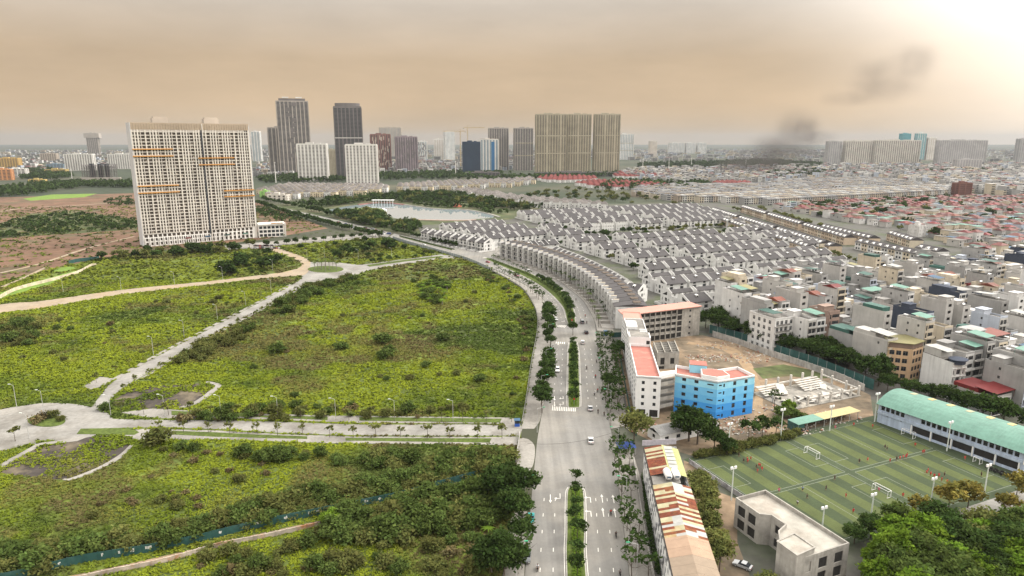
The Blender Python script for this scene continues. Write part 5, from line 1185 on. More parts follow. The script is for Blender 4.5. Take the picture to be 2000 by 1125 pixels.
def white_block_house():
    p = hero((1512, 688), r=12); t = thing('white_balcony_block', 'white five-storey block with balcony rails and windows facing the site trees', 'house', (p.x+3, p.y+9, 0), THETA)
    P = [(-8.5, -8), (4.5, -8), (4.5, 9), (-8.5, 9)]; H = 16.6
    ops = {0: [(x, x+1.7, f*3.3+.5, f*3.3+2.6) for f in range(5) for x in (1, 3.6, 6.4, 9.6)], 3: [(x, x+1.6, f*3.3+.6, f*3.3+2.5) for f in range(5) for x in (2.5, 6, 9.5, 13)]}
    shell(t, P, 0, H, ops, M_townwhite, 'white'); flat_roof(t, P, H-.2, M_gravelroof, .9, .2, M_townwhite)
    for f in range(1, 5): MB().box(-8.5, .3, -9.1, -8.004, f*3.3+.1, f*3.3+.3).build('balcony', M_townwhite, t); MB().box(-8.5, .3, -9.1, -9.02, f*3.3+.3, f*3.3+1.2).build('balcony_rail', M_frame, t)
    for k in range(2): link('water_tank', tank_mesh(), t, (1+k*2, 4, H))
    MB().box(-8, -2, -6, 4, H+2.4, H+2.55).build('roof_awning', M_green, t)
    for x in (-7.8, -2.2):
        for y in (-5.8, 3.8): MB().box(x-.06, x+.06, y-.06, y+.06, H-.2, H+2.4).build('awning_post', M_frame, t)
white_block_house()
# tower block with the dark red roof by the edge of the picture
p = hero((1925, 735), r=9); tube(p.x, p.y+5, THETA, 9.5, 16, 5, 0, 'pale grey', 'white', [('awning', mat('dark_red_sheet', (0.20, .075, .06), .7, .1, .6), -1), ('shed', M_render, 2), ('tank', None, (2, 5, 0)), ('tank', None, (3.6, 5, 0))], 'tall grey house with white balcony front and dark red roof sheet')
p = hero((1610, 672), r=8); tube(p.x, p.y+4, THETA, 7, 13, 5, 2, 'brick', 'brick', [('stair', M_brick, -3)], 'unplastered brick house with pale concrete frame in the front rank')
p = hero((1712, 735), r=8); tube(p.x, p.y+5, THETA, 6, 17, 5, 0, 'pale grey', 'cream', [('awning', M_silver, -1), ('shed', M_render2, 1), ('tank', None, (1, 6, 0))], 'tall cream-fronted house with long grey flank above the site trees')
p = hero((1665, 712), r=8); tube(p.x, p.y+5, THETA, 8, 17, 4, 1, 'grey', 'white', [('awning', M_green, -2), ('shed', M_green, 1)], 'broad grey house with dark green roof room behind the site trees')
p = hero((1850, 540), r=8)
lanes = rows_in(TOWN, THETA, 21.5, 5.7, 5)
COLW = ['grey']*9+['pale grey']*8+['white']*4+['pale blue']+['cream']*3+['navy']; COLF = ['white']*5+['cream']*3+['pale grey']*3+['pale blue']*2
rowsn = max(r for r, *_ in lanes) if lanes else 0
skip = 0
for r, k, x, y in lanes:
    if near_hero(x, y) or q.random() < .16: continue
    w = q.choice((4.8, 5.4, 5.6)); d = q.choice((13, 15, 17)); edge = r <= 2
    fl = q.choice((2, 3, 3, 4, 5, 6, 6, 7)) if not edge else q.choice((3, 4, 5, 6))
    px_, py_ = PX(x, y)
    if py_ < 590: fl = q.choice((2, 2, 3, 4, 5, 6))
    wall, fr_ = q.choice(COLW), q.choice(COLF); tops = []; feats = []
    u = q.random()
    if u < .25: m = q.choice((M_green, M_green, M_green, M_greenpale, M_silver, M_silver, M_bluesheet, M_yelsheet)); tops.append(('awning', m, q.uniform(-1, 2))); feats.append({'green_sheet': 'dark green sheet', 'pale_green_sheet': 'pale green sheet', 'silver_sheet': 'silver sheet', 'blue_sheet': 'blue sheet', 'yellow_sheet': 'yellow sheet'}[m.name]+' awning')
    elif u < .33: m = q.choice((M_redsheet, M_oratile)); tops.append(('gable', m, 0)); feats.append('red pitched roof')
    elif u < .80: tops.append(('stair', WALLS[wall], q.uniform(0, 2))); feats.append('roof stair head')
    else: tops.append(('shed', q.choice((WALLS[wall], WALLS[wall], M_green)), 0)); feats.append('roof room')
    for _ in range(q.choice((1, 1, 2, 2))): tops.append(('tank', None, (q.uniform(-1.2, 1.2), q.uniform(4, 6), .05 if u > .52 else 0)))
    tube(x, y, THETA+(pi if (r % 2 == 0 and q.random() < .5) else 0)+q.uniform(-.02, .02), w, d, fl, q.randrange(3), wall, fr_, tops, '%s %s-storey house, %s, %s plot, %s lane from the site' % (wall, ('', '', 'two', 'three', 'four', 'five', 'six', 'seven')[fl], feats[0], ordn(k), ordn(r)))

# ---------------------------------------------------------------- red-roofed quarter
REDQ = [(1505, 406), (1600, 400), (1700, 396), (1850, 392), (2030, 388), (2040, 520), (2030, 520), (1985, 506), (1900, 492), (1830, 472), (1760, 447), (1690, 440), (1620, 428), (1560, 416)]
M_rq = {'red': M_redtile, 'orange': M_oratile, 'crimson': M_redsheet, 'grey': M_gravelroof, 'green': M_greenpale, 'blue': M_bluesheet}
hips = {}
def hip(wall, roof, w, D, H):
    k = (wall, roof, w, D, H)
    if k not in hips: hips[k] = parts_hip(WALLS[wall], M_rq[roof], w, D, H, 2.2 if roof in ('red', 'orange', 'crimson') else .5)
    return hips[k]
lots = rows_in(REDQ, radians(20), 17, 12.5, 6); far = []
for r, k, x, y in lots:
    if q.random() < .13: continue
    wall = q.choice(('pale grey', 'cream', 'white', 'grey', 'pale grey', 'cream', 'pale blue')); roof = q.choice(('red',)*5+('crimson',)*2+('orange',)+('grey',)*4+('green', 'blue')); w, D, H = q.choice((8, 10, 11)), q.choice((9, 12)), q.choice((4.5, 6.6, 6.6, 9.5))
    if COUNT.get('redq', 0) < 290: put('redq', 'village_house', hip(wall, roof, w, D, H), x+q.uniform(-2, 2), y+q.uniform(-3, 3), radians(20)+q.choice((0, 0, pi/2))+q.uniform(-.15, .15), '%s-roofed %s village house, %s of the %s row above the estate' % (roof, wall, ordn(k), ordn(r)), 'house', 'village houses with red and grey roofs')
    else: far.append((x, y, radians(20)+q.uniform(-.2, .2), w, D, H, 0, 1, 2.2 if roof in ('red', 'crimson', 'orange') else 0, (WALLS[wall], M_rq[roof])))
if far: far_mass('far_village_houses', far, 'small red-roofed houses running together toward the horizon', 'houses')
# ---------------------------------------------------------------- dense city behind
def city(mask, theta, step, pitch, hts, seed, limit, nm, redp=.12, jit=4, keep=.85):
    qq = random.Random(seed); far = []; n = 0
    for r, k, x, y in rows_in(mask, theta, step, pitch, seed):
        if qq.random() > keep: continue
        h = qq.choice(hts); wall = qq.choice(('grey', 'grey', 'white', 'cream', 'pale grey', 'pale blue', 'grey', 'grey')); red = qq.random() < redp
        w = pitch*qq.uniform(.6, .95); d = qq.uniform(10, 17); rz = theta+qq.uniform(-.2, .2); x += qq.uniform(-jit, jit); y += qq.uniform(-jit, jit)
        if n < limit:
            n += 1; w = round(w/2)*2; fl = max(2, int(round(h/3.35)))
            parts, H = tube_parts(max(4, w), 14, fl, qq.randrange(3)); t = thing('city_house', '%s %d-storey house, %s of the %s row %s' % (wall, fl, ordn(k), ordn(r), nm), 'house', (x, y, 0), rz, 'city houses beyond the village')
            for pn, me, loc, slot in parts:
                if pn in ('wall', 'front', 'roof', 'parapet') or (pn == 'window' and loc and loc[2] > 3):
                    o = link(pn, me, t, loc)
                    if slot == 'wall': setm(o, WALLS[wall])
        else: far.append((x, y, rz, w, d, h, 0, 1, 2.2 if red else 0, (WALLS[wall], M_redtile if red else qq.choice((M_gravelroof, M_render2)))))
    if far: far_mass('far_city', far, 'dense low city running together %s' % nm, 'city')
city([(1560, 352), (1640, 347), (1760, 345), (2050, 340), (2400, 380), (2050, 386), (1870, 376), (1790, 360), (1700, 351)], radians(18), 26, 11, (9, 12, 13, 16, 17, 20), 5, 90, 'behind the pale modern rows', .08)
city([(1210, 345), (1215, 336), (1500, 336), (1600, 345), (1560, 353), (1470, 358), (1380, 357), (1320, 364), (1290, 356)], radians(14), 32, 12, (6, 9, 9, 12, 15), 6, 50, 'between the red roofs and the smoke', .12)
city([(1240, 331), (1520, 327), (1600, 324), (2300, 318), (2300, 342), (1760, 345), (1600, 345), (1500, 336), (1240, 336)], radians(10), 60, 16, (6, 9, 12, 15), 7, 0, 'on the plain before the far slabs', .1)
city([(496, 345), (500, 322), (660, 318), (1050, 316), (1060, 325), (900, 342), (700, 340), (560, 348)], radians(8), 60, 17, (6, 9, 12, 15), 8, 0, 'among the tower blocks', .15, keep=.7)
city([(-700, 340), (0, 312), (260, 306), (260, 322), (140, 330), (60, 345), (0, 350), (-500, 380)], radians(-6), 70, 22, (5, 6, 9, 12), 9, 0, 'left of the long slab tower', .15, keep=.4)
city([(-1500, 310), (-200, 296), (500, 293), (1200, 293), (2200, 293), (3200, 305), (2300, 318), (1600, 318), (1200, 316), (500, 316), (0, 308)], radians(4), 200, 46, (8, 10, 14, 18), 10, 0, 'along the hazy horizon', .1, keep=.5, jit=20)
city([(1835, 352), (1850, 345), (1900, 342), (2010, 350), (2010, 372), (1890, 366)], radians(20), 30, 11, (10, 13, 16), 12, 0, 'at the edge of the village', .1)
# ================================================================ tower blocks
def z_at(py, Y):
    v = (py-562.5)/FPX; return CAMH-Y*(v*cP+sP)/(cP-v*sP)
def ring(mb, w, d, z0, z1, p, mi=0):
    X, Y = w/2, d/2; mb.box(-X-p, X+p, -Y-p, -Y, z0, z1, mi).box(-X-p, X+p, Y, Y+p, z0, z1, mi).box(-X-p, -X, -Y, Y, z0, z1, mi).box(X, X+p, -Y, Y, z0, z1, mi)
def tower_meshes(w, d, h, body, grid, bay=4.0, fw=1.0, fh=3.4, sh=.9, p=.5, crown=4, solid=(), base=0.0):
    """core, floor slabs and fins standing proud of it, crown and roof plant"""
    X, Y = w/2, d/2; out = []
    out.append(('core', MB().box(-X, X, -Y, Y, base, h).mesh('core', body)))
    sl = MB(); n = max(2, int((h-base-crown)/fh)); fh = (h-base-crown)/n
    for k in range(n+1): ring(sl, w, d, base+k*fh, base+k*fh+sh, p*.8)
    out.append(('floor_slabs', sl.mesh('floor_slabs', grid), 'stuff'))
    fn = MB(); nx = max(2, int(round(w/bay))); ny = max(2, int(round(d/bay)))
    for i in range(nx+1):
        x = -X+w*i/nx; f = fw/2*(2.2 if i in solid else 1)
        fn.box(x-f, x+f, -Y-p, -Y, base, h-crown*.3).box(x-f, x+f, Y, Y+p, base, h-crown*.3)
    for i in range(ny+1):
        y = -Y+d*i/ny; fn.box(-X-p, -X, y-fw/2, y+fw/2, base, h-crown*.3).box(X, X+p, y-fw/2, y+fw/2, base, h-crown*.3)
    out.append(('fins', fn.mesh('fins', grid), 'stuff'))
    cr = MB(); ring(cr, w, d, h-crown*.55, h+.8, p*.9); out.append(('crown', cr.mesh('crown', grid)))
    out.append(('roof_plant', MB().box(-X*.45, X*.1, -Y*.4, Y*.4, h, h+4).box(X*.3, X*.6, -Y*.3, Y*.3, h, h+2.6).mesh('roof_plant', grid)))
    return out
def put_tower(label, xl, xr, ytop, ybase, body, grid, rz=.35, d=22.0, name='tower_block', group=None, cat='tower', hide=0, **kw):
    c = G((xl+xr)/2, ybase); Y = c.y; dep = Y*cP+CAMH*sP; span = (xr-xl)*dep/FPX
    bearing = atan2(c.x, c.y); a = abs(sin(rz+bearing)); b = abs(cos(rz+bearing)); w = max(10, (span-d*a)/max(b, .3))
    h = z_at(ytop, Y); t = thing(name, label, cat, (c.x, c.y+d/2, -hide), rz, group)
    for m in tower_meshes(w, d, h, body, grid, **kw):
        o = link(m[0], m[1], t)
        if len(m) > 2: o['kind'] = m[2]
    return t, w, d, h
TD = lambda n, c, r=.6, v=.12: mat(n, c, r, v, .05, .08, .02)
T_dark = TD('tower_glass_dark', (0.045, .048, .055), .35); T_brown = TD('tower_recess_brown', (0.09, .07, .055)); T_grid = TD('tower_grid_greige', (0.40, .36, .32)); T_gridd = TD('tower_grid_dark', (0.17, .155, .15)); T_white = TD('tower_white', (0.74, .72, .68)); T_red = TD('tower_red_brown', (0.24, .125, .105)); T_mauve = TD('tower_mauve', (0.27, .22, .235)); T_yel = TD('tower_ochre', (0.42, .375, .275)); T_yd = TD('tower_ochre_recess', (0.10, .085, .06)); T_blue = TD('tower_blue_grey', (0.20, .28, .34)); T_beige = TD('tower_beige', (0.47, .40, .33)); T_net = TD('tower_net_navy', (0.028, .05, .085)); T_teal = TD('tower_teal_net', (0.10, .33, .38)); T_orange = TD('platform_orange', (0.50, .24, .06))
T_hazerec = TD('far_recess_hazed', (0.24, .245, .26)); T_hazegrid = TD('far_grid_hazed', (0.46, .44, .43)); T_cream2 = TD('tower_cream', (0.62, .58, .52)); T_rec = TD('recess_grey', (0.075, .068, .062))  # far cluster tones are paled, with distance haze put into the colour

# the long slab tower on the left
def slab_tower():
    A = Vector((-356.0, 638.0, 0)); B = Vector((-271.0, 702.0, 0)); d = B-A; Lr = d.length; rz = atan2(d.y, d.x); u = d.normalized(); n = Vector((-u.y, u.x, 0)); Dp = 21.0; H = 108.5; Ht = 117.0
    t = thing('slab_apartment_tower', 'huge pale slab tower with dense window grid and scaffold platforms beside the fields', 'tower', tuple(A), rz)
    MB().box(0, Lr, 0, Dp, 0, H).build('core', T_brown, t)
    fl = 31; z0 = 12.0; fh = (H-z0)/fl
    sl = MB(); fn = MB(); q = random.Random(2)
    for k in range(fl+1): sl.box(0, Lr, -1.3, -.003, z0+k*fh-.35, z0+k*fh+.4)
    sl.build('floor_slabs', T_cream2, t)['kind'] = 'stuff'
    x = 0; bays = []; i = 0
    pat = (2.1, .9, 2.1, .9, 4.2, 1.1, 4.2, .9)
    while x < Lr-1:
        wb = (1.5, 1.5, 1.5, 3.2, 3.2, 1.5, 1.5, 1.5, 3.2)[i % 9]; fw = (.95, .95, 1.1, .5, 1.1, .95, .95, 1.1, .5)[i % 9]
        fn.box(x, min(x+fw, Lr), -1.5, -.004, z0, H+2); x += fw+wb; i += 1
    fn.box(Lr-1.2, Lr, -1.52, -.004, 0, H+2)
    fn.build('fins', T_cream2, t)['kind'] = 'stuff'
    # window glass and drying frames a little inside: dark with lighter blinds
    bl = MB()
    for k in range(fl):
        for j in range(44):
            if q.random() < .3: x0 = q.uniform(0, Lr-3); bl.box(x0, x0+1.2, -.35, -.01, z0+k*fh+.5, z0+k*fh+q.uniform(1.2, 2.6))
    bl.build('blinds', T_beige, t)['kind'] = 'stuff'
    MB().box(Lr*.565, Lr*.58, -1.75, -1.53, 8, H+2).build('joint_shade_strip', T_dark, t); MB().box(Lr*.58+.01, Lr*.588, -1.9, -1.53, 0, Ht-.5).build('wing_pier', T_cream2, t)  # dark strip proud of the fins: paints the shade of the notch between wings
    MB().box(-.6, -.01, -1.4, Dp, 0, Ht).build('end_wall', mat('end_wall_white', (0.58, .585, .59), .85, .06, .1, .06, .02), t); MB().box(Lr+.01, Lr+.6, -1.4, Dp, 0, Ht-2).build('end_wall', MATS['end_wall_white'], t)
    cr = MB(); cr.box(0, Lr, -1.2, 0, H+2.003, Ht)
    for k in range(46): cr.box(k*Lr/46, k*Lr/46+.7, -1.6, -1.203, H+2.1, Ht-.6)
    cr.build('crown', TD('crown_brown', (0.40, .32, .24)), t); MB().box(0, Lr, 0, Dp, Ht-1, Ht-.6).build('roof', M_gravelroof, t)
    for x0, x1 in ((20, 34), (66, 80)): MB().box(x0, x1, 5, 14, Ht-.6, Ht+4.5).box(x0+1, x1-1, 6, 13, Ht+4.503, Ht+6).build('roof_house', T_beige, t)
    for x0, x1, z in ((-.8, 34, 92), (-.8, 34, 85.5), (56, 90, 83), (56, 90, 76.5), (0, 36, 57.5), (0, 36, 51), (77, Lr+.8, 50), (77, Lr+.8, 44)):
        MB().box(x0, x1, -2.6, -1.53, z, z+1.0).build('work_platform', T_orange, t)
    # podium storeys
    pd = MB(); ops = [(1+k*4.1, 4+k*4.1, z, z+2.7) for k in range(int(Lr/4.1)) for z in (1.0, 5.0, 8.6)]; facade(pd, (0, -1.0), (1, 0), Lr, 0, z0-.5, ops, .6); pd.build('podium_wall', T_white, t)
    for k in range(25): MB().box(0, .8, -2.2, -1.003, 0, 8).build('podium_pillar', T_white, t, (1+k*4.2, 0, 0))
    for k, m in ((8, M_redsheet), (16, M_green), (20, M_greenpale), (12, M_bluesheet)): MB().box(0, 5, -2.5, -2.21, 5, 6.2).build('shop_sign', m, t, (k*4.6, 0, 0))
    pb = thing('tower_annexe', 'low white annexe with slanted end fin beside the slab tower', 'building', tuple(B+u*1.0), rz-.25)
    shell(pb, [(1, -3), (27, -3), (27, 14), (1, 14)], 0, 13, {0: [(1+k*4.1, 4.2+k*4.1, z, z+2.8) for k in range(6) for z in (.8, 4.9, 9)]}, T_white)
    MB().extrude_x([(-4, 0), (-7, 15), (-5.8, 15), (-2.8, 0)][::-1], 27.3, 28.6).build('slanted_fin', T_white, pb); MB().box(1, 28, -4, 14, 13.003, 14.2).build('roof', T_white, pb); MB().box(14, 26, -4.3, -4.05, 14.3, 15.2).build('roof_sign', T_orange, pb)
slab_tower()
TW = [
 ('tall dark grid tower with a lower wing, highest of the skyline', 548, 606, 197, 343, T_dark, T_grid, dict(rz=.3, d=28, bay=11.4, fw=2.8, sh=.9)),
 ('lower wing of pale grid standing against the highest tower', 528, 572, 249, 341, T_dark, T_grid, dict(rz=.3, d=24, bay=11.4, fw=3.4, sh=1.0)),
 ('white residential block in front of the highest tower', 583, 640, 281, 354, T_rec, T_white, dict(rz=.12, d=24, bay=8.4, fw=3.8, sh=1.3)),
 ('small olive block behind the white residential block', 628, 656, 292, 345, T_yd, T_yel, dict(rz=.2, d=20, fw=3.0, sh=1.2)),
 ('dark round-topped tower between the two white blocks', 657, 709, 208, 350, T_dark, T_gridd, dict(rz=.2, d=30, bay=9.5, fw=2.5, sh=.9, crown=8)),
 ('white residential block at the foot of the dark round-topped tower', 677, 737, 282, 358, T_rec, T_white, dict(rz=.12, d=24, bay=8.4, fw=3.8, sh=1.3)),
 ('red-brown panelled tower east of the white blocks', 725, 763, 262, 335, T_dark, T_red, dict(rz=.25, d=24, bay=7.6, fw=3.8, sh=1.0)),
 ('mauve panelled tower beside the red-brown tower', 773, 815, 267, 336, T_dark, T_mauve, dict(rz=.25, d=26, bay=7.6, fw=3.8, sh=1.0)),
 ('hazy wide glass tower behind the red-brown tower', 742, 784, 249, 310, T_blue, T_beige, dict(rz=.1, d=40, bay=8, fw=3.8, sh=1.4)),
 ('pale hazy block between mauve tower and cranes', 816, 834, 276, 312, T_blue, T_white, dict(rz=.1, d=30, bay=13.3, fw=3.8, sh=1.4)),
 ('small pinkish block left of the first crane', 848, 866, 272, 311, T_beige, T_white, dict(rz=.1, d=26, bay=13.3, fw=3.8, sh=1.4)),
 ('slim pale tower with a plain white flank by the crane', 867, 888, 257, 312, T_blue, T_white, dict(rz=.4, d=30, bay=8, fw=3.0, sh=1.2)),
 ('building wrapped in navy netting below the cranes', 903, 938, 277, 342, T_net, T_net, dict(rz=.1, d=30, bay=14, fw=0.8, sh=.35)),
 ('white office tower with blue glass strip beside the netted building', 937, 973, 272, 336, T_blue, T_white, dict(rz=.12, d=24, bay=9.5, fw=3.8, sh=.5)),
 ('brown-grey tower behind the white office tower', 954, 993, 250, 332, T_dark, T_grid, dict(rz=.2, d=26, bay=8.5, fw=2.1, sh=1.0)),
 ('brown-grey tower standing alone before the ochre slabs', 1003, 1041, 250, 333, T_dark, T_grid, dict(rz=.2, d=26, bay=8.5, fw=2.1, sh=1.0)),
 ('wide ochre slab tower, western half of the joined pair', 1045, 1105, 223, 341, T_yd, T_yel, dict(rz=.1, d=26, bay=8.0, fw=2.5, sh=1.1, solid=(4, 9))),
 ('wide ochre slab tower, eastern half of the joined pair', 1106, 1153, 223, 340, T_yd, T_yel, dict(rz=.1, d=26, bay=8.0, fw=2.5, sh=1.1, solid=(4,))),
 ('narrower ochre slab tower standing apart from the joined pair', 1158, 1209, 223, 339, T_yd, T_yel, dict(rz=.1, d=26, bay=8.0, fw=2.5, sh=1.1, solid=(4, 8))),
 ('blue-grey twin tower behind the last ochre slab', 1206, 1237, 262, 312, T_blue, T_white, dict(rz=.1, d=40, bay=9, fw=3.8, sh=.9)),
 ('lone pinkish tower far out on the plain', 1267, 1283, 276, 306, T_beige, T_cream2, dict(rz=.1, d=30, bay=8, fw=3.0, sh=1.4)),
 ('first pale block of the far trio on the plain', 1306, 1337, 279, 300, T_blue, T_white, dict(rz=0, d=50, bay=12, fw=4.0, sh=1.6)),
 ('middle pale block of the far trio on the plain', 1339, 1359, 279, 300, T_blue, T_white, dict(rz=0, d=50, bay=12, fw=4.0, sh=1.6)),
 ('last pale block of the far trio on the plain', 1361, 1380, 279, 300, T_blue, T_white, dict(rz=0, d=50, bay=12, fw=4.0, sh=1.6)),
 ('slim beige slab at the smoke end of the far cluster', 1613, 1641, 276, 321, T_hazerec, T_hazegrid, dict(rz=.1, d=24, bay=9.5, fw=3.8, sh=1.2)),
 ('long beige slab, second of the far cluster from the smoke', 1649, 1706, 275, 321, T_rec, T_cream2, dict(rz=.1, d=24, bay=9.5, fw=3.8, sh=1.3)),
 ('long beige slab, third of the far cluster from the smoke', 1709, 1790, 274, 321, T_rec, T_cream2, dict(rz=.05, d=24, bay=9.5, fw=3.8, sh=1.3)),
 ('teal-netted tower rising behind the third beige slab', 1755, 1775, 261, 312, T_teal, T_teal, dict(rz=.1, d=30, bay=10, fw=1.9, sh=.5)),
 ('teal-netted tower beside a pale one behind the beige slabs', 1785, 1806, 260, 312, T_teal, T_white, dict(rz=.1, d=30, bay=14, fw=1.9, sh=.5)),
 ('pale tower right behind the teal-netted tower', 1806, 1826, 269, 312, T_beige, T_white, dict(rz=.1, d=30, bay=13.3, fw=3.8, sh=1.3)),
 ('big pale slab, last of the far cluster', 1834, 1918, 274, 322, T_hazerec, T_hazegrid, dict(rz=.05, d=26, bay=9.5, fw=3.8, sh=1.3)),
 ('lower white block at the foot of the last far slab', 1868, 1914, 312, 333, T_hazerec, T_hazegrid, dict(rz=.05, d=20, bay=9.5, fw=3.8, sh=1.3, crown=2)),
 ('hazy tower cut by the edge of the view', 1985, 2012, 271, 318, T_hazerec, T_hazegrid, dict(rz=.1, d=26, bay=11.4, fw=3.8, sh=1.3)),
 ('hazy tower pair just right of the long slab tower', 493, 511, 257, 315, T_blue, T_white, dict(rz=.1, d=26, bay=13.3, fw=3.8, sh=1.2)),
 ('grey tower with overhanging top left of the slab tower', 172, 194, 260, 302, T_rec, T_grid, dict(rz=.1, d=30, bay=13.3, fw=3.0, sh=1.2)),
 ('white apartment block behind the unfinished concrete frame', 130, 181, 301, 333, T_rec, T_white, dict(rz=.05, d=20, bay=8.5, fw=3.4, sh=1.3, crown=2)),
 ('white apartment block partly hidden by the slab tower', 214, 262, 301, 330, T_rec, T_white, dict(rz=.05, d=20, bay=8.5, fw=3.4, sh=1.3, crown=2)),
 ('yellow apartment block at the western edge', -6, 35, 309, 328, T_yd, mat('block_yellow', (0.55, .36, .12), .8, .08, .1), dict(rz=.1, d=24, bay=9.5, fw=3.0, sh=1.4, crown=2)),
 ('orange and white school-like block at the western edge', -12, 20, 331, 352, T_rec, mat('block_orange', (0.56, .27, .12), .8, .08, .1), dict(rz=.3, d=16, bay=9.5, fw=3.4, sh=1.6, crown=2)),
 ('small brown block on the western plain', 80, 110, 300, 315, T_rec, T_beige, dict(rz=.1, d=24, bay=11.4, fw=3.8, sh=1.6, crown=2)),
 ('pale blue low block among western trees', 92, 124, 321, 331, T_rec, T_blue, dict(rz=.1, d=18, bay=11.4, fw=3.0, sh=1.8, crown=1)),
 ('yellow low block among western trees', 90, 128, 331, 339, T_rec, mat('block_yellow_pale', (0.55, .42, .16), .8, .08, .1), dict(rz=0, d=14, bay=11.4, fw=3.0, sh=1.8, crown=1)),
 ('low yellow shed in the western tree belt', 57, 86, 351, 356, T_rec, MATS['block_yellow_pale'], dict(rz=0, d=10, bay=11.4, fw=3.0, sh=1.2, crown=1)),
 ('green-grey low block near the pale western houses', 20, 50, 330, 346, T_rec, T_white, dict(rz=.1, d=16, bay=11.4, fw=2.5, sh=1.6, crown=1)),
 ('cream school building near the lake road', 522, 563, 381, 392, T_rec, T_cream2, dict(rz=-.15, d=14, bay=9.5, fw=4.6, sh=1.6, crown=1)),
 ('bright green house at the foot of the slab tower', 508, 525, 374, 385, T_rec, mat('block_green', (0.30, .52, .16), .8, .08, .1), dict(rz=-.1, d=12, bay=9.5, fw=4.6, sh=1.6, crown=1)),
 ('rust-red clad block at the edge of the village', 1866, 1898, 358, 381, TD('clad_rust', (0.12, .05, .04)), TD('clad_rust_fin', (0.19, .08, .06)), dict(rz=.2, d=16, bay=11.4, fw=1.9, sh=.6, crown=1)),
 ('cream house block above the distant village', 1910, 1932, 340, 358, T_rec, T_cream2, dict(rz=.3, d=18, bay=11.4, fw=2.8, sh=1.6, crown=1)),
 ('white four-storey house standing above the red roofs', 1782, 1808, 441, 463, M_townwhite, M_townwhite, dict(rz=.4, d=10, bay=9.5, fw=2.6, sh=1.8, crown=1)),
 ('white apartment podium below the netted building', 908, 975, 337, 345, T_dark, T_gridd, dict(rz=.1, d=30, bay=11.4, fw=2.3, sh=1.0, crown=1)),
 ('dark shop podium under the ochre slab towers', 1045, 1210, 337, 345, T_dark, T_gridd, dict(rz=.06, d=30, bay=8, fw=2.3, sh=1.0, crown=1)),
]
for lb, xl, xr, yt, yb, bo, gr, kw in TW:
    t, w, d, h = put_tower(lb, xl, xr, yt, yb, bo, gr, name='tower_block' if yb-yt > 24 else 'apartment_block', cat='tower' if yb-yt > 24 else 'building', **kw)
    if 'overhanging' in lb: MB().box(-w/2-14, w/2+14, -d/2-4, d/2+4, h*.78, h-1).build('overhang', T_grid, t)
    if 'highest of' in lb:
        MB().box(-w*.42, w*.42, -d*.42, d*.42, h+.5, h+7).build('roof_crown', T_gridd, t)
        for sx in (-.3, .12): MB().box(w*sx, w*sx+w*.2, -d/2-.5, -d/2-.2, h+8, h+11).build('roof_sign', T_white, t)
        rr = random.Random(1)
        for k in range(11):
            zz = h*(.25+.068*k); xx = rr.uniform(-.15, .1)*w; MB().box(xx-w*.07, xx+w*.07, -d/2-.85, -d/2-.45, zz, zz+h*.05).build('dark_panel', T_gridd, t)
    if 'round-topped' in lb and 'white' not in lb.split('tower')[0]:
        MB().prism([(w*.46*cos(a), d*.46*sin(a)) for a in np.linspace(0, 2*pi, 17)[:-1]], h+.5, h+9).build('round_crown', T_gridd, t); MB().box(-w/2-.9, w/2+.9, -d/2-.9, d/2+.9, h*.57, h*.57+1.5).build('light_belt', T_white, t)
    if 'blue glass strip' in lb: MB().box(w*.12, w*.3, -d/2-.8, -d/2-.51, 5, h-8).build('glass_strip', mat('strip_blue', (0.05, .18, .36), .2, .1, .2), t); MB().box(-w/2-1, w/2+1, -d/2-1, d/2+1, h+.9, h+2).build('roof_slab', T_beige, t)
    if 'ochre slab' in lb and 'podium' not in lb:
        for zf in (.35, .64): MB().box(-w/2-.7, w/2+.7, -d/2-.9, -d/2-.51, h*zf, h*zf+2.2).build('sky_belt', T_yel, t)
    if 'netted building' in lb and 'navy' in lb:
        for k in range(1, 9): MB().box(-w/2-.5, w/2+.5, -d/2-.75, -d/2-.45, h*k/9, h*k/9+.6).build('net_band', T_red, t)
    if 'red-brown panelled' in lb or 'mauve' in lb:
        rr = random.Random(len(lb)); g2 = MB()
        for k in range(60): x0 = rr.uniform(-w/2, w/2-3); z0 = rr.uniform(5, h-16); g2.box(x0, x0+2.6, -d/2-.75, -d/2-.52, z0, z0+rr.uniform(6, 14))
        o = g2.build('facade_panels', T_gridd if 'mauve' in lb else T_beige, t); o['kind'] = 'stuff'
# unfinished concrete frame on the left
def frame_block():
    c = G(192, 357); t = thing('unfinished_building', 'unfinished dark concrete frame building beyond the fields', 'building', (c.x, c.y, 0), .08); w, d, h = 72, 24, 44
    for k in range(12): MB().box(-w/2, w/2, 0, d, 4+k*3.4, 4.4+k*3.4).build('floor_slab', T_gridd, t)
    for i in range(14):
        for j in (0, 1): MB().box(-.6, .6, -.6, .6, 0, 44).build('column', T_gridd, t, (-w/2+1+i*(w-2)/13, .8+j*(d-1.6), 0))
    for x in (-18, 2, 17): MB().box(x, x+7, 4, 14, 0, 46).build('lift_core', T_dark, t)
    MB().box(-w/2-2, w/2+20, -8, -.7, 0, 13).build('podium', T_grid, t)
frame_block()
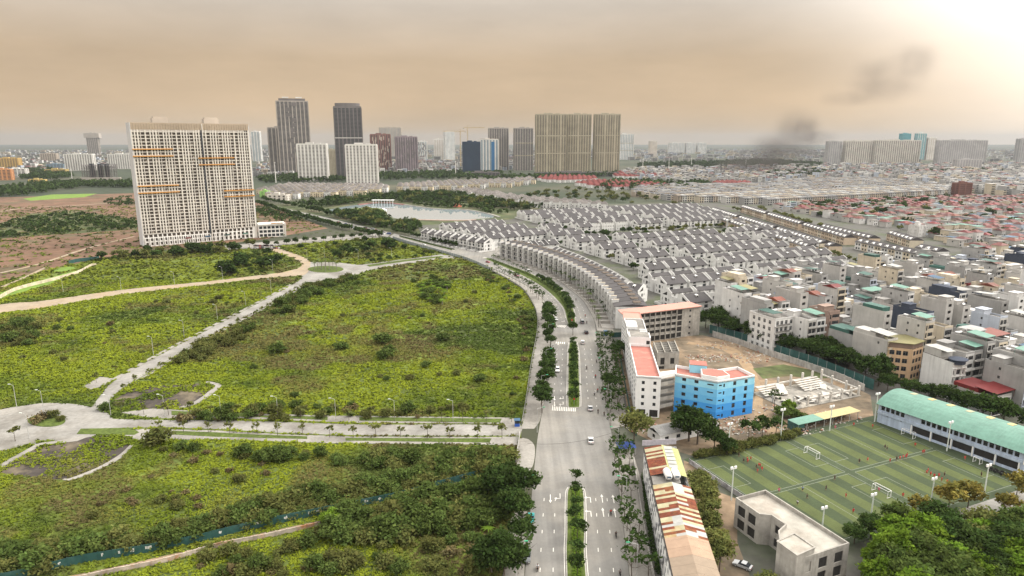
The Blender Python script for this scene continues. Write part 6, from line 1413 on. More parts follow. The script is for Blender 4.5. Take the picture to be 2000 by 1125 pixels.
# tower cranes
def crane(px_x, py_base, py_top, jl, jr, label, nm='tower_crane'):
    c = G(px_x, py_base); dep = c.y*cP+CAMH*sP; h = z_at(py_top, c.y); t = thing(nm, label, 'crane', (c.x, c.y, 0), 0, 'tower cranes'); k = dep/FPX
    M_cr = mat('crane_yellow', (0.50, .36, .16), .7, .1, .1); mb = MB(); s = 1.3
    for x in (-s, s):
        for y in (-s, s): mb.box(x-.35, x+.35, y-.35, y+.35, 0, h)
    for z in np.arange(0, h-3, 3.5): mb.cyl((-s, -s, z), (s, -s, z+3.5), .2, .2, 4).cyl((s, s, z), (-s, s, z+3.5), .2, .2, 4)
    mb.build('mast', M_cr, t)
    jb = MB(); a, b = -jl*k, jr*k; jb.box(a, b, -.5, .5, h, h+.8).box(a, b, -.25, .25, h+2.2, h+2.8)
    for x in np.arange(a, b-3, 4): jb.cyl((x, 0, h+.6), (x+2, 0, h+2.4), .2, .2, 4).cyl((x+2, 0, h+2.4), (x+4, 0, h+.6), .2, .2, 4)
    jb.build('jib', M_cr, t); MB().box(-.5, .5, -.5, .5, h, h+9).build('apex', M_cr, t); MB().box((a if jl < jr else b)-2, (a if jl < jr else b)+2, -1.2, 1.2, h-3, h).build('counterweight', T_grid, t)
    MB().cyl((0, 0, h+8.8), (b*.8, 0, h+2.6), .18, .18, 4).cyl((0, 0, h+8.8), (a*.8, 0, h+2.6), .18, .18, 4).build('tie', M_cr, t)
crane(900, 330, 257, 34, 10, 'yellow tower crane with its jib over the slim pale tower'); crane(914, 330, 250, 8, 33, 'taller yellow tower crane behind the netted building')
# light masts
def mast(px, yt, yb, lb):
    c = G(px, yb); h = z_at(yt, c.y); t = thing('light_mast', lb, 'mast', (c.x, c.y, 0), 0, 'tall white masts'); MB().cyl((0, 0, 0), (0, 0, h), 1.0, .6, 8).build('pole', T_white, t); MB().cyl((0, 0, h), (0, 0, h+1.2), 1.8, 1.6, 8).build('head', T_white, t)
for px, yt, yb, lb in ((539, 318, 357, 'white mast standing before the highest tower'), (890, 316, 345, 'white mast by the netted building'), (142, 331, 357, 'white mast left of the concrete frame'), (1255, 311, 337, 'white mast past the last ochre slab'), (1306, 310, 333, 'white mast below the far trio'), (1350, 309, 324, 'white mast among hazy trees, left of the smoke'), (1402, 306, 320, 'white mast nearest the smoke column'), (1456, 314, 328, 'white mast within the dark smoke'), (1582, 305, 316, 'white mast right of the smoke')): mast(px, yt, yb, lb)
# ---------------------------------------------------------------- haze and smoke
hz = MB().box(-14900, 14900, -590, 18900, -1.0, 262).build('haze', mat('dummy', (1, 1, 1)))
m = bpy.data.materials.new('haze_air'); m.use_nodes = True; nt = m.node_tree; nt.nodes.clear(); o_ = nt.nodes.new('ShaderNodeOutputMaterial'); pv = nt.nodes.new('ShaderNodeVolumePrincipled')
pv.inputs['Color'].default_value = (0.46, 0.49, 0.53, 1); pv.inputs['Density'].default_value = 0.000050; pv.inputs['Anisotropy'].default_value = 0.2
nt.links.new(pv.outputs[0], o_.inputs['Volume']); hz.data.materials.clear(); hz.data.materials.append(m); hz['kind'] = 'stuff'
def smoke(name, lo, hi, dens, blobs, scale):
    """a closed box of drifting soot, dense along a few puffs"""
    c = (Vector(lo)+Vector(hi))/2; s = (Vector(hi)-Vector(lo))/2
    ob = MB().box(-s.x, s.x, -s.y, s.y, -s.z, s.z).build(name, MATS['dummy'], None, tuple(c)); m = bpy.data.materials.new(name+'_soot'); m.use_nodes = True; nt = m.node_tree; N, L = nt.nodes, nt.links; N.clear()
    o_ = N.new('ShaderNodeOutputMaterial'); pv = N.new('ShaderNodeVolumePrincipled'); pv.inputs['Color'].default_value = (.16, .14, .13, 1)
    tc = N.new('ShaderNodeTexCoord'); no = N.new('ShaderNodeTexNoise'); no.inputs['Scale'].default_value = scale; no.inputs['Detail'].default_value = 3.5; L.new(tc.outputs['Object'], no.inputs['Vector'])
    acc = None
    for (bx, by, bz, r) in blobs:
        vs = N.new('ShaderNodeVectorMath'); vs.operation = 'SUBTRACT'; L.new(tc.outputs['Object'], vs.inputs[0]); vs.inputs[1].default_value = (bx-c.x, by-c.y, bz-c.z)
        vm = N.new('ShaderNodeVectorMath'); vm.operation = 'MULTIPLY'; L.new(vs.outputs[0], vm.inputs[0]); vm.inputs[1].default_value = (1/r[0], 1/r[1], 1/r[2])
        ln = N.new('ShaderNodeVectorMath'); ln.operation = 'LENGTH'; L.new(vm.outputs[0], ln.inputs[0])
        mr = N.new('ShaderNodeMapRange'); mr.interpolation_type = 'SMOOTHSTEP'; L.new(ln.outputs['Value'], mr.inputs[0]); mr.inputs[1].default_value = 1; mr.inputs[2].default_value = 0; mr.inputs[3].default_value = 0; mr.inputs[4].default_value = 1
        if acc is None: acc = mr.outputs[0]
        else: ad = N.new('ShaderNodeMath'); ad.operation = 'MAXIMUM'; L.new(acc, ad.inputs[0]); L.new(mr.outputs[0], ad.inputs[1]); acc = ad.outputs[0]
    n2 = N.new('ShaderNodeMapRange'); L.new(no.outputs[0], n2.inputs[0]); n2.inputs[1].default_value = .36; n2.inputs[2].default_value = .68; n2.inputs[3].default_value = .16; n2.inputs[4].default_value = 1
    mu = N.new('ShaderNodeMath'); mu.operation = 'MULTIPLY'; L.new(acc, mu.inputs[0]); L.new(n2.outputs[0], mu.inputs[1])
    m2 = N.new('ShaderNodeMath'); m2.operation = 'MULTIPLY'; L.new(mu.outputs[0], m2.inputs[0]); m2.inputs[1].default_value = dens
    L.new(m2.outputs[0], pv.inputs['Density']); L.new(pv.outputs[0], o_.inputs['Volume']); ob.data.materials.clear(); ob.data.materials.append(m); stuff(ob, 'dark smoke drifting from a fire on the plain', 'smoke')
SY = 2150.0
def sp(px, py, r, dy=0):
    z = z_at(py, SY); dep = SY*cP+(CAMH-z)*sP; k = dep/FPX; return ((px-1000)*k, SY+dy, z, (r[0]*k, r[0]*k*.8, r[1]*k))
bl = [sp(1495, 314, (85, 40)), sp(1530, 292, (90, 42)), sp(1556, 260, (62, 58)), sp(1585, 268, (60, 22)), sp(1455, 326, (80, 28))]
smoke('smoke', (bl[4][0]-140, SY-160, 3), (bl[3][0]+145, SY+160, 258), .017, bl, .016)
SY = 3900.0
bl = [sp(1778, 125, (70, 58)), sp(1712, 142, (62, 44)), sp(1730, 168, (95, 46)), sp(1655, 192, (70, 22))]
smoke('drifting_smoke', (bl[3][0]-250, SY-260, 272), (bl[0][0]+260, SY+260, 800), .0034, bl, .0062)
# ================================================================ vegetation
def leaf_mat(name, color, rnd=.18, trans=.25):
    m = bpy.data.materials.new(name); m.use_nodes = True; nt = m.node_tree; N, L = nt.nodes, nt.links; N.clear(); o_ = N.new('ShaderNodeOutputMaterial')
    at = N.new('ShaderNodeAttribute'); at.attribute_name = 'tint'; rg = N.new('ShaderNodeRGB'); rg.outputs[0].default_value = (*color, 1)
    mu = N.new('ShaderNodeVectorMath'); mu.operation = 'MULTIPLY'; L.new(at.outputs['Color'], mu.inputs[0]); L.new(rg.outputs[0], mu.inputs[1])
    oi = N.new('ShaderNodeObjectInfo'); mr = N.new('ShaderNodeMapRange'); L.new(oi.outputs['Random'], mr.inputs[0]); mr.inputs[3].default_value = 1-rnd; mr.inputs[4].default_value = 1+rnd
    sc = N.new('ShaderNodeVectorMath'); sc.operation = 'SCALE'; L.new(mu.outputs[0], sc.inputs[0]); L.new(mr.outputs[0], sc.inputs['Scale'])
    d = N.new('ShaderNodeBsdfDiffuse'); t = N.new('ShaderNodeBsdfTranslucent'); mx = N.new('ShaderNodeMixShader'); mx.inputs[0].default_value = trans
    L.new(sc.outputs[0], d.inputs[0]); L.new(sc.outputs[0], t.inputs[0]); L.new(d.outputs[0], mx.inputs[1]); L.new(t.outputs[0], mx.inputs[2]); L.new(mx.outputs[0], o_.inputs[0]); MATS[name] = m
    return m
L_dark = leaf_mat('leaf_dark', (0.042, 0.070, 0.021)); L_mid = leaf_mat('leaf_mid', (0.078, 0.112, 0.032)); L_olive = leaf_mat('leaf_olive', (0.115, 0.125, 0.042)); L_bright = leaf_mat('leaf_bright', (0.115, 0.185, 0.024)); L_dry = leaf_mat('leaf_dry', (0.14, 0.115, 0.06)); L_pink = leaf_mat('leaf_blossom', (0.33, 0.16, 0.18)); L_gold = leaf_mat('leaf_gold', (0.17, 0.145, 0.04))
M_bark = mat('bark', (0.10, 0.08, 0.062), .95, .25, 2); M_palmbark = mat('palm_bark', (0.19, .175, .15), .95, .2, 2)
def np_quads(name, C, U, V, tint, m):
    """N quads: centres C, half axes U, V, tint per quad"""
    n = len(C); vs = np.empty((n, 4, 3), np.float32); vs[:, 0] = C-U-V; vs[:, 1] = C+U-V; vs[:, 2] = C+U+V; vs[:, 3] = C-U+V
    me = bpy.data.meshes.new(name); me.vertices.add(n*4); me.vertices.foreach_set('co', vs.ravel()); me.loops.add(n*4); me.loops.foreach_set('vertex_index', np.arange(n*4, dtype=np.int32)); me.polygons.add(n); me.polygons.foreach_set('loop_start', np.arange(0, n*4, 4, dtype=np.int32)); me.polygons.foreach_set('loop_total', np.full(n, 4, np.int32))
    at = me.attributes.new('tint', 'FLOAT_COLOR', 'POINT'); col = np.ones((n, 4, 4), np.float32); col[:, :, :3] = np.asarray(tint, np.float32).reshape(n, 1, -1); at.data.foreach_set('color', col.ravel())
    for q in (m if isinstance(m, (list, tuple)) else [m]): me.materials.append(q)
    me.update(calc_edges=True); me.validate(); return me
def axes(rng, n, up, size, asp=.6):
    """random leaf planes whose normals lean upward by 'up'"""
    nr = rng.normal(size=(n, 3)); nr[:, 2] = np.abs(nr[:, 2])+up; nr /= np.linalg.norm(nr, axis=1)[:, None]
    a = rng.normal(size=(n, 3)); U = np.cross(nr, a); U /= np.linalg.norm(U, axis=1)[:, None]; V = np.cross(nr, U); s = (size*rng.uniform(.6, 1.35, n))[:, None]
    return U*s, V*s*asp
def crown_mesh(seed, m, rx, rz, zc, clumps, leaves, size, spread=.3, up=.7, hollow=.55, flat=0.0, vt=.3):
    r = np.random.default_rng(seed); d = r.normal(size=(clumps, 3)); d /= np.linalg.norm(d, axis=1)[:, None]; d[:, 2] = np.where(d[:, 2] < -.35, -d[:, 2]*.5, d[:, 2])
    rad = hollow+(1-hollow)*r.random(clumps)**.6; lump = 1+.28*np.sin(d[:, 0]*5+seed)*np.cos(d[:, 1]*4+seed*.7); cc = d*np.array([rx, rx, rz])*(rad*lump)[:, None]; cc[:, 2] += zc
    n = clumps*leaves; idx = np.repeat(np.arange(clumps), leaves); C = cc[idx]+r.normal(size=(n, 3))*rx*spread*np.array([1, 1, .7]); U, V = axes(r, n, up, size)
    ti = (1+vt*(r.random(clumps)-.5)*2)[idx]*(1+.25*(r.random(n)-.5)); hue = 1+.18*(r.random(clumps)-.5)[idx]; tint = np.stack([ti*hue, ti, ti*.9], 1)
    return np_quads('crown', C, U, V, tint, m)
def trunk_mesh(seed, h, r0, spread, m=M_bark, limbs=4, lean=.05):
    q = random.Random(seed); mb = MB(); top = Vector((q.uniform(-lean, lean)*h, q.uniform(-lean, lean)*h, h)); mb.cyl((0, 0, -.1), tuple(top*.5), r0, r0*.8, 6).cyl(tuple(top*.5), tuple(top), r0*.8, r0*.5, 6)
    for k in range(limbs):
        a = 2*pi*k/limbs+q.uniform(-.4, .4); b = top*q.uniform(.6, .98); e = b+Vector((cos(a)*spread, sin(a)*spread, spread*q.uniform(.5, 1.0))); mb.cyl(tuple(b), tuple(e), r0*.45, r0*.15, 5)
        e2 = e+Vector((cos(a+.6)*spread*.5, sin(a+.6)*spread*.5, spread*.4)); mb.cyl(tuple(b.lerp(e, .6)), tuple(e2), r0*.25, r0*.1, 4)
    return mb.mesh('trunk', m)
def T(kind, n, crown, trunk): return [[('crown', crown(i)), ('trunk', trunk(i))] for i in range(n)]
TREES = {
 'street': T('street', 3, lambda i: crown_mesh(10+i, L_dark, 2.5, 2.0, 5.0, 28, 38, .31, .22), lambda i: trunk_mesh(i, 4.2, .16, 1.5)),
 'sparse': T('sparse', 4, lambda i: crown_mesh(20+i, L_dark, 2.3, 2.0, 4.9, 13, 6, .36, .15, hollow=.7), lambda i: trunk_mesh(20+i, 3.6, .13, 1.7, limbs=5)),
 'median': T('median', 3, lambda i: crown_mesh(30+i, L_dark, 1.7, 1.2, 3.4, 16, 24, .26, .24), lambda i: trunk_mesh(30+i, 2.8, .10, .9)),
 'sapling': T('sapling', 4, lambda i: crown_mesh(40+i, L_olive, 1.1, 1.0, 2.9, 8, 9, .28, .25), lambda i: trunk_mesh(40+i, 2.6, .08, .7)),
 'big': T('big', 4, lambda i: crown_mesh(50+i, L_mid, 4.6, 3.6, 6.8, 66, 64, .34, .16), lambda i: trunk_mesh(50+i, 5.0, .32, 2.6)),
 'bigdark': T('bigdark', 4, lambda i: crown_mesh(60+i, L_dark, 4.4, 3.4, 6.4, 60, 56, .34, .16), lambda i: trunk_mesh(60+i, 4.8, .3, 2.5)),
 'bright': T('bright', 4, lambda i: crown_mesh(70+i, L_bright, 4.2, 3.3, 6.2, 66, 64, .33, .15), lambda i: trunk_mesh(70+i, 4.6, .3, 2.4)),
 'olive': T('olive', 3, lambda i: crown_mesh(80+i, L_olive, 3.4, 2.6, 5.2, 36, 40, .31, .19), lambda i: trunk_mesh(80+i, 4.0, .2, 2.0)),
 'gold': T('gold', 3, lambda i: crown_mesh(90+i, L_gold, 3.2, 2.5, 5.0, 30, 20, .40, .18, hollow=.65), lambda i: trunk_mesh(90+i, 4.0, .18, 2.0)),
 'pink': T('pink', 2, lambda i: crown_mesh(100+i, L_pink, 3.0, 2.2, 4.8, 30, 20, .40, .2), lambda i: trunk_mesh(100+i, 3.8, .18, 2.0)),
 'shrub': T('shrub', 5, lambda i: crown_mesh(110+i, L_mid, 2.3, 1.7, 1.3, 30, 34, .25, .22, hollow=.5), lambda i: trunk_mesh(110+i, 1.1, .08, .8, limbs=3)),
 'olivebush': T('olivebush', 4, lambda i: crown_mesh(120+i, L_olive, 2.2, 1.6, 1.2, 28, 30, .24, .23, hollow=.5), lambda i: trunk_mesh(120+i, 1.0, .07, .8, limbs=3)),
 'drybush': T('drybush', 2, lambda i: crown_mesh(130+i, L_dry, 1.6, 1.0, .8, 16, 14, .30, .28), lambda i: trunk_mesh(130+i, .8, .05, .6, limbs=3)),
 'far': T('far', 4, lambda i: crown_mesh(140+i, L_dark, 4.2, 3.3, 5.4, 26, 12, .95, .2), lambda i: trunk_mesh(140+i, 3.8, .3, 2.0, limbs=3)),
 'farolive': T('farolive', 3, lambda i: crown_mesh(150+i, L_olive, 3.8, 3.0, 5.0, 22, 11, .85, .22), lambda i: trunk_mesh(150+i, 3.6, .26, 2.0, limbs=3)),
}
def palm_parts(seed, h=6.0, m=None):
    q = np.random.default_rng(seed); C, U, V, ti = [], [], [], []; top = np.array([.2, .1, h])
    for k in range(13):
        a = 2*pi*k/13+q.uniform(-.2, .2); droop = q.uniform(.35, .9); L_ = q.uniform(2.0, 2.6)
        for s in np.linspace(.12, 1, 6):
            r = s*L_; z = .9*s-droop*1.9*s*s; d = np.array([cos(a), sin(a), .9/L_-droop*3.8*s/L_]); d /= np.linalg.norm(d); side = np.array([-sin(a), cos(a), 0]); C.append(top+np.array([cos(a)*r, sin(a)*r, z])); U.append(d*.26); V.append(side*.34*(1.15-s)); ti.append([1-.2*s]*3)
    mb = MB(); mb.cyl((0, 0, -.1), (.1, .05, h*.5), .2, .16, 7).cyl((.1, .05, h*.5), tuple(top), .16, .12, 7)
    return [('fronds', np_quads('fronds', np.array(C), np.array(U), np.array(V), np.array(ti), m or L_mid)), ('trunk', mb.mesh('trunk', M_palmbark))]
TREES['palm'] = [palm_parts(i, 5.2+.5*i) for i in range(3)]
TREES['banana'] = [palm_parts(10+i, 1.6+.4*i, L_bright) for i in range(3)]
qv = random.Random(77)
def plant(kind, name, x, y, label, group, sc=1.0, cat='tree', z=0.0):
    v = qv.choice(TREES[kind]); t = thing(name, label, cat, (x, y, z), qv.uniform(0, 6.28), group); s = sc*qv.uniform(.85, 1.18); t.scale = (s*qv.uniform(.92, 1.08), s*qv.uniform(.92, 1.08), s*qv.uniform(.9, 1.12)); return place(v, t)
def line_of(kind, name, px, step, desc, group, sc=1.0, jit=.9, cat='tree', z=0.15, skip=0.05, smooth=True):
    ln = gp(px); ln = crom(ln) if smooth and len(px) > 2 else ln
    for i, (x, y) in enumerate(resample(ln, step)):
        if qv.random() < skip: continue
        plant(kind, name, x+qv.uniform(-jit, jit), y+qv.uniform(-jit, jit), '%s, %s counted from the camera end' % (desc, ordn(i+1)), group, sc, cat, z)
g1 = 'street trees along the boulevard'
line_of('street', 'street_tree', [(1060, 806), (1066, 760), (1071, 700), (1072, 650), (1068, 610)], 7.4, 'dense round street tree on the field-side pavement', g1, 1.05)
line_of('sparse', 'young_street_tree', [(1060, 592), (1035, 569), (1000, 548), (962, 530)], 8, 'thin young tree on the bending field-side pavement', g1, 1.0)
line_of('sparse', 'leggy_street_tree', [(1240, 1128), (1218, 985), (1202, 870)], 6.4, 'leggy street tree at the kerb by the dormitory', g1, 1.12)
line_of('sparse', 'leggy_street_tree', [(1262, 1128), (1240, 985), (1222, 880)], 9, 'leggy street tree on the inner pavement by the dormitory', g1, .9)
line_of('sparse', 'kerb_tree', [(1194, 836), (1184, 770), (1175, 700), (1170, 668)], 4.6, 'street tree at the kerb before the white school block', g1, .85)
line_of('sparse', 'hoarding_tree', [(1216, 830), (1206, 770), (1196, 700), (1188, 668)], 6.5, 'street tree beside the teal hoarding', g1, 1.05)
line_of('palm', 'pavement_palm', [(1172, 640), (1162, 612), (1145, 586), (1120, 563), (1090, 543), (1050, 522), (1010, 506), (972, 492)], 7.5, 'palm on the pavement before the flat terrace', 'pavement palms', .9)
line_of('sparse', 'yard_tree', [(1185, 622), (1165, 592), (1140, 568), (1105, 547), (1060, 524), (1020, 508)], 9, 'small tree at the front yards of the flat terrace', g1, .85)
line_of('median', 'median_tree', [(1126, 1122), (1126, 1040), (1124, 960)], 7, 'small tree on the planted median nearest the camera', 'median trees', 1.05, .3, z=.2)
line_of('median', 'median_tree', [(1121, 790), (1120, 730), (1119, 672)], 5.5, 'small tree on the middle median', 'median trees', 1.0, .3, z=.2)
line_of('street', 'median_tree', [(1117, 632), (1112, 606), (1098, 582), (1075, 563), (1048, 547)], 6.5, 'round tree on the far curving median', 'median trees', .75, .3, z=.2)
line_of('sparse', 'median_tree', [(1035, 540), (1000, 523), (955, 507)], 9, 'thin tree where the median meets the crossing', 'median trees', .8, .3, z=.2)
for i, px in enumerate(((1119, 655), (1124, 944))): p = G(*px); plant('street' if i == 0 else 'median', 'median_tree', p.x, p.y, 'tree in the gap before the %s median' % ('far', 'near')[i], 'median trees', 1.0, z=0)
# hedge strips on the medians: clipped, one mass each
def hedge(name, px, w, h, m, label, step=.35):
    ln = resample(crom(gp(px)) if len(px) > 2 else gp(px), step); r = np.random.default_rng(len(px)*7); n = len(ln)*10; P_ = np.array(ln)[r.integers(0, len(ln), n)]; C = np.zeros((n, 3)); C[:, :2] = P_+r.uniform(-w/2, w/2, (n, 2)); C[:, 2] = .2+h*r.random(n)**.5; U, V = axes(r, n, .9, .22); ti = r.uniform(.7, 1.25, n); stuff(link(name, np_quads(name, C, U, V, np.stack([ti, ti, ti], 1), m)), label, 'hedge')
hedge('median_hedge', [(1117, 634), (1108, 600), (1088, 572), (1060, 552), (1025, 534), (985, 518), (955, 506)], 3.4, .8, L_mid, 'low clipped hedge on the far median')
hedge('median_hedge', [(1121, 792), (1120, 730), (1119, 670)], 2.0, .3, L_bright, 'low planting on the middle median'); hedge('median_hedge', [(1126, 1125), (1125, 1040), (1124, 955)], 2.2, .3, L_bright, 'low planting on the near median')
hedge('corner_hedge', [(888, 489), (850, 480), (812, 470), (780, 462)], 1.6, 1.1, L_dark, 'thin hedge on the corner median'); hedge('dormitory_hedge', [(1286, 1125), (1272, 1060), (1262, 985), (1256, 930)], 1.2, 1.4, L_dark, 'dark hedge under the dormitory wall')
# roadside trees further off
line_of('far', 'avenue_tree', [(890, 483), (850, 474), (800, 461), (765, 452)], 9, 'avenue tree before the gabled corner houses', 'avenue trees', .55)
line_of('far', 'avenue_tree', [(760, 468), (700, 455), (640, 440), (560, 418), (500, 398)], 9, 'tree along the field side of the lake road', 'avenue trees', .75, skip=.1)
line_of('far', 'avenue_tree', [(752, 446), (700, 434), (640, 420), (560, 402), (515, 392)], 11, 'tree along the lake side of the lake road', 'avenue trees', .8, skip=.15)
line_of('palm', 'tower_road_palm', [(555, 474), (640, 466), (730, 457)], 7, 'palm on the near side of the tower road', 'tower road palms', 1.1); line_of('far', 'tower_road_tree', [(520, 482), (570, 477), (650, 469), (735, 461)], 10, 'tree on the far side of the tower road', 'avenue trees', .55)
line_of('median', 'link_tree', [(726, 518), (790, 509), (864, 500)], 8.5, 'small round tree on the strip beyond the palm roundabout', 'median trees', 1.1)
for i in range(12):
    a = 2*pi*i/12; p = G(636+27*cos(a)*(.9 if i % 2 else .55), 526+4.6*sin(a)*(.9 if i % 2 else .55)); plant('palm', 'roundabout_palm', p.x, p.y, 'palm on the roundabout by the slab tower, %s round the circle' % ordn(i+1), 'roundabout palms', 1.25, z=.2)
line_of('sapling', 'verge_sapling', [(1000, 823), (800, 823), (600, 818), (420, 812), (215, 808)], 8.6, 'sapling on the north verge of the concrete road', 'verge saplings', 1.15, .8)
line_of('sapling', 'verge_sapling', [(980, 855), (800, 855), (600, 852), (420, 846), (290, 843)], 8.6, 'sapling on the south verge of the concrete road', 'verge saplings', 1.15, .8)
line_of('sapling', 'verge_sapling', [(240, 768), (330, 716), (430, 658), (530, 604), (585, 570)], 9, 'sapling on the south verge of the diagonal road', 'verge saplings', 1.1, .6)
line_of('sapling', 'verge_sapling', [(190, 748), (300, 690), (400, 638), (500, 588), (570, 549)], 11, 'sapling on the north verge of the diagonal road', 'verge saplings', 1.0, .6)
for i, (px, k, sc) in enumerate((((310, 868), 'olivebush', 2.2), ((205, 800), 'shrub', .9), ((30, 862), 'sapling', 1.5), ((105, 815), 'olivebush', 1.0), ((70, 826), 'drybush', 1.2), ((85, 819), 'drybush', 1.2), ((120, 822), 'olivebush', .7))): p = G(*px); plant(k, 'roundabout_bush', p.x, p.y, 'bush at the lower roundabout, %s from its road mouth' % ordn(i+1), 'bushes at the lower roundabout', sc, 'bush', .1)
# ---------------------------------------------------------------- thickets
def scatter(poly, n, kinds, name, desc, group, sc=(.8, 1.3), seed=1, cat='bush', mind=1.5):
    r = random.Random(seed); xs = [p[0] for p in poly]; ys = [p[1] for p in poly]; wpts = [G(*p) for p in poly]; X0, X1 = min(p.x for p in wpts), max(p.x for p in wpts); Y0, Y1 = min(p.y for p in wpts), max(p.y for p in wpts); out = []; tries = 0
    wp = [(p.x, p.y) for p in wpts]
    while len(out) < n and tries < n*60:
        tries += 1; x, y = r.uniform(X0, X1), r.uniform(Y0, Y1)
        if not in1(x, y, wp) or any(hypot(x-a, y-b) < mind for a, b in out): continue
        out.append((x, y))
    out.sort(key=lambda p: p[1])
    for i, (x, y) in enumerate(out): plant(r.choice(kinds), name, x, y, '%s, %s from the camera' % (desc, ordn(i+1)), group, r.uniform(*sc), cat)
gt = 'bushes of the field thicket'
scatter([(0, 1128), (-40, 1085), (150, 1066), (300, 1046), (420, 1012), (560, 972), (640, 962), (720, 950), (790, 922), (880, 908), (1000, 898), (1006, 912), (860, 948), (780, 968), (500, 1028), (300, 1075), (60, 1120)], 135, ('shrub', 'shrub', 'olivebush', 'olivebush'), 'thicket_bush', 'bush of the long thicket behind the teal hoarding', gt, (.85, 1.35), 1)
scatter([(640, 1022), (760, 990), (900, 962), (985, 925), (1002, 960), (985, 1015), (900, 1035), (780, 1062), (690, 1062), (640, 1045)], 80, ('shrub', 'shrub', 'olivebush'), 'near_thicket_bush', 'bush of the dark thicket below the hoarding', 'bushes of the near thicket', (1.0, 1.6), 2)
scatter([(330, 872), (430, 882), (640, 884), (760, 892), (1000, 884), (1000, 905), (900, 915), (760, 915), (600, 905), (400, 892)], 46, ('shrub', 'olivebush', 'shrub'), 'verge_bush', 'bush along the south edge of the concrete road', 'bushes along the concrete road', (.6, 1.3), 3)
scatter([(380, 1075), (640, 1045), (700, 1070), (800, 1070), (940, 1050), (985, 1060), (980, 1130), (380, 1130)], 50, ('olivebush', 'shrub', 'drybush', 'olivebush'), 'garden_bush', 'bush in the rough gardens at the bottom of the view', 'bushes in the rough gardens', (.5, 1.0), 4)
scatter([(340, 712), (390, 678), (470, 640), (500, 640), (470, 668), (420, 695), (370, 715)], 34, ('shrub', 'olivebush', 'olivebush'), 'roadside_bush', 'bush beside the middle of the diagonal road', 'bushes by the diagonal road', (.8, 1.5), 5)
scatter([(520, 615), (600, 562), (660, 548), (700, 540), (690, 550), (640, 565), (570, 610)], 44, ('shrub', 'olivebush'), 'roundabout_side_bush', 'bush between the diagonal road and the palm roundabout', 'bushes by the palm roundabout', (.8, 1.6), 6)
scatter([(310, 820), (400, 826), (980, 812), (1000, 806), (900, 798), (600, 795), (440, 792), (430, 806)], 46, ('shrub', 'olivebush', 'drybush', 'olivebush'), 'verge_edge_bush', 'bush along the north edge of the concrete road', 'bushes along the concrete road north', (.5, 1.1), 7)
scatter([(420, 545), (500, 538), (548, 522), (530, 500), (500, 492), (470, 505), (440, 530)], 44, ('shrub', 'shrub', 'far'), 'tower_field_bush', 'dark bush in the field below the slab tower', 'bushes below the slab tower', (.7, 1.1), 8)
scatter([(180, 512), (280, 492), (420, 487), (500, 482), (540, 492), (420, 498), (260, 508)], 46, ('far', 'shrub', 'farolive'), 'tower_foot_tree', 'tree at the foot of the slab tower', 'trees at the slab tower foot', (.6, .95), 9, 'tree')
scatter([(565, 488), (700, 470), (740, 468), (800, 480), (850, 492), (760, 505), (660, 507), (600, 500)], 52, ('shrub', 'olivebush', 'far'), 'plot_bush', 'bush on the plot between palm roundabout and boulevard', 'bushes on the triangular plot', (.5, 1.1), 10)
scatter([(0, 690), (0, 640), (60, 622), (75, 650), (70, 670), (30, 690)], 20, ('shrub', 'shrub', 'olivebush'), 'west_field_bush', 'dark bush at the western edge of the field', 'bushes at the western edge', (1.0, 1.7), 11)
scatter([(815, 590), (820, 560), (850, 543), (875, 548), (882, 580), (865, 596)], 48, ('banana', 'banana', 'shrub'), 'banana_plant', 'banana-like plant of the square green clump in the big field', 'green clump in the big field', (.9, 1.5), 12, 'plant', .9)
scatter([(20, 750), (300, 640), (480, 590), (500, 560), (300, 580), (60, 620), (0, 700)], 34, ('shrub', 'olivebush', 'olivebush', 'drybush'), 'field_bush', 'low bush scattered over the western field', 'bushes over the western field', (.4, 1.0), 13)
scatter([(440, 780), (560, 640), (640, 570), (860, 520), (960, 535), (1035, 600), (1030, 720), (1000, 790)], 36, ('olivebush', 'drybush', 'shrub', 'olivebush'), 'big_field_bush', 'low bush scattered over the big central field', 'bushes over the big field', (.4, .9), 14)
for i, (px, sc) in enumerate((((748, 670), 1.9), ((757, 690), 1.2), ((752, 700), 1.2), ((668, 682), 1.1), ((700, 555), 1.0), ((865, 665), 1.2), ((540, 690), 1.6))): p = G(*px); plant('shrub', 'lone_field_bush', p.x, p.y, 'lone dark bush in the middle of the big field, %s listed westward' % ordn(i+1), 'lone field bushes', sc, 'bush')
scatter([(0, 1060), (300, 880), (500, 890), (560, 940), (400, 990), (160, 1050)], 26, ('drybush', 'olivebush', 'drybush'), 'south_field_bush', 'low bush in the bright field above the thicket', 'bushes in the bright field', (.4, .8), 15)
scatter([(990, 800), (1010, 780), (1030, 700), (1040, 640), (1030, 600), (1000, 565), (940, 530), (930, 535), (985, 570), (1015, 620), (1020, 700), (1000, 770)], 54, ('olivebush', 'shrub', 'drybush'), 'wall_side_bush', 'bush at the foot of the long curving field wall', 'bushes along the curving wall', (.4, .9), 16)
# trees by the near-left pavement
for i, (px, k, sc) in enumerate((((975, 985), 'bigdark', 1.15), ((995, 960), 'bigdark', .85), ((1026, 985), 'street', 1.2), ((1020, 1022), 'street', 1.15), ((1000, 1010), 'bigdark', .8), ((1018, 1062), 'street', 1.0), ((1012, 1112), 'street', .95), ((1028, 1098), 'sparse', 1.0), ((975, 1095), 'bigdark', .8), ((960, 1120), 'bigdark', .9), ((985, 1135), 'bigdark', 1.0), ((955, 1042), 'banana', .7), ((938, 1055), 'banana', .65), ((645, 1030), 'bright', .5))): p = G(*px); plant(k, 'pavement_edge_tree', p.x, p.y, 'tree by the lower pavement at the thicket end, %s listed away from the gate' % ordn(i+1), 'trees at the thicket end', sc)
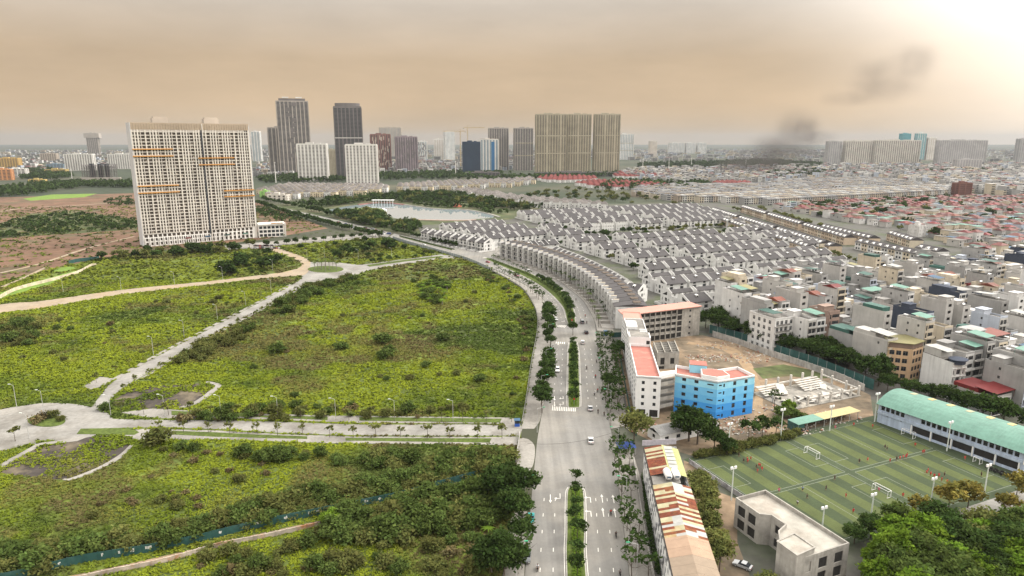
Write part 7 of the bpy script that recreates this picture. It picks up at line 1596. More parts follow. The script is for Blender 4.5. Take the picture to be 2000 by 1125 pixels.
# ---------------------------------------------------------------- right-hand side
gr = 'dark trees behind the site wall'
line_of('bigdark', 'wall_tree', [(1400, 652), (1450, 662), (1520, 686), (1600, 712), (1660, 732), (1740, 762)], 7.5, 'dark tree in the front line behind the site wall', gr, 1.0, 1.5)
line_of('bigdark', 'wall_tree', [(1380, 640), (1440, 652), (1530, 676), (1620, 706), (1700, 730)], 8.5, 'dark tree in the second line behind the site wall', gr, .95, 2.0)
line_of('bigdark', 'hall_tree', [(1740, 768), (1800, 778), (1880, 812), (1960, 838), (2010, 850)], 7, 'dark tree behind the green-roofed hall', 'trees behind the hall', .9, 1.5)
for i, (px, k, sc) in enumerate((((1345, 862), 'bigdark', 1.25), ((1362, 868), 'bigdark', .9), ((1238, 866), 'olive', 1.45), ((1395, 880), 'bigdark', .7), ((1420, 888), 'bigdark', .6), ((1462, 862), 'median', 1.5), ((1488, 855), 'median', 1.4), ((1515, 848), 'median', 1.5), ((1512, 800), 'sparse', 1.0), ((1540, 808), 'bright', .55), ((1556, 818), 'shrub', 1.3), ((1530, 815), 'shrub', 1.2), ((1190, 760), 'bigdark', .7), ((1212, 700), 'bigdark', .7))): p = G(*px); plant(k, 'site_tree', p.x, p.y, ('largest round tree before the blue school block' if i == 0 else 'tree around the building site, %s listed from the blue block' % ordn(i+1)), 'trees around the site', sc)
line_of('olivebush', 'pitch_hedge_bush', [(1368, 893), (1420, 884), (1480, 870), (1560, 850)], 1.7, 'bush of the hedge along the far left touchline', 'hedge along the pitch', .8, .8, 'bush', .05)
line_of('olive', 'dormitory_tree', [(1362, 958), (1372, 990), (1382, 1030), (1392, 1075), (1405, 1130)], 4.2, 'round tree in the row beside the rusty roof', 'trees beside the dormitory', .85, .4)
gb = 'trees of the corner grove'
scatter([(1690, 1250), (1700, 1130), (1740, 1075), (1790, 1070), (1850, 1110), (1880, 1160), (1880, 1260)], 30, ('bright', 'big', 'bright', 'big'), 'grove_tree', 'dense green tree of the grove beside the concrete shell', gb, (.75, 1.1), 21, 'tree', 4.2)
scatter([(1870, 1075), (1920, 1050), (2010, 1060), (2060, 1120), (2040, 1160), (1870, 1160)], 22, ('bright', 'big', 'bigdark', 'olive'), 'corner_tree', 'tree in the corner beyond the yard', gb, (.7, 1.0), 22, 'tree', 4.0)
for i, (px, k, sc) in enumerate((((1755, 1042), 'big', .9), ((1700, 1050), 'bigdark', .6), ((1668, 1062), 'bigdark', .55), ((1795, 1012), 'gold', 1.0), ((1850, 1002), 'gold', 1.1), ((1890, 992), 'gold', 1.0), ((1830, 1050), 'bigdark', 1.1), ((1960, 1005), 'gold', .9), ((1978, 1000), 'gold', .7), ((1985, 968), 'gold', 1.0), ((2008, 985), 'gold', .8), ((1870, 1110), 'pink', .9), ((1895, 1120), 'pink', .9), ((1915, 1090), 'olive', .9), ((1500, 1165), 'olive', .8))): p = G(*px); plant(k, 'yard_edge_tree', p.x, p.y, '%s tree around the pitch-side yard, %s listed' % ({'gold': 'yellow-leaved', 'pink': 'pink-flowering'}.get(k, 'green'), ordn(i+1)), 'trees around the yard', sc)
# trees among the town and estate
def among(mask, n, kinds, name, desc, group, sc, seed): scatter(mask, n, kinds, name, desc, group, sc, seed, 'tree', 6)
among([(1380, 640), (1500, 600), (1640, 560), (1830, 550), (2010, 540), (2020, 800), (1900, 780), (1700, 715), (1560, 680)], 110, ('far', 'bigdark', 'farolive'), 'town_tree', 'tree between the tube houses', 'trees in the town', (.5, .85), 31)
among([(1510, 408), (1700, 398), (1990, 395), (2020, 510), (1850, 475), (1700, 440)], 170, ('far', 'far', 'farolive'), 'village_tree', 'tree among the red village roofs', 'trees in the village', (.6, 1.1), 32)
for k in range(-1, 9):       # trees along the villa streets
    tt = -358.0-47.2*k+17.5
    for j in range(0, 44):
        s = 275+j*9.3; p = E1*s+E2*tt; px, py = PX(p.x, p.y)
        if in1(px, py, EST_MASK) and qv.random() < .8: plant(qv.choice(('farolive', 'far', 'far')), 'villa_street_tree', p.x, p.y+qv.uniform(-1.5, 1.5), 'small tree on the %s villa street from the school, %s along' % (ordn(k+2), ordn(j+1)), 'trees on the villa streets', .62)
for a, b, nm in (((1400, 432), (1560, 485), 'between villas and the first beige row'), ((1560, 478), (1700, 525), 'past the villas toward the tube houses'), ((1430, 410), (1640, 462), 'between the first beige rows'), ((1480, 408), (1680, 470), 'between the second and third beige rows'), ((1690, 480), (1900, 540), 'before the cream row')):
    line_of('farolive', 'beige_row_tree', [a, b], 8, 'tree %s' % nm, 'trees by the beige rows', .62, 2.5, smooth=False, skip=.12)
scatter(PARK, 26, ('farolive', 'far'), 'pocket_park_tree', 'tree on the vacant green strip amid villas', 'trees on the vacant strip', (.5, .9), 33, 'tree', 5)
# park and lake
scatter([(760, 444), (800, 436), (820, 442), (815, 455), (770, 455), (735, 448), (690, 434), (650, 424), (700, 416), (745, 416), (760, 428)], 70, ('far', 'farolive'), 'lake_shore_tree', 'tree on the near shore of the lake', 'trees on the near lake shore', (.7, 1.1), 34, 'tree', 5)
scatter([(640, 402), (720, 392), (850, 396), (960, 408), (1040, 416), (1060, 404), (960, 388), (860, 378), (760, 382), (640, 394)], 150, ('far', 'far', 'farolive'), 'park_tree', 'tree in the park behind the lake', 'trees in the lake park', (.8, 1.3), 35, 'tree', 7)
scatter([(1000, 396), (1040, 378), (1130, 372), (1230, 378), (1300, 396), (1330, 402), (1180, 402), (1060, 398)], 70, ('far', 'farolive', 'farolive'), 'vacant_plot_tree', 'tree on the vacant green plot past the villas', 'trees on the vacant plot', (.7, 1.1), 36, 'tree', 8)
# far woods: masses
def far_wood(name, polys, label, dens, size=3.2, h=9, seed=1):
    r = np.random.default_rng(seed); Cs = []
    for poly in polys:
        w = np.array([G(*p)[:2] for p in poly]); lo, hi = w.min(0), w.max(0); n = int((hi-lo).prod()*dens); p = r.uniform(lo, hi, (n, 2)); k = in_poly(p[:, 0], p[:, 1], [tuple(q) for q in w]); Cs.append(p[k])
    c = np.concatenate(Cs); per = 16; n = len(c)*per; idx = np.repeat(np.arange(len(c)), per); sc = r.uniform(.6, 1.3, len(c)); C = np.zeros((n, 3)); d = r.normal(size=(n, 3)); d /= np.linalg.norm(d, axis=1)[:, None]; d[:, 2] = np.abs(d[:, 2]); C[:, :2] = c[idx]+d[:, :2]*(4.2*sc[idx])[:, None]; C[:, 2] = (h*.35+d[:, 2]*h*.6)*sc[idx]; U, V = axes(r, n, .5, size*.5, .8); ti = (r.uniform(.65, 1.25, len(c)))[idx]*r.uniform(.85, 1.15, n)
    stuff(link(name, np_quads(name, C, U, V, np.stack([ti*1.05, ti, ti], 1), L_dark)), label, 'trees')
far_wood('western_wood', [[(-300, 395), (0, 372), (60, 362), (150, 358), (155, 368), (60, 382), (-100, 396)], [(150, 356), (262, 357), (262, 368), (150, 366)], [(40, 335), (90, 330), (150, 345), (100, 352), (40, 350)]], 'dark wood beyond the western fields', .008, 3.4, 10, 1)
far_wood('skyline_wood', [[(500, 350), (580, 341), (640, 348), (740, 342), (900, 336), (1000, 340), (900, 350), (780, 352), (640, 356), (520, 358)], [(900, 352), (1040, 345), (1210, 340), (1200, 346), (1050, 352)], [(1160, 372), (1330, 374), (1380, 378), (1330, 366), (1400, 366), (1380, 360), (1300, 356), (1200, 356)]], 'belt of trees below the tower blocks', .0045, 4.2, 11, 2)
far_wood('park_wood', [[(800, 399), (850, 406.5), (905, 408.5), (945, 414.5), (972, 422), (990, 419), (950, 408), (905, 402), (850, 399), (805, 394)], [(560, 404), (640, 405), (690, 399), (700, 396), (600, 398)], [(560, 402), (640, 393), (760, 380), (860, 377), (960, 386), (1050, 402), (1050, 412), (960, 408), (880, 400), (800, 396), (700, 396), (640, 404)], [(760, 440), (812, 436), (818, 455), (780, 452)], [(640, 420), (700, 416), (750, 420), (765, 436), (750, 446), (690, 434)]], 'park woodland wrapped round the lake', .0075, 3.0, 8, 6)
far_wood('plain_wood', [[(1240, 322), (1500, 314), (1610, 322), (1600, 330), (1400, 330), (1250, 330)], [(1640, 345), (1900, 335), (1990, 340), (1900, 348), (1700, 350)], [(1480, 340), (1600, 335), (1640, 342), (1520, 350)]], 'hazy woods on the plain', .0022, 6, 12, 3)
far_wood('village_wood', [[(1560, 404), (1640, 398), (1700, 398), (1760, 392), (1850, 388), (1860, 396), (1760, 404), (1640, 408)], [(1700, 408), (1760, 402), (1800, 404), (1760, 412)]], 'strip of trees between pale rows and village', .012, 3, 8, 4)
far_wood('scrub_wood', [[(-60, 470), (0, 440), (60, 424), (140, 416), (262, 430), (268, 448), (150, 456), (40, 464)], [(200, 392), (255, 385), (262, 400), (220, 404)], [(500, 405), (540, 412), (600, 432), (560, 436), (505, 420)]], 'scrub belt across the brown waste ground', .008, 2.2, 4.5, 5)
# ---------------------------------------------------------------- grass
def vnoise(x, y, s, seed):
    r = np.random.default_rng(seed); g = r.random((256, 256)); u = x/s; v = y/s; i = np.floor(u).astype(int); j = np.floor(v).astype(int); fu = u-i; fv = v-j; fu = fu*fu*(3-2*fu); fv = fv*fv*(3-2*fv); A = lambda a, b: g[a % 256, b % 256]
    return (A(i, j)*(1-fu)+A(i+1, j)*fu)*(1-fv)+(A(i, j+1)*(1-fu)+A(i+1, j+1)*fu)*fv
M_tuft = leaf_mat('grass_tuft', (1, 1, 1), 0, .15)
PAL = np.array([(0.186, 0.224, 0.020), (0.122, 0.162, 0.017), (0.056, 0.084, 0.018), (0.125, 0.098, 0.047), (0.225, 0.185, 0.072)])
def grass(name, y0, y1, x0, x1, per_m2, size, hgt, quads, seed, label, mask=FIELD_PX, dull=0.0):
    r = np.random.default_rng(seed); n = int((y1-y0)*(x1-x0)*per_m2); x = r.uniform(x0, x1, n); y = r.uniform(y0, y1, n); dep = y*cP+CAMH*sP; px = 1000+FPX*x/dep; py = 562.5+FPX*(CAMH*cP-y*sP)/dep; k = (px > -60) & (px < 2060) & (py < 1180) & in_poly(px, py, mask)
    x, y = x[k], y[k]; ok = np.ones(len(x), bool)
    for p in EXC:
        a = np.array(p); bb = (x > a[:, 0].min()) & (x < a[:, 0].max()) & (y > a[:, 1].min()) & (y < a[:, 1].max())
        if bb.any(): ii = np.nonzero(bb)[0]; ok[ii] &= ~in_poly(x[ii], y[ii], p)
    for pp in (PIT1_PX, PIT2_PX): w_ = gp(pp); ok &= ~(in_poly(x, y, w_) & (vnoise(x, y, 7, 21)+.25*r.random(len(x)) < .62))
    x, y = x[ok], y[ok]; n = len(x)
    a = vnoise(x, y*.8, 38, 5)*.52+vnoise(x*.6, y, 11, 6)*.33+vnoise(x, y, 3.5, 7)*.15; b = vnoise(x, y, 45, 8)*.6+vnoise(x, y, 9, 9)*.4; c = vnoise(x, y, 5, 10); hh = .45+1.1*vnoise(x, y, 6, 11)
    w = np.zeros((n, 5)); lime = np.clip((a-.45)*7, 0, 1); w[:, 0] = lime; w[:, 1] = (1-lime)*np.clip((a-.28)*6, .15, 1); w[:, 2] = np.clip((.43-a)*6, 0, 1.3)+np.clip((c-.72)*4, 0, .8); w[:, 3] = np.clip((b-.53)*8, 0, 1.7); w[:, 4] = np.clip((c-.25)*-3, 0, .6)*np.clip((b-.35)*4, 0, 1)+.06
    w += r.random((n, 5))*.07; w = w**2; w /= w.sum(1)[:, None]; col = w@PAL; col = col*(1-dull)+dull*np.array([.075, .085, .035])
    idx = np.repeat(np.arange(n), quads); m = len(idx); C = np.zeros((m, 3)); sz = size*(.7+.6*r.random(n)); C[:, 0] = x[idx]+r.normal(size=m)*sz[idx]*.5; C[:, 1] = y[idx]+r.normal(size=m)*sz[idx]*.5; C[:, 2] = .1+(hgt*hh*(.4+.8*r.random(n)))[idx]*r.random(m); U, V = axes(r, m, 1.3, 1.0, .6); U *= (sz*.42)[idx, None]; V *= (sz*.42)[idx, None]
    ti = col[idx]*r.uniform(.86, 1.14, (m, 1)); stuff(link(name, np_quads(name, C, U, V, ti, M_tuft)), label, 'grass')
grass('grass', 120, 205, -190, 14, 2.3, .5, .4, 5, 1, 'rough lime and olive grass of the near field')
grass('meadow_grass', 205, 330, -260, 40, 1.15, .78, .45, 5, 2, 'rough lime grass of the big central field')
grass('far_grass', 330, 480, -380, 40, .5, 1.1, .5, 5, 3, 'rough grass of the upper field')
grass('distant_grass', 480, 760, -520, 20, .1, 2.4, .6, 5, 4, 'rough grass below the slab tower', dull=.3)
grass('waste_grass', 440, 1050, -900, -120, .011, 2.6, .8, 5, 5, 'sparse weeds on the brown waste ground', WASTE_PX, dull=.6)
# ================================================================ lamps, signs, vehicles, people
def roadlamp(px, label, h=9.0, arm=1.8, rz=0.0, head=None, name='street_lamp', group='street lamps'):
    p = G(*px); t = thing(name, label, 'lamp', (p.x, p.y, 0), rz, group); MB().cyl((0, 0, 0), (0, 0, h), .11, .07, 6).build('pole', M_metalgrey, t); MB().cyl((0, 0, h-.05), (arm, 0, h+.5), .05, .04, 5).build('arm', M_metalgrey, t); MB().box(arm-.1, arm+.75, -.16, .16, h+.44, h+.6).build('lamp_head', head or M_polewhite, t)
M_lampgreen = mat('lamp_green', (0.05, .35, .18), .5)
for i, px in enumerate(((1008, 1128), (1025, 989), (1049, 845), (1057, 776), (1066, 720), (1071, 668), (1067, 606))): roadlamp(px, 'green-headed lamp on the field-side kerb, %s from the bottom edge' % ordn(i+1), 9, 2.0, 0.05, M_lampgreen)
for i, px in enumerate(((1243, 1130), (1222, 990), (1206, 886), (1192, 806), (1180, 740), (1172, 686))): roadlamp(px, 'green-headed lamp on the school-side kerb, %s from the bottom edge' % ordn(i+1), 9, 2.0, pi, M_lampgreen)
for i, px in enumerate(((885, 823), (771, 822), (656, 820), (543, 816), (432, 813), (322, 812), (217, 813))): roadlamp(px, 'pale lamp along the concrete road, %s from the boulevard' % ordn(i+1), 8, 1.4, pi)
for i, px in enumerate(((86, 808), (33, 796), (57, 857))): roadlamp(px, 'tall pale lamp at the lower roundabout, %s listed' % ordn(i+1), 9, 1.2, pi)
for i, px in enumerate(((300, 694), (360, 660), (425, 626), (480, 598), (530, 572), (124, 572), (237, 567), (341, 556), (435, 545), (533, 530), (600, 508), (634, 505), (700, 508), (765, 505))): roadlamp(px, ('pale lamp on the diagonal road, %s from the lower roundabout' if i < 5 else 'pale lamp on the sandy track or palm roundabout, %s eastward') % ordn(i+1 if i < 5 else i-4), 9, 1.2, pi)
def floodlight(px, pt, label):
    p = G(*px); h = z_at(pt, p.y); t = thing('floodlight_pole', label, 'floodlight', (p.x, p.y, 0), .4, 'pitch floodlights'); MB().cyl((0, 0, 0), (0, 0, h), .2, .13, 8).build('pole', M_polewhite, t)
    MB().box(-.9, .9, -.07, .07, h-.25, h-.1).build('crossbar', M_polewhite, t)
    for x in (-.65, .65): MB().box(x-.38, x+.38, -.2, .14, h-.1, h+.6).build('lamp_head', M_white, t)
for px, pt, lb in (((1428, 977), 915, 'floodlight pole on the rough ground beside the pitch wall'), ((1606, 1028), 993, 'twin floodlight by the concrete shell parapet'), ((1702, 1002), 967, 'twin floodlight on the near touchline above the grove'), ((1818, 982), 936, 'floodlight pole on the near touchline before the gold trees'), ((1920, 977), 910, 'floodlight pole at the corner near the yard'), ((1849, 881), 826, 'floodlight pole against the middle of the hall'), ((1620, 842), 795, 'floodlight pole before the lean-to shelter'), ((1524, 860), 801, 'floodlight pole in the hedge near the blue block'), ((1422, 884), 829, 'floodlight pole behind the hedge corner goal'), ((1708, 824), 770, 'floodlight pole at the far corner of the hall')): floodlight(px, pt, lb)
def sign(px, label, m, h=2.6, w=.8, rz=0.0, name='road_sign'):
    p = G(*px); t = thing(name, label, 'sign', (p.x, p.y, .15), rz); MB().cyl((0, 0, 0), (0, 0, h), .05, .05, 6).build('post', M_metalgrey, t); mb = MB(); mb.prism([(w/2*cos(a), w/2*sin(a)) for a in np.linspace(0, 2*pi, 13)[:-1]], 0, .05); o = mb.build('sign_plate', m, t, (0, -.08, h)); o.rotation_euler = (pi/2, 0, 0)
M_sred = mat('sign_red', (0.55, .03, .03), .5); M_sblue = mat('sign_blue', (0.03, .10, .42), .5)
sign((1117, 634), 'red round sign on the nose of the far median', M_sred); sign((1121, 792), 'red round sign on the nose of the middle median', M_sred); sign((1214, 960), 'blue road sign beside the leggy trees', M_sblue, 3, .9)
def booth(px, label):
    p = G(*px); t = thing('guard_booth', label, 'booth', (p.x, p.y, .12), .05, 'blue guard booths'); MB().box(-.9, .9, -.9, .9, 0, 1.1).build('base', M_sblue, t); MB().box(-.85, .85, -.85, .85, 1.1, 2.2).build('window', M_glass, t); MB().box(-1.1, 1.1, -1.1, 1.1, 2.203, 2.45).build('roof', M_bluesheet, t)
booth((1010, 832), 'small blue guard booth by the gate of the concrete road'); booth((1183, 655), 'small blue guard booth on the corner of the side street')
p = G(1222, 884); t = thing('blue_awning', 'blue tarpaulin awning beside the olive tree at the site corner', 'awning', (p.x, p.y, 0), .1); MB().add([(-3, -2, 2.4), (3, -2, 2.5), (3, 2, 3.0), (-3, 2, 2.9), (-3, -2, 2.34), (3, -2, 2.44), (3, 2, 2.94), (-3, 2, 2.84)], [(0, 1, 2, 3), (7, 6, 5, 4), (0, 4, 5, 1), (1, 5, 6, 2), (2, 6, 7, 3), (3, 7, 4, 0)]).build('sheet', mat('tarp_blue', (0.035, .07, .24), .6, .2, .8), t)
for x in (-2.8, 2.8):
    for y in (-1.8, 1.8): MB().cyl((x, y, 0), (x, y, 2.5), .05, .05, 5).build('post', M_metalgrey, t)
# overhead cable across the boulevard
a, b = Vector((*G(1030, 915)[:2], 8.5)), Vector((*G(1196, 892)[:2], 8.5)); mb = MB(); pr = None
for k in range(25):
    u = k/24; c = a.lerp(b, u)-Vector((0, 0, 1.6*4*u*(1-u)))
    if pr is not None: mb.cyl(pr, c, .035, .035, 4)
    pr = c
tag(mb.build('overhead_cable', M_dark), 'thin black cable strung across the boulevard', 'cable')
# --- vehicles ----------------------------------------------------
def carpaint(n, c): return mat('paint_'+n, c, .28, .04, .5, spec=.6)
PAINT = {'white': (0.72, .72, .71), 'silver': (0.42, .43, .44), 'black': (0.02, .02, .022), 'red': (0.32, .03, .03), 'teal': (0.03, .42, .42), 'grey': (0.16, .17, .18), 'blue': (0.05, .10, .3), 'maroon': (0.16, .03, .05)}
_car = {}
M_tyre = mat('tyre', (0.02, .02, .02), .9); M_lightr = mat('tail_lamp', (0.4, .02, .02), .4); M_lightw = mat('head_lamp', (0.8, .8, .75), .2)
def car_parts(kind):
    if kind in _car: return _car[kind]
    L_, W_ = {'sedan': (4.4, 1.78), 'suv': (4.6, 1.86), 'van': (5.2, 1.95)}[kind]; h = L_/2
    if kind == 'sedan': lo = [(-h, .35), (h, .35), (h, .72), (h-.9, .92), (.95, .98), (-1.35, .98), (-h, .88)]; cab = [(.95, .96), (.15, 1.44), (-.95, 1.44), (-1.75, .96)]
    elif kind == 'suv': lo = [(-h, .4), (h, .4), (h, .85), (h-1.0, 1.08), (1.0, 1.12), (-h, 1.1)]; cab = [(1.0, 1.1), (.3, 1.68), (-1.8, 1.68), (-2.2, 1.1)]
    else: lo = [(-h, .4), (h, .4), (h, 1.0), (h-.5, 1.25), (-h, 1.25)]; cab = [(h-.55, 1.24), (h-1.3, 2.05), (-h+.1, 2.05), (-h+.02, 1.24)]
    body = MB(); n = len(lo); w = W_/2      # profile in y(front +)/z, lower body slightly tucked at the sills
    vs = [(-w*.97, y, z) for y, z in lo]+[(-w, y*.995, z) for y, z in lo]+[(w, y*.995, z) for y, z in lo]+[(w*.97, y, z) for y, z in lo]
    prof = [(y, z) for y, z in lo][::-1]; body.extrude_x(prof, -w, w)
    roofz = cab[1][1]; cm = MB(); wt = w*.78; wb = w*.95
    A = [(-wb, cab[0][0], cab[0][1]), (wb, cab[0][0], cab[0][1]), (wb, cab[3][0], cab[3][1]), (-wb, cab[3][0], cab[3][1])]; B = [(-wt, cab[1][0], roofz), (wt, cab[1][0], roofz), (wt, cab[2][0], roofz), (-wt, cab[2][0], roofz)]
    cm.add(A+B, [(0, 4, 5, 1), (1, 5, 6, 2), (2, 6, 7, 3), (3, 7, 4, 0)]); rf = MB().box(-wt-.02, wt+.02, cab[2][0]-.03, cab[1][0]+.03, roofz-.02, roofz+.05)
    wh = MB().cyl((-.1, 0, 0), (.1, 0, 0), .32, .32, 12); rim = MB().cyl((-.115, 0, 0), (.115, 0, 0), .19, .19, 8)
    out = [('body', body.mesh('body', carpaint('white', PAINT['white'])), None), ('cabin_glass', cm.mesh('cabin_glass', M_glass), None), ('roof', rf.mesh('roof', carpaint('white', PAINT['white'])), None)]
    wm, rm = wh.mesh('wheel', M_tyre), rim.mesh('rim', M_metalgrey)
    for x in (-w+.06, w-.06):
        for y in (-h*.6, h*.62): out.append(('wheel', wm, (x, y, .32), [('rim', rm)]))
    hl, tl = MB().box(-.2, .2, -.03, .03, -.09, .09).mesh('headlight', M_lightw), MB().box(-.2, .2, -.03, .03, -.1, .1).mesh('tail_light', M_lightr)
    for x in (-w+.28, w-.28): out += [('headlight', hl, (x, h+.012, .62)), ('tail_light', tl, (x, -h-.012, .75))]
    _car[kind] = out; return out
def car(px, kind, colour, rz, label, z=.06, scale=1.0):
    p = G(*px); t = thing('car', label, 'car', (p.x, p.y, z), rz, 'cars')
    for pt in car_parts(kind):
        o = link(pt[0], pt[1], t, pt[2])
        if pt[0] in ('body', 'roof'): setm(o, carpaint(colour, PAINT[colour]))
        for s in (pt[3] if len(pt) > 3 else ()): link(s[0], s[1], o)
UP, DN = -.08, pi-.08
for px, k, c, rz, lb in (((1086, 625), 'sedan', 'white', DN+.15, 'white car coming round the bend beside the far median'), ((1089, 725), 'suv', 'white', DN, 'white car driving toward the zebra crossing on the field side'), ((1154, 863), 'sedan', 'white', UP, 'white car driving away past the blue tarpaulin'), ((1153, 800), 'sedan', 'silver', UP, 'silver car driving away beyond the middle median nose'), ((1138, 671), 'suv', 'white', UP, 'white car driving away level with the middle median end'), ((1137, 631), 'van', 'grey', UP+.1, 'dark grey van near the far median nose'), ((1145, 651), 'suv', 'black', UP+.1, 'black car at the mouth of the side street'), ((1037, 1016), 'sedan', 'teal', DN, 'turquoise taxi parked under the kerb trees'), ((1029, 1092), 'suv', 'grey', DN, 'grey car parked at the lower kerb'), ((1130, 569), 'sedan', 'white', UP+.6, 'white car on the curve before the flat terrace'), ((1009, 540), 'suv', 'maroon', DN+.8, 'maroon car on the bend beside young trees'), ((1030, 531), 'van', 'white', UP+.9, 'white minibus on the terrace side of the bend'), ((953, 513), 'sedan', 'red', DN+.9, 'red car nearing the crossing'), ((1450, 1108), 'sedan', 'silver', .9, 'dusty pale wreck beside the concrete shell building'), ((828, 479), 'sedan', 'white', DN+1.0, 'white car before the gabled corner houses'), ((1260, 822), 'sedan', 'grey', .2, 'grey car under the white school block')): car(px, k, c, rz, lb)
qc = random.Random(4)
for i in range(34):
    u = i/34; px = (610+u*150+qc.uniform(-4, 4), 427+u*31+qc.uniform(-2.2, 2.2)); car(px, qc.choice(('sedan', 'suv', 'van')), qc.choice(('white', 'black', 'silver', 'red', 'grey', 'blue')), radians(58)+qc.choice((0, pi)), 'vehicle in the jam on the lake road, %s from the bridge end' % ordn(i+1))
for i in range(22):
    px = (498+(i % 11)*4.6, 481+(i//11)*4.5); car(px, qc.choice(('sedan', 'suv')), qc.choice(('white', 'white', 'silver', 'black', 'red')), radians(40), 'car parked below the tower annexe, %s of the %s row' % (ordn(i % 11+1), ordn(i//11+1)))
# --- people ------------------------------------------------------
KIT = {'red': mat('kit_red', (0.50, .03, .03), .8), 'black': mat('kit_black', (0.02, .02, .022), .8), 'white': mat('kit_white', (0.6, .62, .65), .8), 'blue': mat('kit_blue', (0.12, .25, .4), .8), 'pink': mat('kit_pink', (0.55, .12, .2), .8), 'grey': mat('kit_grey', (0.2, .2, .21), .8)}
def person(px, pose, top, bottom, label, rz, z=.08, sc=1.0, group='footballers', xyz=None):
    p = G(*px) if xyz is None else Vector(xyz); t = thing('person', label, 'person', (p.x, p.y, z), rz, group); t.scale = (sc*1.12, sc*1.12, sc)
    b, s, h, hr = FIG[pose]; o = link('body', b, t); setm(link('shirt', s, t), KIT[top]); setm(link('shorts', h, t), KIT[bottom]); link('hair', hr, t)
qp = random.Random(8)
PL = [((1443, 893), 'black', 'near the hedge corner goal'), ((1452, 904), 'black', 'before the hedge corner group'), ((1459, 901), 'red', 'left of the hedge corner group'), ((1466, 900), 'red', 'right of the hedge corner group'), ((1460, 905), 'red', 'front of the hedge corner group'), ((1477, 916), 'black', 'beside the middle red group'), ((1482, 913), 'red', 'back of the middle red group'), ((1485, 914), 'red', 'centre of the middle red group'), ((1479, 924), 'red', 'front left of the middle red group'), ((1488, 920), 'red', 'front right of the middle red group'), ((1521, 962), 'pink', 'standing close to the concrete shell roof'), ((1567, 960), 'blue', 'in blue on the near half'), ((1576, 975), 'black', 'in dark kit near the white touchline'), ((1557, 987), 'white', 'in white nearest the concrete shell'), ((1613, 958), 'black', 'in black and red before the near goal'), ((1652, 973), 'red', 'in all red before the near goal'), ((1666, 1003), 'red', 'nearest the grove on the pitch'), ((1630, 938), 'black', 'alone at the dividing line'), ((1716, 961), 'pink', 'keeping the near goal'), ((1763, 972), 'red', 'half hidden above the grove'), ((1678, 905), 'black', 'left of the far centre pair'), ((1694, 902), 'red', 'right of the far centre pair'), ((1738, 904), 'red', 'left of the long red line'), ((1751, 900), 'black', 'first of the long red line'), ((1757, 899), 'red', 'second of the long red line'), ((1763, 897), 'red', 'third of the long red line'), ((1769, 896), 'red', 'fourth of the long red line'), ((1771, 893), 'red', 'last of the long red line'), ((1802, 887), 'red', 'left of the pair by the hall'), ((1805, 886), 'red', 'right of the pair by the hall'), ((1728, 877), 'black', 'first referee-like in black'), ((1732, 880), 'black', 'second referee-like in black'), ((1787, 873), 'red', 'walking from the hall goal'), ((1809, 927), 'red', 'left of the eastern group'), ((1812, 923), 'red', 'second of the eastern group'), ((1817, 930), 'red', 'third of the eastern group'), ((1824, 934), 'red', 'fourth of the eastern group'), ((1833, 933), 'red', 'fifth of the eastern group'), ((1839, 941), 'red', 'sixth of the eastern group'), ((1849, 945), 'red', 'last of the eastern group'), ((1844, 931), 'black', 'coach in black behind the eastern group'), ((1916, 931), 'black', 'alone near the yard corner'), ((1631, 839), 'pink', 'by the lean-to shelter'), ((1704, 836), 'red', 'at the hall far corner'), ((1667, 833), 'red', 'under the far touchline shelter'), ((1884, 899), 'red', 'crouching line-side near the small goal')]
for i, (px, c, d) in enumerate(PL): person(px, 'run' if i % 3 == 0 else 'stand', c, 'black' if c in ('black', 'white', 'blue') else c, 'player in %s %s' % (c, d) if 'in ' not in d else 'player %s' % d, qp.uniform(0, 6.28), sc=.98)
# motorbikes with riders (each a thing)
def bike_meshes():
    body = MB().extrude_x([(-.75, .55), (-.8, .8), (-.1, .78), (.15, .5), (.45, .55), (.6, 1.0), (.72, .95), (.62, .45), (.2, .28), (-.45, .3)][::-1], -.14, .14); wh = MB().cyl((-.06, 0, 0), (.06, 0, 0), .3, .3, 12); hb = MB().cyl((-.33, .52, 1.04), (.33, .52, 1.04), .03, .03, 5); st = MB().box(-.15, .15, -.7, .0, .8, .88)
    return body.mesh('body', M_dark), wh.mesh('wheel', M_tyre), hb.mesh('handlebar', M_metalgrey), st.mesh('seat', M_dark)
BK = bike_meshes()
for i, (px, c, up, lb) in enumerate((((1079, 711), 'black', 0, 'field-side lane level with the street trees'), ((1146, 721), 'grey', 1, 'lane beside the middle median'), ((1163, 738), 'red', 1, 'outer lane before the school'), ((1167, 766), 'red', 1, 'outer lane past the school, in front'), ((1161, 772), 'white', 1, 'outer lane past the school, behind'), ((1168, 807), 'black', 1, 'lane right of the silver car'), ((1180, 812), 'black', 1, 'kerb lane right of the silver car'), ((1193, 1005), 'red', 1, 'lane between the painted arrows'), ((1203, 1049), 'black', 1, 'lane below the painted arrows'), ((1050, 1113), 'white', 0, 'field-side lane at the bottom edge'), ((1146, 632), 'black', 1, 'lane by the side street mouth'), ((1143, 619), 'red', 1, 'lane above the side street'), ((1125, 587), 'black', 1, 'curve before the palms'), ((1211, 1124), 'grey', 1, 'kerb at the bottom edge'), ((1165, 708), 'grey', 1, 'kerb lane among the trees'))):
    p = G(*px); rz = UP if up else DN; t = thing('motorbike', 'dark motorbike in the %s' % lb, 'motorbike', (p.x, p.y, .06), rz, 'motorbikes'); link('body', BK[0], t); link('seat', BK[3], t); link('handlebar', BK[2], t)
    for y in (-.62, .66): link('wheel', BK[1], t, (0, y, .3))
    person(px, 'ride', c, 'black', 'rider in %s on the motorbike in the %s' % (c, lb), rz, .24, 1.0, 'motorbike riders')
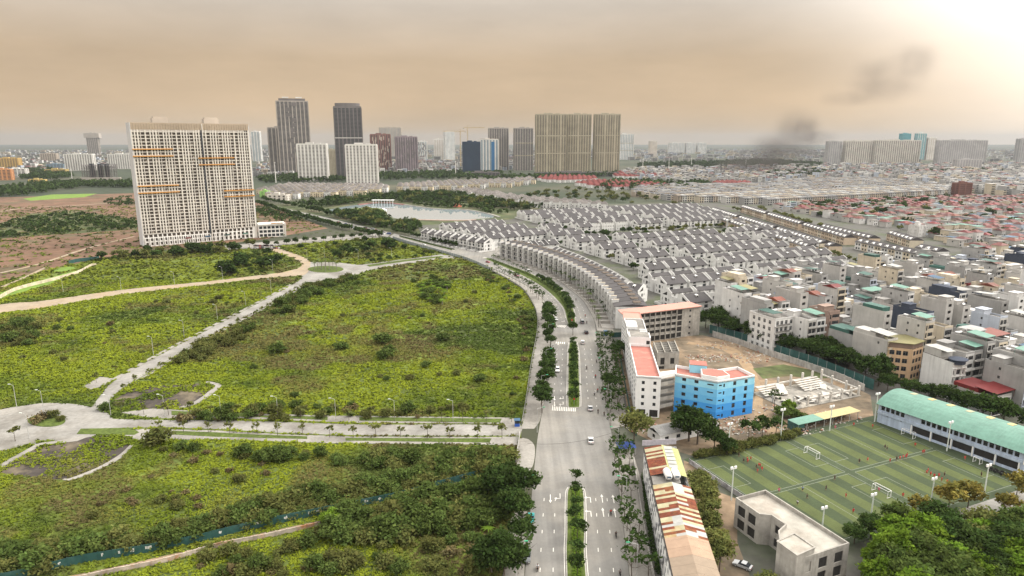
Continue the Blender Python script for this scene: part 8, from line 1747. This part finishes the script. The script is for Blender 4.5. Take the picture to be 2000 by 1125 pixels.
for i in range(16):      # parked bikes under the canopy
    p = G(1930+i*6, 915+i*2.2+(i % 2)*4); t = thing('motorbike', 'parked motorbike at the red canopy, %s in line' % ordn(i+1), 'motorbike', (p.x, p.y, .07), qp.uniform(-.3, .3)+.8, 'parked motorbikes'); link('body', BK[0], t); link('seat', BK[3], t); link('handlebar', BK[2], t)
    for y in (-.62, .66): link('wheel', BK[1], t, (0, y, .3))
# lake-side pavilion, red boardwalk and domed tent
p = G(748, 398); t = thing('lake_pavilion', 'white colonnade pavilion on the far lake shore', 'pavilion', (p.x, p.y, 0), -.05)
for k in range(8): MB().box(-.5, .5, -.4, .4, 0, 5.6).build('column', M_white, t, (-16+k*4.6, 0, 0))
MB().box(-18, 18, -3, 5, 5.603, 6.3).build('roof', M_white, t)
p = G(893, 404); t = thing('dome_tent', 'orange domed tent on the lakeside beach', 'tent', (p.x, p.y, 0)); mb = MB()
for k in range(5):
    a0, a1 = k*pi/10, (k+1)*pi/10
    for j in range(16): b0, b1 = 2*pi*j/16, 2*pi*(j+1)/16; qd = lambda a, b: (7*cos(a)*cos(b), 7*cos(a)*sin(b), 5*sin(a)); mb.quad(qd(a0, b0), qd(a0, b1), qd(a1, b1), qd(a1, b0))
mb.build('canopy', mat('tent_orange', (0.55, .16, .09), .7), t)
def shore_wall(name, px, w, h, m): c = crom(gp(px)); a, b = offset(c, w/2), offset(c, -w/2); return slab(name, a+b[::-1], 0, h, m)
shore_wall('lake_boardwalk', [(700, 400), (745, 396), (790, 400)], 5, 1.0, mat('boardwalk_red', (0.25, .11, .10), .9, .1, .2)); shore_wall('lake_edge_path', [(790, 400), (850, 408), (910, 410), (950, 417), (975, 424)], 4, .8, M_pave); shore_wall('lake_near_path', [(785, 429), (830, 430), (890, 431), (930, 430)], 4, .8, mat('path_pink', (0.42, .30, .25), .9, .1, .2)); slab('lake_island', crom(gp([(668, 410), (705, 407), (740, 408), (752, 413), (735, 419), (700, 419)]), 5), 0, .9, M_lawn); shore_wall('island_edge', [(748, 409), (753, 413), (737, 419.6), (715, 421)], 3, 1.6, M_white)
